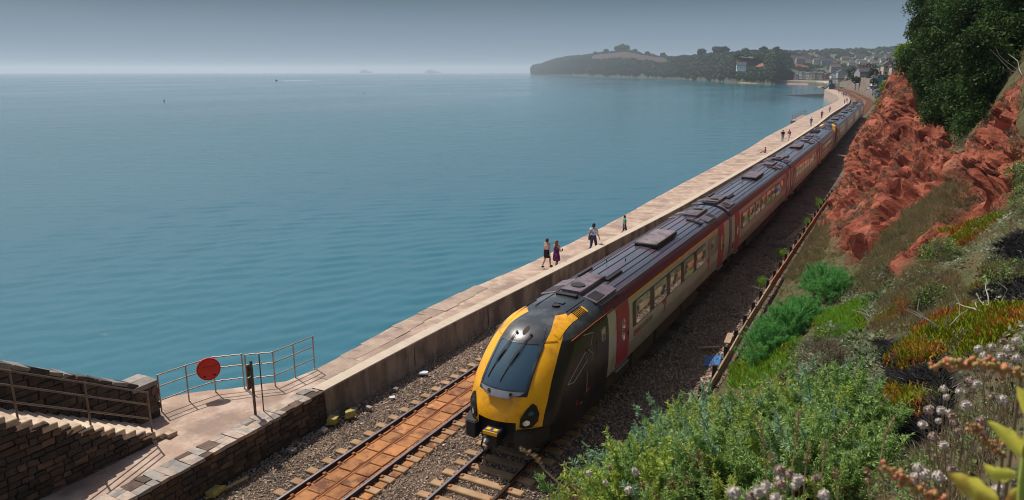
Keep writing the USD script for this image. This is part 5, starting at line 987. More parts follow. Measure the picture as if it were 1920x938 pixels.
STALKS = [[(8.804, -13.42, 9.286), (8.791, -13.409, 9.35), (8.773, -13.393, 9.442), (8.739, -13.391, 9.515)], [(8.877, -13.368, 9.332), (8.878, -13.342, 9.423), (8.875, -13.313, 9.534)], [(8.928, -13.457, 9.331), (8.927, -13.439, 9.402), (8.932, -13.417, 9.473)], [(8.973, -13.327, 9.295), (8.973, -13.307, 9.368), (8.972, -13.29, 9.433)], [(9.036, -13.513, 9.344), (9.026, -13.502, 9.403), (9.014, -13.499, 9.437)], [(9.15, -13.218, 9.35), (9.153, -13.196, 9.423), (9.174, -13.162, 9.506)], [(9.127, -13.566, 9.4), (9.118, -13.555, 9.457), (9.109, -13.551, 9.489)], [(8.35, -14.081, 9.457), (8.256, -14.108, 9.542), (8.223, -14.114, 9.581), (8.186, -14.13, 9.596)], [(8.852, -13.595, 9.403), (8.839, -13.59, 9.445), (8.827, -13.585, 9.488)], [(9.175, -13.441, 9.339), (9.16, -13.431, 9.403), (9.141, -13.432, 9.437)]]
for pts, n_, R, lb_ in zip(DOCKS, (56, 38, 32), (.0076, .0064, .0058), ('dock stem with orange-pink seeds reaching left across the slope, uppermost of three', 'pink dock seed stem cut by the bottom edge', 'short reddish dock seed stem above the yellow leaves')):
    t = empty('dock_stem', pts[0], label=lb_, cat='wild flower'); Q_ = np.array(pts) - pts[0]; tt = np.linspace(0, 1, len(Q_)); cv = PchipInterpolator(tt, Q_); root = np.array([.06, .25, -.75])
    MB().tube(np.vstack([[root], [root * .35], cv(np.linspace(0, 1, 12))]), np.linspace(.0045, .0018, 14), 6).build('stem', L['stalk_brown'], t)
    for m_ in ('dock_seed', 'dock_seed_green'):
        mb = MB()
        for i in range(n_):
            s = rng.uniform(0, 1) if i > 4 else i / 4; o = rng.normal(0, .0058, 3); b_ = trimesh.creation.icosphere(1, R * rng.uniform(.45, .85)); v = np.asarray(b_.vertices) * (1, 1, 1.25) + rng.normal(0, .0008, b_.vertices.shape); mb.add(v + cv(s) + o, b_.faces)
        mb.build('seed', L[m_], t, smooth=True, kind='stuff')
STALK_LABELS = ['tall curved dry stalk left of the pale seed heads', 'straight dry grass stalk above the pale seed heads', 'thick short dry stalk right of the straight one', 'thin dry stalk at the middle of the gorse bottom', 'short dry stalk right of the gorse thicket', 'dry stalk leaning right against the burnt ground', 'broken thick dry stalk near the pink dock stem', 'long dry stalk arching left in front of the train wheels', 'short dry stalk among the pale seed heads', 'thin dry stalk right of the broken one']
for i, pts in enumerate(STALKS):
    e_ = np.array(pts[0]); t = empty('dry_grass_stalk', tuple(e_), label=STALK_LABELS[i], cat='grass stalk'); Q_ = np.array(pts) - e_; cv = PchipInterpolator(np.linspace(0, 1, len(Q_)), Q_)
    MB().tube(np.vstack([[(.03, .1, -.45)], cv(np.linspace(0, .75, 6))]), .0021, 5).build('stem', L['straw'], t)
    b = cv(np.sort(rng.uniform(.45, 1, 60))); d_ = rand_dir(60, .9); MB().add(*spikes(b, b + d_ * .014, np.full(60, .0022))).tube(cv(np.linspace(.7, 1, 4)), .0022, 5).build('seed_spike', L['straw'], t)
yp = empty('yellowing_plant', (9.364, -14.406, 9.913), label='plant with big yellow-green leaves in the bottom right corner', cat='plant'); y0_ = np.array((9.364, -14.406, 9.913))
MB().tube(np.vstack([[(.05, .25, -.7)], np.array([(9.364, -14.406, 9.913), (9.36, -14.393, 9.97), (9.36, -14.372, 10.046)]) - y0_, [(0.0, .05, .19)]]), [.008, .0065, .006, .0055, .003], 7).build('stem', L['gorse_yellow'], yp)
for k_, (pts, w) in enumerate((([(9.36, -14.381, 10.013), (9.333, -14.387, 10.042), (9.292, -14.4, 10.075)], .014), ([(9.35, -14.395, 9.98), (9.32, -14.411, 9.98), (9.296, -14.419, 9.999)], .012), ([(9.309, -14.531, 9.989), (9.266, -14.548, 10.011), (9.228, -14.562, 10.035)], .017), ([(9.374, -14.249, 10.039), (9.361, -14.247, 10.075), (9.352, -14.246, 10.095)], .009), ([(9.364, -14.39, 9.95), (9.35, -14.40, 9.935), (9.34, -14.42, 9.90)], .010), ([(9.372, -14.37, 10.03), (9.345, -14.36, 10.032), (9.322, -14.35, 10.02)], .008))):
    Q_ = np.array(pts) - y0_; cv = PchipInterpolator(np.linspace(0, 1, len(Q_)), Q_); T_ = np.linspace(0, 1, 15); c = cv(T_); tg = np.gradient(c, axis=0); sd_ = np.cross(tg, [.35, -.8, .5]); sd_ /= np.linalg.norm(sd_, axis=1, keepdims=True); nn = np.cross(sd_, tg); nn /= np.linalg.norm(nn, axis=1, keepdims=True)
    wd = w * np.sin(PI * np.clip(T_ * .93 + .07, 0, 1)) ** .75 + .0008; wav = .10 * np.sin(T_ * 19 + k_)
    MB().loft([[c[i] - sd_[i] * wd[i] * (1 + wav[i]) + nn[i] * wd[i] * (.35 + wav[i]), c[i] - sd_[i] * wd[i] * .5 + nn[i] * wd[i] * .08, c[i], c[i] + sd_[i] * wd[i] * .5 + nn[i] * wd[i] * .08, c[i] + sd_[i] * wd[i] * (1 - wav[i]) + nn[i] * wd[i] * (.35 - wav[i])] for i in range(15)], closed=False).build('leaf', L['leaf_yellow'], yp, smooth=True)
# ---------------------------------------------------------------- things lying about the railway
mat('litter_yellow', (0.44, 0.36, 0.09), (0.30, 0.25, 0.07), scale=7, rough=.45, bump=.5, bscale=14); mat('litter_white', (0.62, 0.66, 0.74), (0.5, 0.54, 0.6), scale=8, rough=.5); mat('blue_plastic', (0.03, 0.16, 0.42), (0.02, 0.12, 0.34), scale=6, rough=.5)
def lump(name, c, d, seed, m, label, cat, rz=0.0):
    v, f = rough_block((0, 0, 0), d, min(d) * .18, seed); mm = trimesh.Trimesh(v, f, process=True).subdivide().subdivide(); r_ = np.random.default_rng(seed); v = np.asarray(mm.vertices) + (meshkit.fbm(np.asarray(mm.vertices) * 7 + seed, 3, seed)[:, None] - .5) * np.array(d) * .35
    o = MB().add(v @ np.array([[math.cos(rz), math.sin(rz), 0], [-math.sin(rz), math.cos(rz), 0], [0, 0, 1]]), mm.faces).build(name, L[m], smooth=35, label=label, cat=cat); UsdGeom.Xformable(o).AddTranslateOp().Set(Gf.Vec3d(*c)); return o
lump('plastic_container', (-6.02, .35, -.08), (.24, .34, .20), 3, 'litter_yellow', 'crumpled yellow plastic container lying nearest the end of the stone wall', 'container', .4)
lump('plastic_container', (-5.80, .93, -.06), (.24, .32, .24), 8, 'litter_yellow', 'upright pale yellow plastic container, right of the crumpled one', 'container', -.3)
lump('plastic_bag', (-6.02, -4.25, -.10), (.28, .38, .13), 12, 'litter_yellow', 'yellow plastic bag at the foot of the stone wall near the bottom edge', 'bag', .2)
lump('paper_litter', (-5.72, 4.95, -.14), (.30, .22, .06), 14, 'litter_white', 'pale crumpled litter by the concrete parapet', 'litter', .5)
lump('paper_litter', (-5.45, 2.70, -.14), (.20, .12, .04), 15, 'litter_white', 'small white scrap on the ballast shadow line', 'litter', .9)
lump('plastic_sheet', (-5.1, 38.0, -.10), (.5, .6, .25), 17, 'blue_plastic', 'pale blue scrap against the parapet beyond the walkers', 'litter', .2)
rs = [(-6.0, 1.3, .13), (-5.9, -.2, .1), (-5.65, 1.7, .10), (-5.9, -1.6, .12), (-5.75, 3.3, .09)]
for i, (x, y, s) in enumerate(rs): lump('fallen_stone', (x, y, -.15), (s * 2, s * 1.6, s), 30 + i, 'stone_grey', ('grey fallen stone between the yellow containers and the parapet', 'grey fallen stone left of the yellow containers', 'grey fallen stone just beyond the yellow containers', 'grey fallen stone at the foot of the stone wall, third along', 'small grey fallen stone by the parapet footing')[i], 'stone')
bl = empty('ribbed_sheet', (3.42, 11.4, -.235), .12, label='blue ribbed plastic sheet half buried beside the timber fence', cat='plastic sheet')
MB().box((0, 0, 0), (.62, 1.05, .03), R=[[.97, 0, -.24], [0, 1, 0], [.24, 0, .97]], ch=.006).build('sheet_base', L['blue_plastic'], bl)
for i in range(9): MB().box((-.28 + .07 * i, 0, .018 + .24 * (-.28 + .07 * i)), (.02, 1.02, .016)).build('rib', L['blue_plastic'], bl)
stones('panel_stones', np.stack([rng.normal(3.55, .14, 40), rng.normal(11.2, .25, 40), rng.normal(-.19, .01, 40)], 1), rng.uniform(.025, .045, 40), kind='stuff')
def plank(a, b, w, h, m, label): tag(MB().beam(a, b, w, h).build('loose_plank', L[m]), label, 'plank')
plank((3.62, 12.9, .02), (3.42, 14.6, -.14), .24, .05, 'plank_wood', 'short wide board leaning on the fence beyond the blue panel')
plank((2.55, 12.5, -.24), (3.32, 13.0, -.22), .13, .05, 'plank_wood', 'grey plank lying on the dark ballast near the blue panel')
plank((2.75, 17.6, -.30), (3.25, 18.0, -.28), .10, .05, 'plank_wood', 'grey plank lying across the dark ballast further along')
plank((2.85, 27.5, -.30), (3.35, 28.3, -.27), .12, .05, 'sleeper_concrete', 'nearer of two planks by the pale rubble patch')
plank((2.8, 30.0, -.30), (3.3, 31.0, -.27), .12, .05, 'sleeper_concrete', 'farther of two planks by the pale rubble patch')
plank((2.75, 35.0, -.30), (3.1, 41.5, -.28), .08, .05, 'plank_wood', 'long thin rail or batten lying along the cess')
plank((2.95, 36.0, -.30), (3.3, 42.0, -.28), .08, .05, 'plank_wood', 'second long batten, closest to the fence')
plank((-6.05, -4.55, -.16), (-5.85, -3.3, -.13), .10, .03, 'straw', 'pale bent strip of wood beside the yellow bag')
MB().box((3.85, 57.2, .05), (.35, .8, .5), ch=.05).build('crate', L['blue_plastic'], label='small blue crate at the far end of the timber fence', cat='crate')
# pale rubble washed against the fence
y_ = rng.uniform(9, 45, 2600); x_ = 3.82 - np.abs(rng.normal(0, .28, 2600)) * np.where((y_ > 24) & (y_ < 31), 1.6, 1)
for i in range(3): mat(f'ballast_stone_pale_{i}', ((.44, .34, .26), (.50, .40, .33), (.38, .26, .19))[i], ((.55, .45, .37), (.42, .31, .24), (.46, .30, .2))[i], scale=9, rough=.9, rnd_v=.25)
q = rng.normal(size=(2600, 4)); q /= np.linalg.norm(q, axis=1, keepdims=True); s_ = np.clip(rng.lognormal(math.log(.04), .35, 2600), .02, .12)
scatter('fence_rubble', [((stone(i).vertices, stone(i).faces), L[f'ballast_stone_pale_{i % 3}'], False) for i in range(6)], np.stack([x_, y_, ground_at(x_, y_) + s_ * .5 + np.clip(x_ - 3.3, 0, 1) * .12], 1), s_, q, rng.integers(0, 6, 2600), kind='stuff')
rp = MB().tube([(2.55, 87, -.2), (2.9, 85.5, -.1), (3.2, 85.6, -.1), (3.5, 84.2, -.05), (3.9, 84.6, .1)], .09, 6).build('fallen_log', L['dead_wood'], label='bleached log lying at the foot of the red cliff', cat='log')
# mesh cage panels against the cliff base
mat('grit_dark', (0.04, 0.035, 0.03), (0.09, 0.07, 0.055), scale=8, rough=.95)
# ---------------------------------------------------------------- people on the promenade
for nm, c in dict(skin=(.50, .29, .20), skin_tan=(.42, .235, .155), hair_brown=(.055, .03, .018), hair_fair=(.20, .11, .05), cloth_black=(.012, .012, .015), cloth_pink=(.62, .40, .38), cloth_purple=(.20, .03, .13), cloth_navy=(.03, .045, .12), cloth_white=(.70, .70, .70), cloth_green=(.015, .30, .13), cloth_red=(.50, .03, .04), cloth_blue=(.06, .15, .42), cloth_olive=(.10, .09, .045), cloth_grey=(.25, .25, .27), shoe_dark=(.02, .02, .02)).items(): mat(nm, c, tuple(min(1, x * 1.25) for x in c), scale=9, rough=.8)
n = {'p': ('principled_bsdf', {'roughness': .85}), 'g': ('geometry', {}), 'v': ('voronoi_texture', {'scale': 11.0}), 'r': ('rgb_ramp', {'interpolate': False, 'ramp': [(0, (.035, .05, .17)), (.38, (.035, .05, .17)), (.385, (.62, .66, .74)), (1, (.62, .66, .74))]})}
L['cloth_pattern'] = usdkit.material(stage, '/World/Looks/cloth_pattern', n, [('g.position', 'v.vector'), ('v.distance', 'r.fac'), ('r.color', 'p.base_color')], surface='p.BSDF')
n['r'] = ('rgb_ramp', {'interpolate': False, 'ramp': [(0, (.36, .04, .22)), (.40, (.36, .04, .22)), (.405, (.07, .012, .06)), (1, (.07, .012, .06))]})
L['cloth_floral'] = usdkit.material(stage, '/World/Looks/cloth_floral', n, [('g.position', 'v.vector'), ('v.distance', 'r.fac'), ('r.color', 'p.base_color')], surface='p.BSDF')
def ball(p, r, n_=14): return mf.Manifold.sphere(r, n_).translate([float(a) for a in p])
def bone(a, ra, b, rb, n_=14): return mf.Manifold.batch_hull([ball(a, ra, n_), ball(b, rb, n_)])
def joined(bs): return mf.Manifold.batch_boolean(bs, mf.OpType.Add)
def smooth_mesh(m, length, it=8):
    m = m.refine_to_length(length).to_mesh(); t = trimesh.Trimesh(m.vert_properties[:, :3], m.tri_verts, process=True)
    if it: trimesh.smoothing.filter_taubin(t, iterations=it)
    return t
def person(label, x, y, face, h=1.7, top='cloth_grey', bottom='cloth_black', hair='hair_brown', style='trousers', sleeves=True, stride=.3, fine=False, long_hair=False, bun=False, cap=None, phone=False, bag=False, female=False, z=None, sit=False, skin='skin', group=None, arms=(.12, -.12), swim=False):
    t = empty('person', (x, y, (WALK_Z if z is None else z)), face, label=label, cat='person', group=group); k = h / 1.7; V_ = lambda *a: np.array(a) * k
    nn_ = 16 if fine else 8; sw = .165 if female else .19; hp = .095
    J = dict(head=V_(0, .02, 1.60), chin=V_(0, .055, 1.51), neck=V_(0, 0, 1.43), chest=V_(0, 0, 1.27), waist=V_(0, .005, 1.06), hip=V_(0, -.005, .93))
    for s, nm in ((-1, 'l'), (1, 'r')):
        st = stride * s; J['sh' + nm] = V_(s * sw, 0, 1.385); a = arms[0] if s < 0 else arms[1]
        J['el' + nm] = V_(s * (sw + .06), -.02 + a * .5, 1.115); J['wr' + nm] = V_(s * (sw + .075), .03 + a * 1.2, .885); J['hd' + nm] = V_(s * (sw + .07), .05 + a * 1.35, .80)
        J['hj' + nm] = V_(s * hp, 0, .90); J['kn' + nm] = V_(s * hp * .95, .05 + st * .45, .50); J['an' + nm] = V_(s * hp * .8, -.02 + st * .95 - (.06 if st < 0 else 0), .085 + (.07 if st < 0 else 0)); J['to' + nm] = J['an' + nm] + V_(s * .015, .15, -.045 + (-.02 if st < 0 else 0))
        if sit: J['kn' + nm] = V_(s * hp, .36, 1.12); J['an' + nm] = V_(s * hp, .52, .86); J['to' + nm] = V_(s * hp, .66, .85)
    if phone: J['elr'] = V_(sw + .07, .02, 1.12); J['wrr'] = V_(sw + .02, .22, 1.06); J['hdr'] = V_(sw - .02, .29, 1.08)
    drop = np.array([0, 0, -.80 * k]) if sit else np.zeros(3)
    for q_ in J: J[q_] = J[q_] + drop
    R_ = lambda r: r * k
    B = [bone(J['neck'], R_(.055), J['head'], R_(.06), nn_), mf.Manifold.batch_hull([ball(J['head'] + V_(0, -.015, .02), R_(.092), nn_), ball(J['head'] + V_(0, .02, -.02), R_(.078), nn_), ball(J['chin'], R_(.045), nn_)]),
         mf.Manifold.batch_hull([ball(J['shl'], R_(.06), nn_), ball(J['shr'], R_(.06), nn_), ball(J['chest'] + V_(.07, .01, 0), R_(.105), nn_), ball(J['chest'] + V_(-.07, .01, 0), R_(.105), nn_), ball(J['neck'], R_(.055), nn_)]),
         mf.Manifold.batch_hull([ball(J['chest'] + V_(.06, .01, 0), R_(.10), nn_), ball(J['chest'] + V_(-.06, .01, 0), R_(.10), nn_), ball(J['waist'] + V_(.05, 0, 0), R_(.092), nn_), ball(J['waist'] + V_(-.05, 0, 0), R_(.092), nn_)]),
         mf.Manifold.batch_hull([ball(J['waist'] + V_(.05, 0, 0), R_(.092), nn_), ball(J['waist'] + V_(-.05, 0, 0), R_(.092), nn_), ball(J['hip'] + V_(.075, -.01, 0), R_(.10), nn_), ball(J['hip'] + V_(-.075, -.01, 0), R_(.10), nn_)])]
    for nm in 'lr':
        B += [bone(J['sh' + nm], R_(.056), J['el' + nm], R_(.041), nn_), bone(J['el' + nm], R_(.041), J['wr' + nm], R_(.028), nn_), bone(J['hj' + nm], R_(.092), J['kn' + nm], R_(.058), nn_), bone(J['kn' + nm], R_(.058), J['kn' + nm] * .6 + J['an' + nm] * .4 + V_(0, -.02, 0), R_(.056), nn_), bone(J['kn' + nm] * .6 + J['an' + nm] * .4 + V_(0, -.02, 0), R_(.056), J['an' + nm], R_(.036), nn_), bone(J['an' + nm] + V_(0, -.035, -.035), R_(.035), J['to' + nm], R_(.028), nn_)]
    B.append(bone(J['head'] + V_(0, .085, -.01), R_(.014), J['head'] + V_(0, .105, -.035), R_(.016), 8))
    for s in (-1, 1): B.append(ball(J['head'] + V_(s * .088, -.005, -.015), R_(.022), 8))
    for s, nm in ((-1, 'l'), (1, 'r')):
        w, hd = J['wr' + nm], J['hd' + nm]; d = hd - w; d /= np.linalg.norm(d); fw = np.array([0, 1.0, 0]) if abs(d[1]) < .8 else np.array([0, 0, 1.0]); fw = fw - d * (fw @ d); fw /= np.linalg.norm(fw); inn = np.cross(fw, d) * (1 if s > 0 else -1)
        B.append(mf.Manifold.batch_hull([ball(w, R_(.026), nn_), ball(hd + fw * R_(.028), R_(.016), nn_), ball(hd - fw * R_(.028), R_(.016), nn_)]))
        for i_, (o, l) in enumerate(((.030, .066), (.010, .076), (-.010, .070), (-.029, .054))):
            b0 = hd + fw * R_(o); b1 = b0 + d * R_(l * .55) + inn * R_(.006); b2 = b1 + d * R_(l * .40) + inn * R_(.020); B += [bone(b0, R_(.0095), b1, R_(.009), 6), bone(b1, R_(.009), b2, R_(.0075), 6)] if fine else [bone(b0, R_(.0095), b2, R_(.008), 5)]
        tb = w * .55 + hd * .45 + fw * R_(.026); B.append(bone(tb, R_(.011), tb + fw * R_(.030) + d * R_(.045), R_(.009), 6))
    body = joined(B); bm = smooth_mesh(body, R_(.035), 4) if fine else smooth_mesh(body, 9, 0)
    o = MB().tm(bm).build('body', L[skin], t, smooth=True)
    for s in (-1, 1): MB().tm(trimesh.creation.icosphere(1, R_(.011)).apply_translation(J['head'] + V_(s * .033, .083, .005))).build('eye', L['shoe_dark'], t)
    MB().box(J['head'] + V_(0, .084, -.06), V_(.045, .012, .009)).build('mouth', L['cloth_red'], t)
    g_ = R_(.013)
    def shell(parts, m, nm, L_=.04):
        sm = smooth_mesh(joined(parts), R_(L_), 4) if fine else smooth_mesh(joined(parts), 9, 0); return MB().tm(sm).build(nm, L[m], t, smooth=True)
    tp = [mf.Manifold.batch_hull([ball(J['shl'], R_(.06) + g_, nn_), ball(J['shr'], R_(.06) + g_, nn_), ball(J['chest'] + V_(.07, .01, 0), R_(.105) + g_, nn_), ball(J['chest'] + V_(-.07, .01, 0), R_(.105) + g_, nn_)]) if sleeves else mf.Manifold.batch_hull([ball(J['shl'] * .62 + J['shr'] * .38, R_(.05) + g_, nn_), ball(J['shr'] * .62 + J['shl'] * .38, R_(.05) + g_, nn_), ball(J['chest'] + V_(.07, .01, 0), R_(.105) + g_, nn_), ball(J['chest'] + V_(-.07, .01, 0), R_(.105) + g_, nn_)]),
          mf.Manifold.batch_hull([ball(J['chest'] + V_(e * .065, .01, 0), R_(.105) + g_, nn_) for e in (-1, 1)] + [ball(J['waist'] + V_(e * .055, 0, 0), R_(.095) + g_, nn_) for e in (-1, 1)]), mf.Manifold.batch_hull([ball(J['waist'] + V_(e * .055, 0, 0), R_(.095) + g_, nn_) for e in (-1, 1)] + [ball(J['hip'] + V_(e * .07, 0, .06), R_(.098) + g_, nn_) for e in (-1, 1)])]
    if sleeves: tp += [bone(J['sh' + nm], R_(.056) + g_ * 1.3, J['sh' + nm] * .38 + J['el' + nm] * .62, R_(.052) + g_ * 1.3, nn_) for nm in 'lr']
    if not swim: shell(tp, top, 'dress_top' if style == 'dress' else 'shirt')
    hipb = lambda dz, r: [ball(J['hip'] + V_(e * .075, -.01, dz), R_(r), nn_) for e in (-1, 1)]
    if style in ('skirt', 'dress'):
        hem = .60 if style == 'skirt' else .52; wide = .13 if style == 'skirt' else .175
        sk = [mf.Manifold.batch_hull(hipb(.10, .105) + hipb(0, .122) + [ball(V_(e * .09, d_, hem + .06) + drop, R_(wide * .62), nn_) for e in (-1, 1) for d_ in (-.06, .07)])]
        cut = mf.Manifold.cube([3, 3, 3], True).translate([0, 0, 1.5 + hem * k]); shell([joined(sk) ^ cut], bottom if style == 'skirt' else top, 'skirt')
        if style == 'dress': shell([bone(J['hj' + nm], R_(.094), J['kn' + nm], R_(.064), nn_) for nm in 'lr'] + [bone(J['kn' + nm], R_(.064), J['an' + nm], R_(.045), nn_) for nm in 'lr'], bottom, 'leggings')
    else:
        lg = [mf.Manifold.batch_hull(hipb(.06, .112) + hipb(0, .115))] + [bone(J['hj' + nm], R_(.104), J['kn' + nm], R_(.074), nn_) for nm in 'lr']
        if style == 'trousers': lg += [bone(J['kn' + nm], R_(.074), J['an' + nm], R_(.060), nn_) for nm in 'lr']
        shell(lg, bottom, 'trousers' if style == 'trousers' else 'shorts')
    for nm in 'lr': MB().man(mf.Manifold.batch_hull([ball(J['an' + nm] + V_(0, -.04, -.035), R_(.043), nn_), ball(J['an' + nm] + V_(0, 0, -.0), R_(.043), nn_), ball(J['to' + nm] + V_(0, .02, 0), R_(.036), nn_)])).build('shoe', L['shoe_dark'], t, smooth=40)
    hb = [mf.Manifold.batch_hull([ball(J['head'] + V_(0, -.025, .035), R_(.098), nn_), ball(J['head'] + V_(0, -.045, -.02), R_(.08), nn_)])]
    if long_hair: hb.append(mf.Manifold.batch_hull([ball(J['head'] + V_(0, -.05, 0), R_(.085), nn_), ball(J['neck'] + V_(.05, -.055, -.05), R_(.05), nn_), ball(J['neck'] + V_(-.05, -.055, -.05), R_(.05), nn_)]))
    if bun: hb.append(ball(J['head'] + V_(0, -.115, .06), R_(.05), nn_))
    shell(hb, hair, 'hair')
    if cap:
        MB().man(joined([mf.Manifold.batch_hull([ball(J['head'] + V_(0, -.015, .065), R_(.100), nn_), ball(J['head'] + V_(0, -.015, .035), R_(.104), nn_)]), mf.Manifold.batch_hull([ball(J['head'] + V_(e * .05, .10 + .05 * (1 - abs(e)), .045), R_(.012), 8) for e in (-1, 0, 1)] + [ball(J['head'] + V_(e * .07, .03, .05), R_(.012), 8) for e in (-1, 1)])])).build('cap', L[cap], t, smooth=40)
    return t, J
def carried(name, label, cat, mesh_fn, p, x, y, face, z=WALK_Z):
    c_, s_ = math.cos(face), math.sin(face); q_ = (x + p[0] * c_ - p[1] * s_, y + p[0] * s_ + p[1] * c_, z + p[2]); return mesh_fn(empty(name, q_, face, label=label, cat=cat))
person('woman with a hair bun in a pale pink sleeveless top and black skirt walking away', -7.60, 19.55, -.12, 1.64, 'cloth_pink', 'cloth_black', style='skirt', sleeves=False, stride=.30, fine=True, bun=True, female=True)
_, JW = person('woman with loose fair hair in a purple patterned dress and black leggings, left arm relaxed', -6.98, 19.45, -.20, 1.63, 'cloth_floral', 'cloth_black', 'hair_fair', style='dress', sleeves=False, stride=-.22, fine=True, long_hair=True, female=True, phone=True)
carried('phone', 'dark phone held by the woman in the purple dress', 'phone', lambda t: MB().box((0, 0, 0), (.075, .012, .15), ch=.003).build('case', L['shoe_dark'], t), JW['hdr'] + [0, .06, .03], -6.98, 19.45, -.20)
_, JM = person('man in a dark cap and blue-and-white patterned short-sleeved shirt walking away', -6.66, 24.0, -.15, 1.74, 'cloth_pattern', 'cloth_navy', style='trousers', stride=.26, fine=True, cap='cloth_navy', arms=(-.06, .16))
def satchel(t): MB().box((0, 0, 0), (.09, .30, .24), ch=.03).build('bag', L['cloth_olive'], t); MB().tube([(.02, -.10, .10), (.16, -.11, .42), (.30, -.09, .66), (.36, .02, .70)], .014, 5).build('strap', L['cloth_olive'], t)
carried('shoulder_bag', 'olive shoulder bag at the left hip of the man in the cap', 'bag', satchel, np.array([-.225, -.03, .90]), -6.66, 24.0, -.15)
person('boy in a green T-shirt and dark shorts beyond the man in the cap', -6.52, 29.1, -.9, 1.40, 'cloth_green', 'cloth_navy', style='shorts', stride=.2, fine=True)
FAR = [(-7.85, 105.5, .1, 1.72, 'cloth_black', 'cloth_grey', 'trousers', 'left of a pair walking together in dark clothes', {}), (-7.1, 106.9, -.2, 1.72, 'cloth_red', 'cloth_white', 'shorts', 'right of the pair, in a red top and pale shorts', {}),
    (-7.3, 86.8, 1.6, 1.5, 'cloth_red', 'cloth_grey', 'shorts', 'person in red sitting on the promenade, nearest of the far figures', {'sit': True}), (-7.9, 142.5, PI, 1.72, 'cloth_blue', 'cloth_grey', 'trousers', 'person in blue beyond the railing on the bastion', {}),
    (-8.8, 171.3, .1, 1.72, 'cloth_red', 'cloth_navy', 'trousers', 'person in a red top far along the promenade', {}), (-9.7, 199.8, .2, 1.72, 'cloth_white', 'cloth_grey', 'trousers', 'person in white farther along than the red one', {})]
for x, y, fc, h, a, b, st_, lb_, kw in FAR: person(lb_, x, y, fc, h, a, b, style=st_, stride=rnd.choice((-.25, .25)), **kw)
cc = ['cloth_white', 'cloth_red', 'cloth_blue', 'cloth_grey', 'cloth_black', 'cloth_pink']
for i, (y, o, lb_) in enumerate(((262, 2.6, 'pale figure at the start of the bend in the promenade'), (272, 2.0, 'dark figure next to the pale one at the bend'), (330, 3.2, 'first of the group of strollers on the bend'), (336, 2.4, 'second of the group of strollers on the bend'), (341, 3.6, 'third of the group of strollers on the bend'), (352, 2.8, 'stroller behind the group on the bend'), (366, 3.4, 'last stroller of the group on the bend'), (400, 3.2, 'lone figure far round the bend'), (418, 2.6, 'figure farthest round the bend towards the station'))):
    person(lb_, float(parapet_x(min(y, 480))) - .9 - (o - 2) * .7, y, rnd.uniform(-.5, .5) + rnd.choice((0, PI)), rnd.uniform(1.6, 1.8), cc[i % 6], cc[(i + 3) % 5], style=('trousers', 'shorts')[i % 2], stride=.2)
zz = [(-12.7, 112.5), (-12.75, 116.5), (-12.8, 120.5), (-12.4, 124)]
bz = MB(); bz.loft([[(x - 1.1, y, -6), (x - 1.1, y, WALK_Z - .01), (x + .6, y, WALK_Z - .01), (x + .6, y, -6)] for x, y in ((-12.8, 159), (-13.3, 183))]); bz.build('bastion', L['concrete_path'], kind='structure')
railing([(-12.9, 159.4, WALK_Z), (-13.75, 159.5, WALK_Z), (-13.85, 165, WALK_Z), (-13.95, 171, WALK_Z), (-14.1, 177, WALK_Z), (-14.2, 182.6, WALK_Z), (-13.6, 182.7, WALK_Z)], 1.25, (1.23, .85, .45), L['galvanised'], 'distant pale railing around a bastion on the sea edge of the promenade', r=.04)
# ---------------------------------------------------------------- the far shore: headland, town, boats
HILL_A = [((-2067.4, 4140.7, -4.4), (-2100.1, 4205.5, 40.0)), ((-1885.1, 3816.5, -4.4), (-1946.5, 3939.5, 53.2)), ((-1715.1, 3548.1, -4.3), (-1821.1, 3765.8, 59.7)), ((-1498.1, 3215.1, -4.3), (-1659.7, 3559.0, 75.5)), ((-1271.6, 2860.7, -4.3), (-1470.5, 3303.6, 83.9)), ((-1012.6, 2464.2, -4.2), (-1219.7, 2961.1, 84.1)), ((-830.3, 2195.2, -4.2), (-1024.9, 2699.7, 87.5)), ((-714.6, 2017.3, -4.2), (-899.6, 2526.8, 87.3)), ((-623.9, 1886.1, -4.2), (-781.1, 2348.2, 72.8)), ((-530.6, 1745.7, -4.1), (-660.8, 2160.3, 59.6)), ((-460.2, 1622.8, -4.1), (-568.0, 1988.7, 51.2)), ((-367.4, 1438.9, -4.1), (-453.3, 1757.7, 49.7)), ((-286.2, 1264.9, -4.1), (-359.5, 1567.0, 49.3)), ((-218.9, 1107.4, -4.1), (-284.6, 1412.6, 46.1)), ((-173.4, 1020.3, -4.1), (-231.8, 1329.0, 44.5)), ((-142.6, 961.9, -4.1), (-191.9, 1252.1, 44.7)), ((-156.0, 1184.6, -1.4), (-200.5, 1477.0, 45.5)), ((-139.4, 1235.4, -1.8), (-178.1, 1529.0, 38.5)), ((-121.4, 1286.8, -2.2), (-154.2, 1581.6, 31.1)), ((-102.0, 1339.0, -2.6), (-128.7, 1634.4, 21.2))]
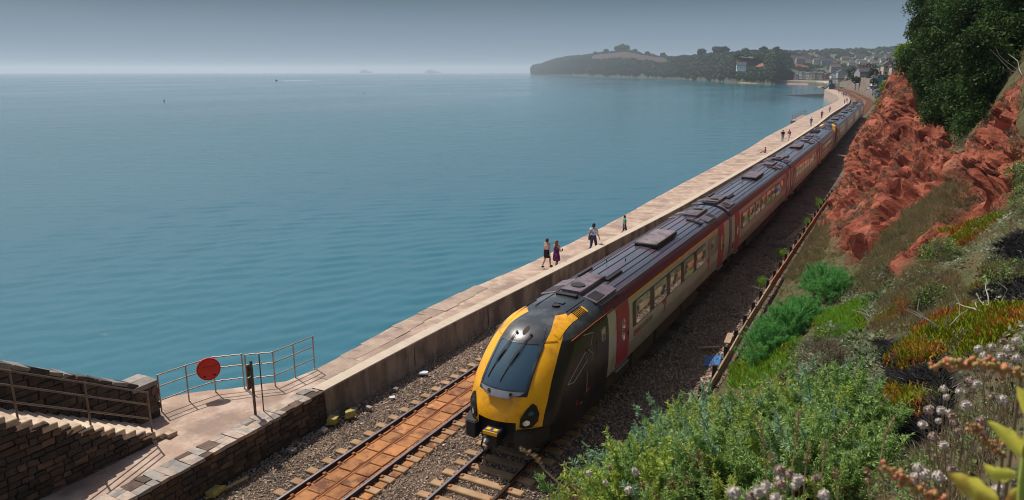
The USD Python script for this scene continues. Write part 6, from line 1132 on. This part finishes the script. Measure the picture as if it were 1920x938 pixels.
HILL_B = [((-218.3, 1092.7, 30.8), (-295.2, 1464.1, 46.4), (-403.7, 1992.4, 57.7)), ((-184.3, 1110.0, 27.8), (-250.2, 1487.9, 45.9), (-343.2, 2025.7, 61.8)), ((-156.3, 1122.2, 18.2), (-213.6, 1505.8, 39.9), (-294.6, 2051.9, 63.1)), ((-134.8, 1130.6, 7.0), (-185.8, 1518.4, 32.0), (-257.9, 2071.1, 61.8)), ((-107.6, 1144.5, 4.8), (-149.9, 1537.5, 32.0), (-209.6, 2097.9, 65.8)), ((-87.4, 1155.3, 4.8), (-123.0, 1552.0, 32.5), (-173.2, 2117.7, 67.1)), ((-67.2, 1166.0, 4.8), (-96.1, 1566.4, 32.8), (-136.7, 2137.3, 67.8)), ((-40.5, 1180.8, 7.0), (-60.4, 1586.0, 35.0), (-88.2, 2163.7, 69.8)), ((-14.0, 1196.0, 10.7), (-24.9, 1605.9, 38.4), (-39.8, 2190.2, 72.5)), ((12.5, 1211.1, 14.5), (10.6, 1625.7, 41.9), (8.6, 2216.8, 75.2)), ((52.9, 1232.6, 14.5), (64.4, 1654.5, 42.4), (81.6, 2256.0, 76.5))]
HOUSES = [(-115.6, 1474.3, 32.4), (-93.4, 1485.9, 31.4), (-83.9, 1502.8, 32.5), (-72.5, 1580.5, 38.4), (-62.5, 1514.5, 33.5), (-45.5, 1547.5, 35.7), (-110.0, 1548.3, 36.3), (-57.4, 1612.3, 39.8), (-117.4, 1389.9, 25.9), (-86.7, 1394.6, 25.8), (-71.9, 1437.8, 27.0), (-36.4, 1623.4, 39.8), (-88.1, 1607.6, 40.1), (-170.5, 1328.9, 34.2), (-158.3, 1299.9, 31.9), (-154.4, 1349.0, 33.5), (-138.6, 1345.0, 30.7), (-134.3, 1382.9, 33.0), (-122.6, 1353.0, 29.0), (-98.4, 1234.8, 18.7), (-37.9, 1468.1, 29.0), (-52.2, 1412.9, 25.8), (-26.2, 1652.9, 42.3), (-189.6, 988.5, 20.1)]
TERRACE = [(-129.6, 1072.8, -1.3), (-124.5, 1070.9, -1.2), (-119.5, 1068.9, -1.2), (-115.2, 1066.5, -1.1), (-110.9, 1064.2, -1.1), (-106.7, 1061.8, -1.0), (-101.8, 1059.7, -1.0), (-97.6, 1057.3, -0.9), (-92.8, 1055.2, -0.9)]

leafmat('wood_leaf', (0.022, 0.050, 0.020), (0.048, 0.082, 0.028), tr=.1); leafmat('wood_leaf_b', (0.035, 0.068, 0.022), (0.070, 0.10, 0.035), tr=.1)
mat('hill_ground', (0.045, 0.062, 0.026), (0.08, 0.085, 0.04), scale=.03, rough=.95, c3=(0.12, 0.085, 0.05), s3=.012)
mat('field_soil', (0.036, 0.019, 0.012), (0.048, 0.026, 0.016), scale=.02, rough=.95, stretch=(1, .2, 1)); mat('cliff_far', (0.28, 0.085, 0.045), (0.20, 0.07, 0.04), scale=.08, rough=.95)
def crown(seed, n_=110, flat=.85):
    r_ = np.random.default_rng(seed); d = rand_dir(n_, .25, r_); lump = .72 + .5 * meshkit.noise(d * 1.9 + seed, seed); p = d * (r_.uniform(.55, 1, n_) ** .5 * lump)[:, None]; p[:, 2] = p[:, 2] * flat + .6; o = d + r_.normal(0, .45, (n_, 3)); s = np.cross(o, r_.normal(size=(n_, 3))); s /= np.linalg.norm(s, axis=1, keepdims=True); b = np.cross(s, o); b /= np.linalg.norm(b, axis=1, keepdims=True)
    q_ = .26 * r_.uniform(.6, 1.2, n_)[:, None]; v = np.stack([p - s * q_, p - b * q_ * .8, p + s * q_, p + b * q_], 1).reshape(-1, 3); i = np.arange(n_)[:, None] * 4; return v, np.vstack([i + [0, 1, 2], i + [0, 2, 3]])
CR = [(crown(i), L[m], False) for i, m in ((101, 'wood_leaf'), (102, 'wood_leaf'), (103, 'wood_leaf_b'), (104, 'wood_leaf'))]
# wooded headland
SA, RA = np.array([a for a, b in HILL_A]), np.array([b for a, b in HILL_A]); RA[:, 2] -= 3 + RA[:, 1] * .0032; us = np.linspace(0, len(SA) - 1, 150); ii = np.arange(len(SA)); iS = PchipInterpolator(ii, SA); iR = PchipInterpolator(ii, RA)
prof_t = np.array([0, .04, .10, .25, .45, .7, 1.0, 1.3, 2.2]); prof_h = np.array([0, .16, .30, .48, .68, .87, 1.0, .98, .5])
def hill_a(u, t):
    S, R = iS(u), iR(u); p = S + (R - S) * np.asarray(t)[..., None]; h = np.interp(t, prof_t, prof_h); p[..., 2] = S[..., 2] + (R[..., 2] - S[..., 2]) * h; return p
ts = np.array([-.02, 0, .03, .06, .1, .16, .25, .35, .45, .55, .65, .75, .85, .93, 1, 1.15, 1.3, 1.7, 2.2]); U_, T_ = np.meshgrid(us, ts, indexing='ij'); HA = hill_a(U_.ravel(), T_.ravel()).reshape(len(us), len(ts), 3)
HA[..., 2] += (meshkit.fbm(HA / 60, 3, 5) - .5) * 14 * np.clip(T_ / .2, 0, 1) * np.clip((2.2 - T_), 0, .6); HA[:, 0, 2] -= 4
tag(usdkit.mesh(stage, '/World/headland', grid_mesh(HA[..., 0], HA[..., 1], HA[..., 2]), L['hill_ground'], smooth=True).GetPrim(), kind='structure')
# a ploughed field on its top and two bare red cliffs, as thin sheets on the hill
def sheet(u0, u1, t0, t1, lift, m, name, wob=0.0, label=None):
    uu, tt = np.linspace(u0, u1, 28), np.linspace(0, 1, 14); A = []
    for u in uu:
        f = (u - u0) / (u1 - u0); e = math.sin(PI * f) ** .5; a, b = t0(f), t1(f); A.append(hill_a(np.full(14, u), a + (b - a) * tt))
    A = np.array(A); A[..., 2] += lift + (meshkit.fbm(A / 60, 3, 5) - .5) * 4; tag(usdkit.mesh(stage, free(name), grid_mesh(A[..., 0], A[..., 1], A[..., 2]), L[m], smooth=True).GetPrim(), kind='structure')
sheet(5.3, 9.6, lambda f: .46 - .14 * f, lambda f: .97 - .06 * f, 4.5, 'field_soil', 'field')
for u0, u1, a, b in ((13.0, 14.3, .16, .52), (16.0, 17.2, .2, .48)): sheet(u0, u1, lambda f, a=a: a + .05 * math.sin(7 * f), lambda f, b=b: b * (.72 + .28 * math.sin(PI * (.1 + .8 * f)) + .06 * math.sin(17 * f)), 3.5, 'cliff_far', 'red_cliff')
r_ = np.random.default_rng(77); m_ = 12500; u = r_.uniform(0, len(SA) - 1, m_) ** 1.0; t_ = r_.uniform(.0, 1.06, m_) ** 1.25; P_ = hill_a(u, t_); near_ = np.abs(P_[:, 1])
fld = (u > 5.2) & (u < 9.7) & (t_ > .46 - .12 * (u - 5.2) / 4.5) & (t_ < .95); red = ((u > 12.9) & (u < 14.4) & (t_ < .44) & (t_ > .13)) | ((u > 15.9) & (u < 17.3) & (t_ < .42) & (t_ > .16)); k_ = ~fld & ~red & (t_ > .012)
P_ = P_[k_]; P_[:, 2] += (meshkit.fbm(P_ / 60, 3, 5) - .5) * 10; sc = (2.6 + P_[:, 1] * .0013) * r_.uniform(.7, 1.35, len(P_))
scatter('headland_woodland', CR, P_ + np.array([0, 0, .1]) * sc[:, None], sc, quat_axis(np.tile([0, 0, 1.0], (len(P_), 1)), r_.uniform(0, 6.28, len(P_))), kind='stuff')
def tree(p, R, H, seed, label, name='far_tree', group=None, flat=.8, m='wood_leaf'):
    t = empty(name, tuple(p), label=label, cat='tree', group=group); MB().tube([(0, 0, -2), (R * .04, 0, H * .45), (0, R * .05, H)], [R * .09, R * .07, R * .03], 6).build('trunk', L['bark'], t)
    for k_ in range(4): a = k_ * 1.6 + seed; MB().tube([(0, 0, H * .5), (math.cos(a) * R * .5, math.sin(a) * R * .5, H * .95)], [R * .04, R * .015], 5).build('limb', L['bark'], t)
    v, f = crown(seed, 190, flat); MB().add(v * R + [0, 0, H * .7], f).build('crown', L[m], t)
for i, (u, R) in enumerate(((5.4, 11), (5.9, 13), (6.6, 17), (6.9, 19), (7.15, 16), (7.7, 11), (8.4, 10), (9.3, 11), (11.4, 13), (12.1, 13), (12.45, 12), (13.4, 9), (14.3, 9), (15.2, 8))):
    tree(hill_a(np.array([u]), np.array([1.0]))[0], R * .8, R * .75, 200 + i, f'{("leftmost", "second", "third", "fourth, tallest", "fifth", "sixth", "seventh", "eighth", "ninth", "tenth", "eleventh", "twelfth", "thirteenth", "rightmost")[i]} of the skyline trees on the far headland, counted from its seaward tip', group='skyline trees of the headland', flat=.7)
# town hillside and the ground between railway and houses
B_ = np.array(HILL_B); iB = PchipInterpolator(np.arange(len(B_)), B_)
uu = np.linspace(0, len(B_) - 1, 60); tt = np.linspace(0, 1, 30); A = []
for t in tt:
    w = np.array([max(0, 1 - 2 * t), 1 - abs(2 * t - 1), max(0, 2 * t - 1)]); A.append(np.einsum('k,ukc->uc', w, iB(uu)))
A = np.array(A).transpose(1, 0, 2); end = A[:, -1] + [-200, 900, -20]; A = np.concatenate([A, end[:, None]], 1)
tag(usdkit.mesh(stage, '/World/town_hill', grid_mesh(A[..., 0], A[..., 1], A[..., 2]), L['hill_ground'], smooth=True).GetPrim(), kind='structure')
hB = RBFInterpolator(A[:, :-1, :2].reshape(-1, 2)[::3], A[:, :-1, 2].reshape(-1)[::3], neighbors=12, kernel='linear')
LP = np.array([(4, 115, 0), (6, 150, 3.6), (1, 195, 3.9), (4, 195, 4), (-.6, 240, 3.9), (3, 240, 4.1), (-3.5, 283, 4), (0, 283, 4.2), (8, 283, 5), (-5, 337, 6.2), (-3, 361, 6.6), (5, 350, 8), (-20, 469, 6.9), (-12, 473, 6.9), (-6, 430, 7.5), (-45, 690, -.3), (-30, 690, 3), (-57, 832, -1), (-40, 832, 2), (-75, 800, -1), (-68, 1166, 3), (-40, 1180, 7), (-108, 1144, 2), (-95, 990, -1.4), (-120, 1010, -1.4), (-70, 990, -1), (-135, 1130, 2), (-80, 900, -1.2), (-50, 900, 0), (30, 300, 14), (40, 450, 18), (40, 700, 16), (50, 1000, 12), (40, 180, 12), (14, 120, 5), (12, 1211, 14), (-25, 600, 4.5), (-25, 560, 5), (-8, 520, 8)], float)
hL = RBFInterpolator(LP[:, :2], LP[:, 2], kernel='linear', smoothing=.5)
yr = np.concatenate([np.arange(118, 320, 6.), graded(320, 1260, 8, 1.03)]); rows = []
def land_left(y): return float(track_c(y)) + 5.6 if y < 640 else float(np.interp(y, [640, 720, 800, 900, 1000, 1130], [-44.5, -56, -72, -88, -110, -145]))
for y in yr:
    xl = land_left(y); xs = np.concatenate([[xl, xl + .5], np.linspace(xl + .6, xl + 30, 18), np.linspace(xl + 34, 70, 10)]); rows.append([(x, y) for x in xs])
G_ = np.array(rows); Z_ = hL(G_.reshape(-1, 2)).reshape(G_.shape[:2]); Z_[:, 0] = -.6; Z_ += (meshkit.fbm(np.stack([G_[..., 0] * .2, G_[..., 1] * .1, 0 * Z_], -1), 3, 3) - .5) * np.where(G_[..., 1] > 640, .2, np.where(G_[..., 1] > 300, .9, .15)); Z_[:, 0] = -.6; Z_ = np.where((G_[..., 1] > 620) & (np.arange(30)[None] < 2), -5, Z_)
mat('bank_ground', (0.10, 0.085, 0.045), (0.075, 0.085, 0.03), scale=.12, rough=.95, c3=(0.17, 0.125, 0.085), s3=.06)
tag(usdkit.mesh(stage, '/World/town_ground', grid_mesh(G_[..., 0], G_[..., 1], Z_, True), L['bank_ground'], smooth=30).GetPrim(), kind='structure')
def land_z(x, y): return float(hL(np.array([[x, y]]))[0])
mat('tarmac', (0.13, 0.125, 0.12), (0.17, 0.16, 0.15), scale=.6, rough=.95); pk = MB()
pk.loft([[(land_left(y) + .9, y, land_z(land_left(y) + .9, y) + .18), (land_left(y) + 4, y, land_z(land_left(y) + 4, y) + .16), (land_left(y) + 8, y, land_z(land_left(y) + 8, y) + .2)] for y in np.arange(150, 300, 6)], closed=False); pk.build('car_park', L['tarmac'], kind='structure')
mat('wall_rough', (0.21, 0.155, 0.125), (0.15, 0.105, 0.08), scale=.8, rough=.95, bump=.6, c3=(0.29, 0.24, 0.2), s3=.3)
rw = empty('retaining_wall', label='stone retaining wall along the landward side of the curving railway below the car park', cat='wall')
for a in range(150, 636, 18): MB().loft([[(land_left(y) - .35, y, -.6), (land_left(y) - .2, y, land_z(land_left(y) + .6, y) + .55 + .1 * math.sin(y)), (land_left(y) + .45, y, land_z(land_left(y) + .6, y) + .55 + .1 * math.sin(y)), (land_left(y) + .6, y, -.6)] for y in (a, a + 9, a + 17.9)]).build('wall_section', L['wall_rough'], rw)
k_ = 1500; u = r_.uniform(0, len(B_) - 1.01, k_); t_ = r_.uniform(0.0, 1.0, k_) ** .8; w = np.stack([np.maximum(0, 1 - 2 * t_), 1 - np.abs(2 * t_ - 1), np.maximum(0, 2 * t_ - 1)], 1); P_ = np.einsum('nk,nkc->nc', w, iB(u)); P_ = P_[(t_ > .72) | (t_ < .42) | (r_.uniform(0, 1, k_) < .45)]; sc = r_.uniform(2.6, 5.2, len(P_))
hp = np.array(HOUSES)[:, :2]; dd = np.array([np.min(np.hypot(*(hp - p[:2]).T)) for p in P_]); fr = np.array([np.any((np.abs((p[0] - hp[:, 0]) - (p[1] - hp[:, 1]) * (hp[:, 0] - 9) / (hp[:, 1] + 16)) < 9) & (p[1] < hp[:, 1]) & (p[1] > hp[:, 1] - 60)) for p in P_]); ok = (dd > 12) & ~fr; P_, sc = P_[ok], sc[ok]
scatter('town_trees', CR, P_ - [0, 0, 1.5], sc, quat_axis(np.tile([0, 0, 1.0], (len(P_), 1)), r_.uniform(0, 6.28, len(P_))), kind='stuff')
k_ = 900; y = r_.uniform(300, 640, k_); x = np.array([land_left(a) for a in y]) + r_.uniform(1.5, 26, k_); P_ = np.stack([x, y, hL(np.stack([x, y], 1))], 1); sc = r_.uniform(.8, 1.8, k_)
hs = np.array([(-16, 470), (-12, 472), (-20, 469), (-3, 361), (0, 363), (-5, 337)]); ok = np.array([np.min(np.hypot(*(hs - p[:2]).T)) for p in P_]) > 7; ok &= meshkit.noise(np.stack([x * .12, y * .06, 0 * x], 1), 3) > .4
scatter('bank_scrub', CR, P_[ok], sc[ok], quat_axis(np.tile([0, 0, 1.0], (ok.sum(), 1)), r_.uniform(0, 6.28, ok.sum())), kind='stuff')
for x, y, R, lb_ in ((-17, 520, 4.5, 'dark round tree beside the grey terrace'), (-27, 540, 4.0, 'tree left of the grey terrace by the railway'), (-9, 400, 2.6, 'small tree between the grey terrace and the tall cream house'), (-22, 560, 5.0, 'large dark tree behind the grey terrace'), (-12, 330, 1.8, 'bushy tree above the bend of the railway'), (-4, 300, 1.5, 'low bushy tree above the retaining wall')): tree((x, y, land_z(x, y)), R, R * .9, int(300 + R * 10 + y), lb_, 'town_tree')
# houses
for nm, c in dict(render_white=(.82, .80, .75), render_cream=(.74, .64, .48), render_grey=(.33, .32, .31), render_pink=(.52, .34, .29), render_teal=(.10, .33, .36), brick_red=(.30, .12, .085), slate=(.085, .085, .095), roof_brown=(.17, .10, .08), stone_house=(.48, .39, .29), dark_pane=(.02, .025, .03)).items(): mat(nm, c, tuple(x * .8 for x in c), scale=.9, rough=.85)
def house(name, p, w, d, h, rz, wall, roof, label, group=None, rh=None, rows=2, colsn=3, chim=1, gable='x', cat='house'):
    t = empty(name, tuple(p), rz, label=label, cat=cat, group=group); rh = rh if rh is not None else w * .32
    wl = MB(); b = 3.0; fr = [(-w / 2, -b), (-w / 2, h), (0, h + rh), (w / 2, h), (w / 2, -b)] if gable == 'x' else None
    if gable == 'x': wl.loft([[(a, y, c) for a, c in fr] for y in (-d / 2, d / 2)])
    else: wl.loft([[(x, a, c) for a, c in [(-d / 2, -b), (-d / 2, h), (0, h + rh), (d / 2, h), (d / 2, -b)]] for x in (-w / 2, w / 2)])
    wl.build('wall', L[wall], t); rf = MB(); o = .35
    W_, D_ = (w, d) if gable == 'x' else (d, w); sl = rh / (W_ / 2)
    for s in (-1, 1):
        pts = [(s * (W_ / 2 + o), h - sl * o), (0, h + rh), (0, h + rh + .25), (s * (W_ / 2 + o), h - sl * o + .25)]
        rf.loft([[((a, y, c) if gable == 'x' else (y, a, c)) for a, c in pts] for y in (-D_ / 2 - o, D_ / 2 + o)])
    r0 = rf.build('roof', L[roof], t)
    for k_ in range(chim): MB().box(((0, (k_ - (chim - 1) / 2) * d * .7, h + rh + .5) if gable == 'x' else ((k_ - (chim - 1) / 2) * w / max(chim, 1) , 0, h + rh + .5)), (.7, .9, 1.9), ch=.05).build('chimney', L['brick_red'], r0)
    for r in range(rows):
        for c in range(colsn):
            zc = h * (r + .55) / rows; f = MB().box(((c - (colsn - 1) / 2) * w / colsn, -d / 2 - .02, zc), (w / colsn * .46, .10, h / rows * .50)).build('window', L['render_white'], t); MB().box(((c - (colsn - 1) / 2) * w / colsn, -d / 2 - .08, zc), (w / colsn * .38, .06, h / rows * .42)).build('pane', L['dark_pane'], f)
    return t
face = lambda p: math.atan2(9 - p[0], -(-16 - p[1])) * 0 + math.atan2(p[0] - 9, -(p[1] + 16)) + PI
ORD = ('leftmost', 'second', 'third', 'fourth', 'fifth', 'sixth', 'seventh', 'eighth', 'ninth', 'tenth', 'eleventh', 'twelfth', 'thirteenth', 'fourteenth', 'fifteenth', 'sixteenth', 'seventeenth', 'eighteenth')
HL = {}; _bear = lambda i: HOUSES[i][0] / (HOUSES[i][1] + 16)
for k_, i in enumerate(sorted(range(6), key=_bear)): HL[i] = f'{ORD[k_]} of the white-gabled houses on the far hillside, counted from the left'
for k_, i in enumerate(sorted(range(6, len(HOUSES)), key=_bear)): HL[i] = f'{ORD[k_]} of the small long-roofed houses among the hillside trees, counted from the left'
for i, p in enumerate(HOUSES):
    z = max(float(hB(np.array([p[:2]]))[0]) - .5, p[2] - 5) if p[1] > 1150 else p[2] - 4; wg = i in (0, 1, 2, 3, 4, 5); ln = rnd.uniform(9, 17)
    house('hillside_house', (p[0], p[1], p[2] - (7.0 if wg else 5.5)), 8.5 if wg else ln, 9, 5.4 if wg else 4.8, .35 + rnd.uniform(-.12, .12), 'render_white' if wg or rnd.random() < .25 else rnd.choice(('render_cream', 'render_grey', 'stone_house')), rnd.choice(('slate', 'roof_brown', 'slate')), HL[i], 'white gables on the hillside' if wg else 'houses on the far hillside', gable='x' if wg else 'y', chim=1 if i % 2 else 2, colsn=2 if wg else 4)
tl = ('pink house at the left end of the seafront terrace', 'white gabled house, second of the seafront terrace', 'cream house, third of the seafront terrace', 'narrow white house, fourth of the seafront terrace', 'cream house in the middle of the seafront terrace', 'pale stone house, sixth of the seafront terrace', 'grey house, seventh of the seafront terrace', 'grey-brown house, eighth of the seafront terrace', 'red-brown house at the right end of the seafront terrace')
tw = ('render_pink', 'render_white', 'render_cream', 'render_white', 'render_cream', 'stone_house', 'render_grey', 'stone_house', 'brick_red')
for i, p in enumerate(TERRACE): house('seafront_house', p, 6.3, 9, (8.4, 11.4, 9.8, 10.1, 9.6, 10.7, 10.3, 10.0, 8.6)[i], -.6, tw[i], 'slate', tl[i], rows=3, colsn=2, rh=1.6, gable='x' if i == 1 else 'y', chim=1)
house('grey_terrace', (-16.2, 471, 6.8), 9.2, 8, 4.0, .45, 'render_grey', 'slate', 'long grey terrace row with chimneys above the railway curve', gable='y', chim=5, rh=2.6, colsn=6, cat='terrace')
house('cream_house', (-1.8, 364, 6.6), 4.2, 11, 7.2, .15, 'stone_house', 'slate', 'tall cream stone house with chimneys near the cliff', rh=1.6, chim=2, rows=3, colsn=2)
house('cream_house', (1.8, 352, 7.0), 4.0, 9, 6.2, .15, 'stone_house', 'slate', 'narrow stone house partly hidden by the cliff edge', rh=1.5, chim=1, rows=3, colsn=2)
house('cottage', (-5.4, 337, 6.2), 1.9, 5, 2.6, .15, 'render_white', 'slate', 'small white cottage below the tall cream house', rh=.5, chim=1)
house('cottage', (-3.4, 338, 6.2), 1.8, 5, 2.9, .15, 'render_teal', 'slate', 'small teal-blue cottage beside the white one', rh=.5, chim=1)
house('villa', (-57.5, 832, 2.5), 7.5, 9, 8.2, .3, 'render_grey', 'slate', 'tall grey villa behind the railway station', rh=2.2, chim=2, rows=3)
for i, (x, y, wd, m_) in enumerate(((-66, 850, 6, 'render_white'), (-47, 800, 7, 'stone_house'), (-39, 760, 6, 'render_grey'))): house('station_house', (x, y, 2), wd, 8, 5.0, .3, m_, 'slate', ('white house left of the grey villa', 'stone house right of the grey villa', 'grey house near the railway right of the villa')[i], rh=1.8)
# station: footbridge and platform buildings
st_ = empty('station', (-48, 694, -.2), .12, label='dark station buildings and footbridge across the railway at the far end of the line', cat='station')
MB().box((-6.2, 0, 2.0), (2.2, 16, 4.6), ch=.2).build('platform_building', L['slate'], st_); MB().box((4.6, 0, 2.0), (2.0, 16, 4.2), ch=.2).build('platform_building', L['wall_rough'], st_)
MB().box((0, -2, 5.0), (16, 1.8, 1.0)).build('footbridge_deck', L['roof_brown'], st_); MB().box((0, -2, 6.4), (16.4, 2.1, .25)).build('footbridge_roof', L['stone_house'], st_)
for x in (-7.6, -2.2, 2.6, 7.6): MB().box((x, -2, 2.6), (.5, 1.5, 5.2)).build('footbridge_pier', L['render_grey'], st_)
MB().beam((-11.5, -30, -3), (-6.5, -12, 1.2), 1.2, 1.2).build('ramp', L['slate'], st_)
# sea defences far off
mat('masonry_pale', (0.42, 0.38, 0.34), (0.34, 0.30, 0.26), scale=.3, rough=.95)
gw = MB(); gw.loft([[(x - .9, y + 1.4, -6.5), (x - .5, y + .8, z), (x + .5, y - .8, z), (x + .9, y - 1.4, -6.5)] for x, y, z in ((-70.6, 514.5, -4.35), (-55, 498, -3.5), (-38.4, 481.9, -2.3), (-33.5, 477, -1.6))]); gw.build('breakwater', L['slate'], label='dark low breakwater running out to sea from the bend of the sea wall', cat='breakwater')
pb = empty('pier_head', (-40.2, 536, -4.6), label='stone block with a dark hut at the landward end of the breakwater', cat='pier'); MB().box((0, 0, 1.9), (6.6, 7, 4.2), ch=.4).build('stone_block', L['masonry_pale'], pb); MB().box((1.2, 1, 5.4), (3.6, 4.6, 3.0), ch=.1).build('hut', L['slate'], pb); MB().loft([[(1.2 - 2.1, y, 6.9), (1.2, y, 8.0), (1.2 + 2.1, y, 6.9)] for y in (-1.6, 3.6)]).build('hut_roof', L['slate'], pb)
fw = MB(); fw.loft([[(x, y, -6), (x + .3, y + .3, -.6), (x + 45, y + 50, -.5), (x + 46, y + 51, -6)] for x, y in ((-160.7, 1020), (-143.4, 1006), (-117.4, 995), (-97, 984), (-84, 930), (-66, 780), (-56, 700))]); fw.build('far_sea_wall', L['masonry_pale'], label='pale sea wall and promenade in front of the seafront terrace', cat='wall')
mat('beach_sand', (.36, .24, .18), (.28, .17, .12), scale=.05, rough=.95); bc = MB(); bc.loft([[(x - 5, y - 9, -4.7), (x, y, -3.6), (x + 4, y + 5, -3.2)] for x, y in ((-205, 1072), (-184, 1036), (-160.7, 1018), (-143.4, 1003), (-117.4, 992), (-97, 980), (-84, 926), (-68, 776))], closed=False); bc.build('beach', L['beach_sand'], kind='structure')
# parked cars
mat('car_glass', (.02, .025, .03), rough=.1)
def car(p, rz, m, label):
    t = empty('parked_car', tuple(p), rz, label=label, cat='car', group='cars in the car park above the railway'); b = MB(); S_ = [(-2.1, .32, .60), (-2.05, .85, .78), (-1.2, .92, .86), (.9, .92, .86), (1.9, .75, .80), (2.1, .4, .62)]
    b.loft([[(-w, y, .28), (-w * 1.02, y, .28 + (h - .28) * .6), (-w * .9, y, h), (w * .9, y, h), (w * 1.02, y, .28 + (h - .28) * .6), (w, y, .28)] for y, h, w in [(a, c, d) for a, c, d in S_]]); b.build('body', L[m], t, smooth=30)
    cb = MB(); cb.loft([[(-.78, y, .84), (-w, y, h), (w, y, h), (.78, y, .84)] for y, h, w in ((-1.9, .86, .76), (-1.3, 1.40, .6), (.2, 1.45, .6), (1.0, .88, .74))]); cb.build('cabin', L['car_glass'], t, smooth=20); MB().box((0, -.55, 1.45), (1.2, 1.4, .06), ch=.03).build('roof', L[m], t)
    for x in (-.8, .8):
        for y in (-1.3, 1.3): w_ = trimesh.creation.cylinder(.32, .2, sections=14); w_.apply_transform(trimesh.transformations.rotation_matrix(PI / 2, [0, 1, 0])); w_.apply_translation([x, y, .32]); MB().tm(w_).build('wheel', L['train_dark'], t)
for m, c in dict(car_blue=(.02, .03, .06), car_black=(.02, .02, .022), car_white=(.7, .7, .7), car_silver=(.4, .42, .45), car_yellow=(.5, .36, .16)).items(): mat(m, c, rough=.25, coat=.6)
for (x, y, rz, m, lb_) in ((-4.2, 286, .3, 'car_silver', 'light car with its lights towards the railway, leftmost of the parked cars'), (-2.6, 283, .2, 'car_black', 'dark van-like car second from the left in the car park'), (-.2, 268, 1.3, 'car_yellow', 'sand-coloured car behind the others by the bank'), (2.0, 197, .2, 'car_blue', 'dark blue car nearest the railway wall'), (.6, 217, .3, 'car_black', 'black car behind the dark blue one'), (4.6, 158, .3, 'car_white', 'white car half hidden at the foot of the cliff')): car((x, y, land_z(x, y) + .22), rz, m, lb_)
# boats and buoys
mb_ = empty('motor_boat', (-958, 937, -4.4), 1.15, label='small dark motor boat speeding across the bay', cat='boat')
MB().loft([[(-w, y, .9), (-w * .6, y, -.2), (w * .6, y, -.2), (w, y, .9)] for y, w in ((-3.5, 1.3), (0, 1.35), (2.4, 1.0), (3.9, .08))]).build('hull', L['cloth_navy'], mb_); MB().box((0, -.2, 1.5), (1.7, 2.4, 1.3), ch=.2).build('cabin', L['cloth_black'], mb_); MB().tube([(0, -.6, 2.1), (0, -.8, 3.4)], .06, 6).build('mast', L['shoe_dark'], mb_); MB().box((0, -3.0, 1.1), (1.5, .5, .5)).build('engine', L['shoe_dark'], mb_)
mat('foam', (.78, .82, .84), (.6, .68, .72), scale=.6, rough=.9)
fm = MB(); d0, d1 = np.array([-950, 945]), np.array([-915, 980]); s_ = np.array([-.7, .7])
fm.loft([[(*(d0 + (d1 - d0) * t - s_ * w), -4.2), (*(d0 + (d1 - d0) * t), -4.0), (*(d0 + (d1 - d0) * t + s_ * w), -4.2)] for t, w in ((0, .8), (.3, 1.8), (.7, 1.4), (1, .3))], closed=False); fm.build('boat_wake', L['foam'], kind='stuff')
for i, (x, y, lb_) in enumerate(((-340.3, 247.7, 'small dark buoy on the left of the bay'), (-343.7, 416.3, 'small orange-brown buoy in the middle of the bay'))):
    by_ = empty('buoy', (x, y, -4.4), label=lb_, cat='buoy'); MB().tm(trimesh.creation.icosphere(2, .34).apply_translation([0, 0, .25])).build('float', L[('shoe_dark', 'plank_red')[i]], by_, smooth=True); MB().tube([(0, 0, .5), (0, 0, .8)], .08, 6).build('handle', L['shoe_dark'], by_)
for i, (x, y, ln) in enumerate(((-7107, 8780, 190), (-6240, 9240, 235))):
    sh_ = empty('ship', (x, y, -4.4), .68, label=('faint cargo ship on the hazy horizon, the left of two', 'longer faint ship on the hazy horizon, the right of two')[i], cat='ship')
    MB().loft([[(yy, -w, 20), (yy, -w * .7, -1), (yy, w * .7, -1), (yy, w, 20)] for yy, w in ((-ln / 2, 6), (-ln / 3, 10), (ln / 3, 10), (ln / 2, .5))]).build('hull', L['slate'], sh_); MB().box((-ln * .1, 0, 29), (ln * .55, 18, 20)).build('superstructure', L['render_grey'], sh_); MB().box((-ln * .18, 0, 43), (ln * .25, 14, 10)).build('bridge', L['render_grey'], sh_)

# ---------------------------------------------------------------- sea haze
usdkit.material(stage, '/World/Looks/sea_haze', {'v': ('principled_volume', {'color': (0.70, 0.83, 0.94), 'density': 0.00012, 'anisotropy': 0.2})}, volume='v.volume')
hz = MB().box((-3000, 4500, 49.5), (24000, 17000, 111)).build('haze', stage.GetPrimAtPath('/World/Looks/sea_haze') and UsdShade.Material.Get(stage, '/World/Looks/sea_haze'), kind='stuff')
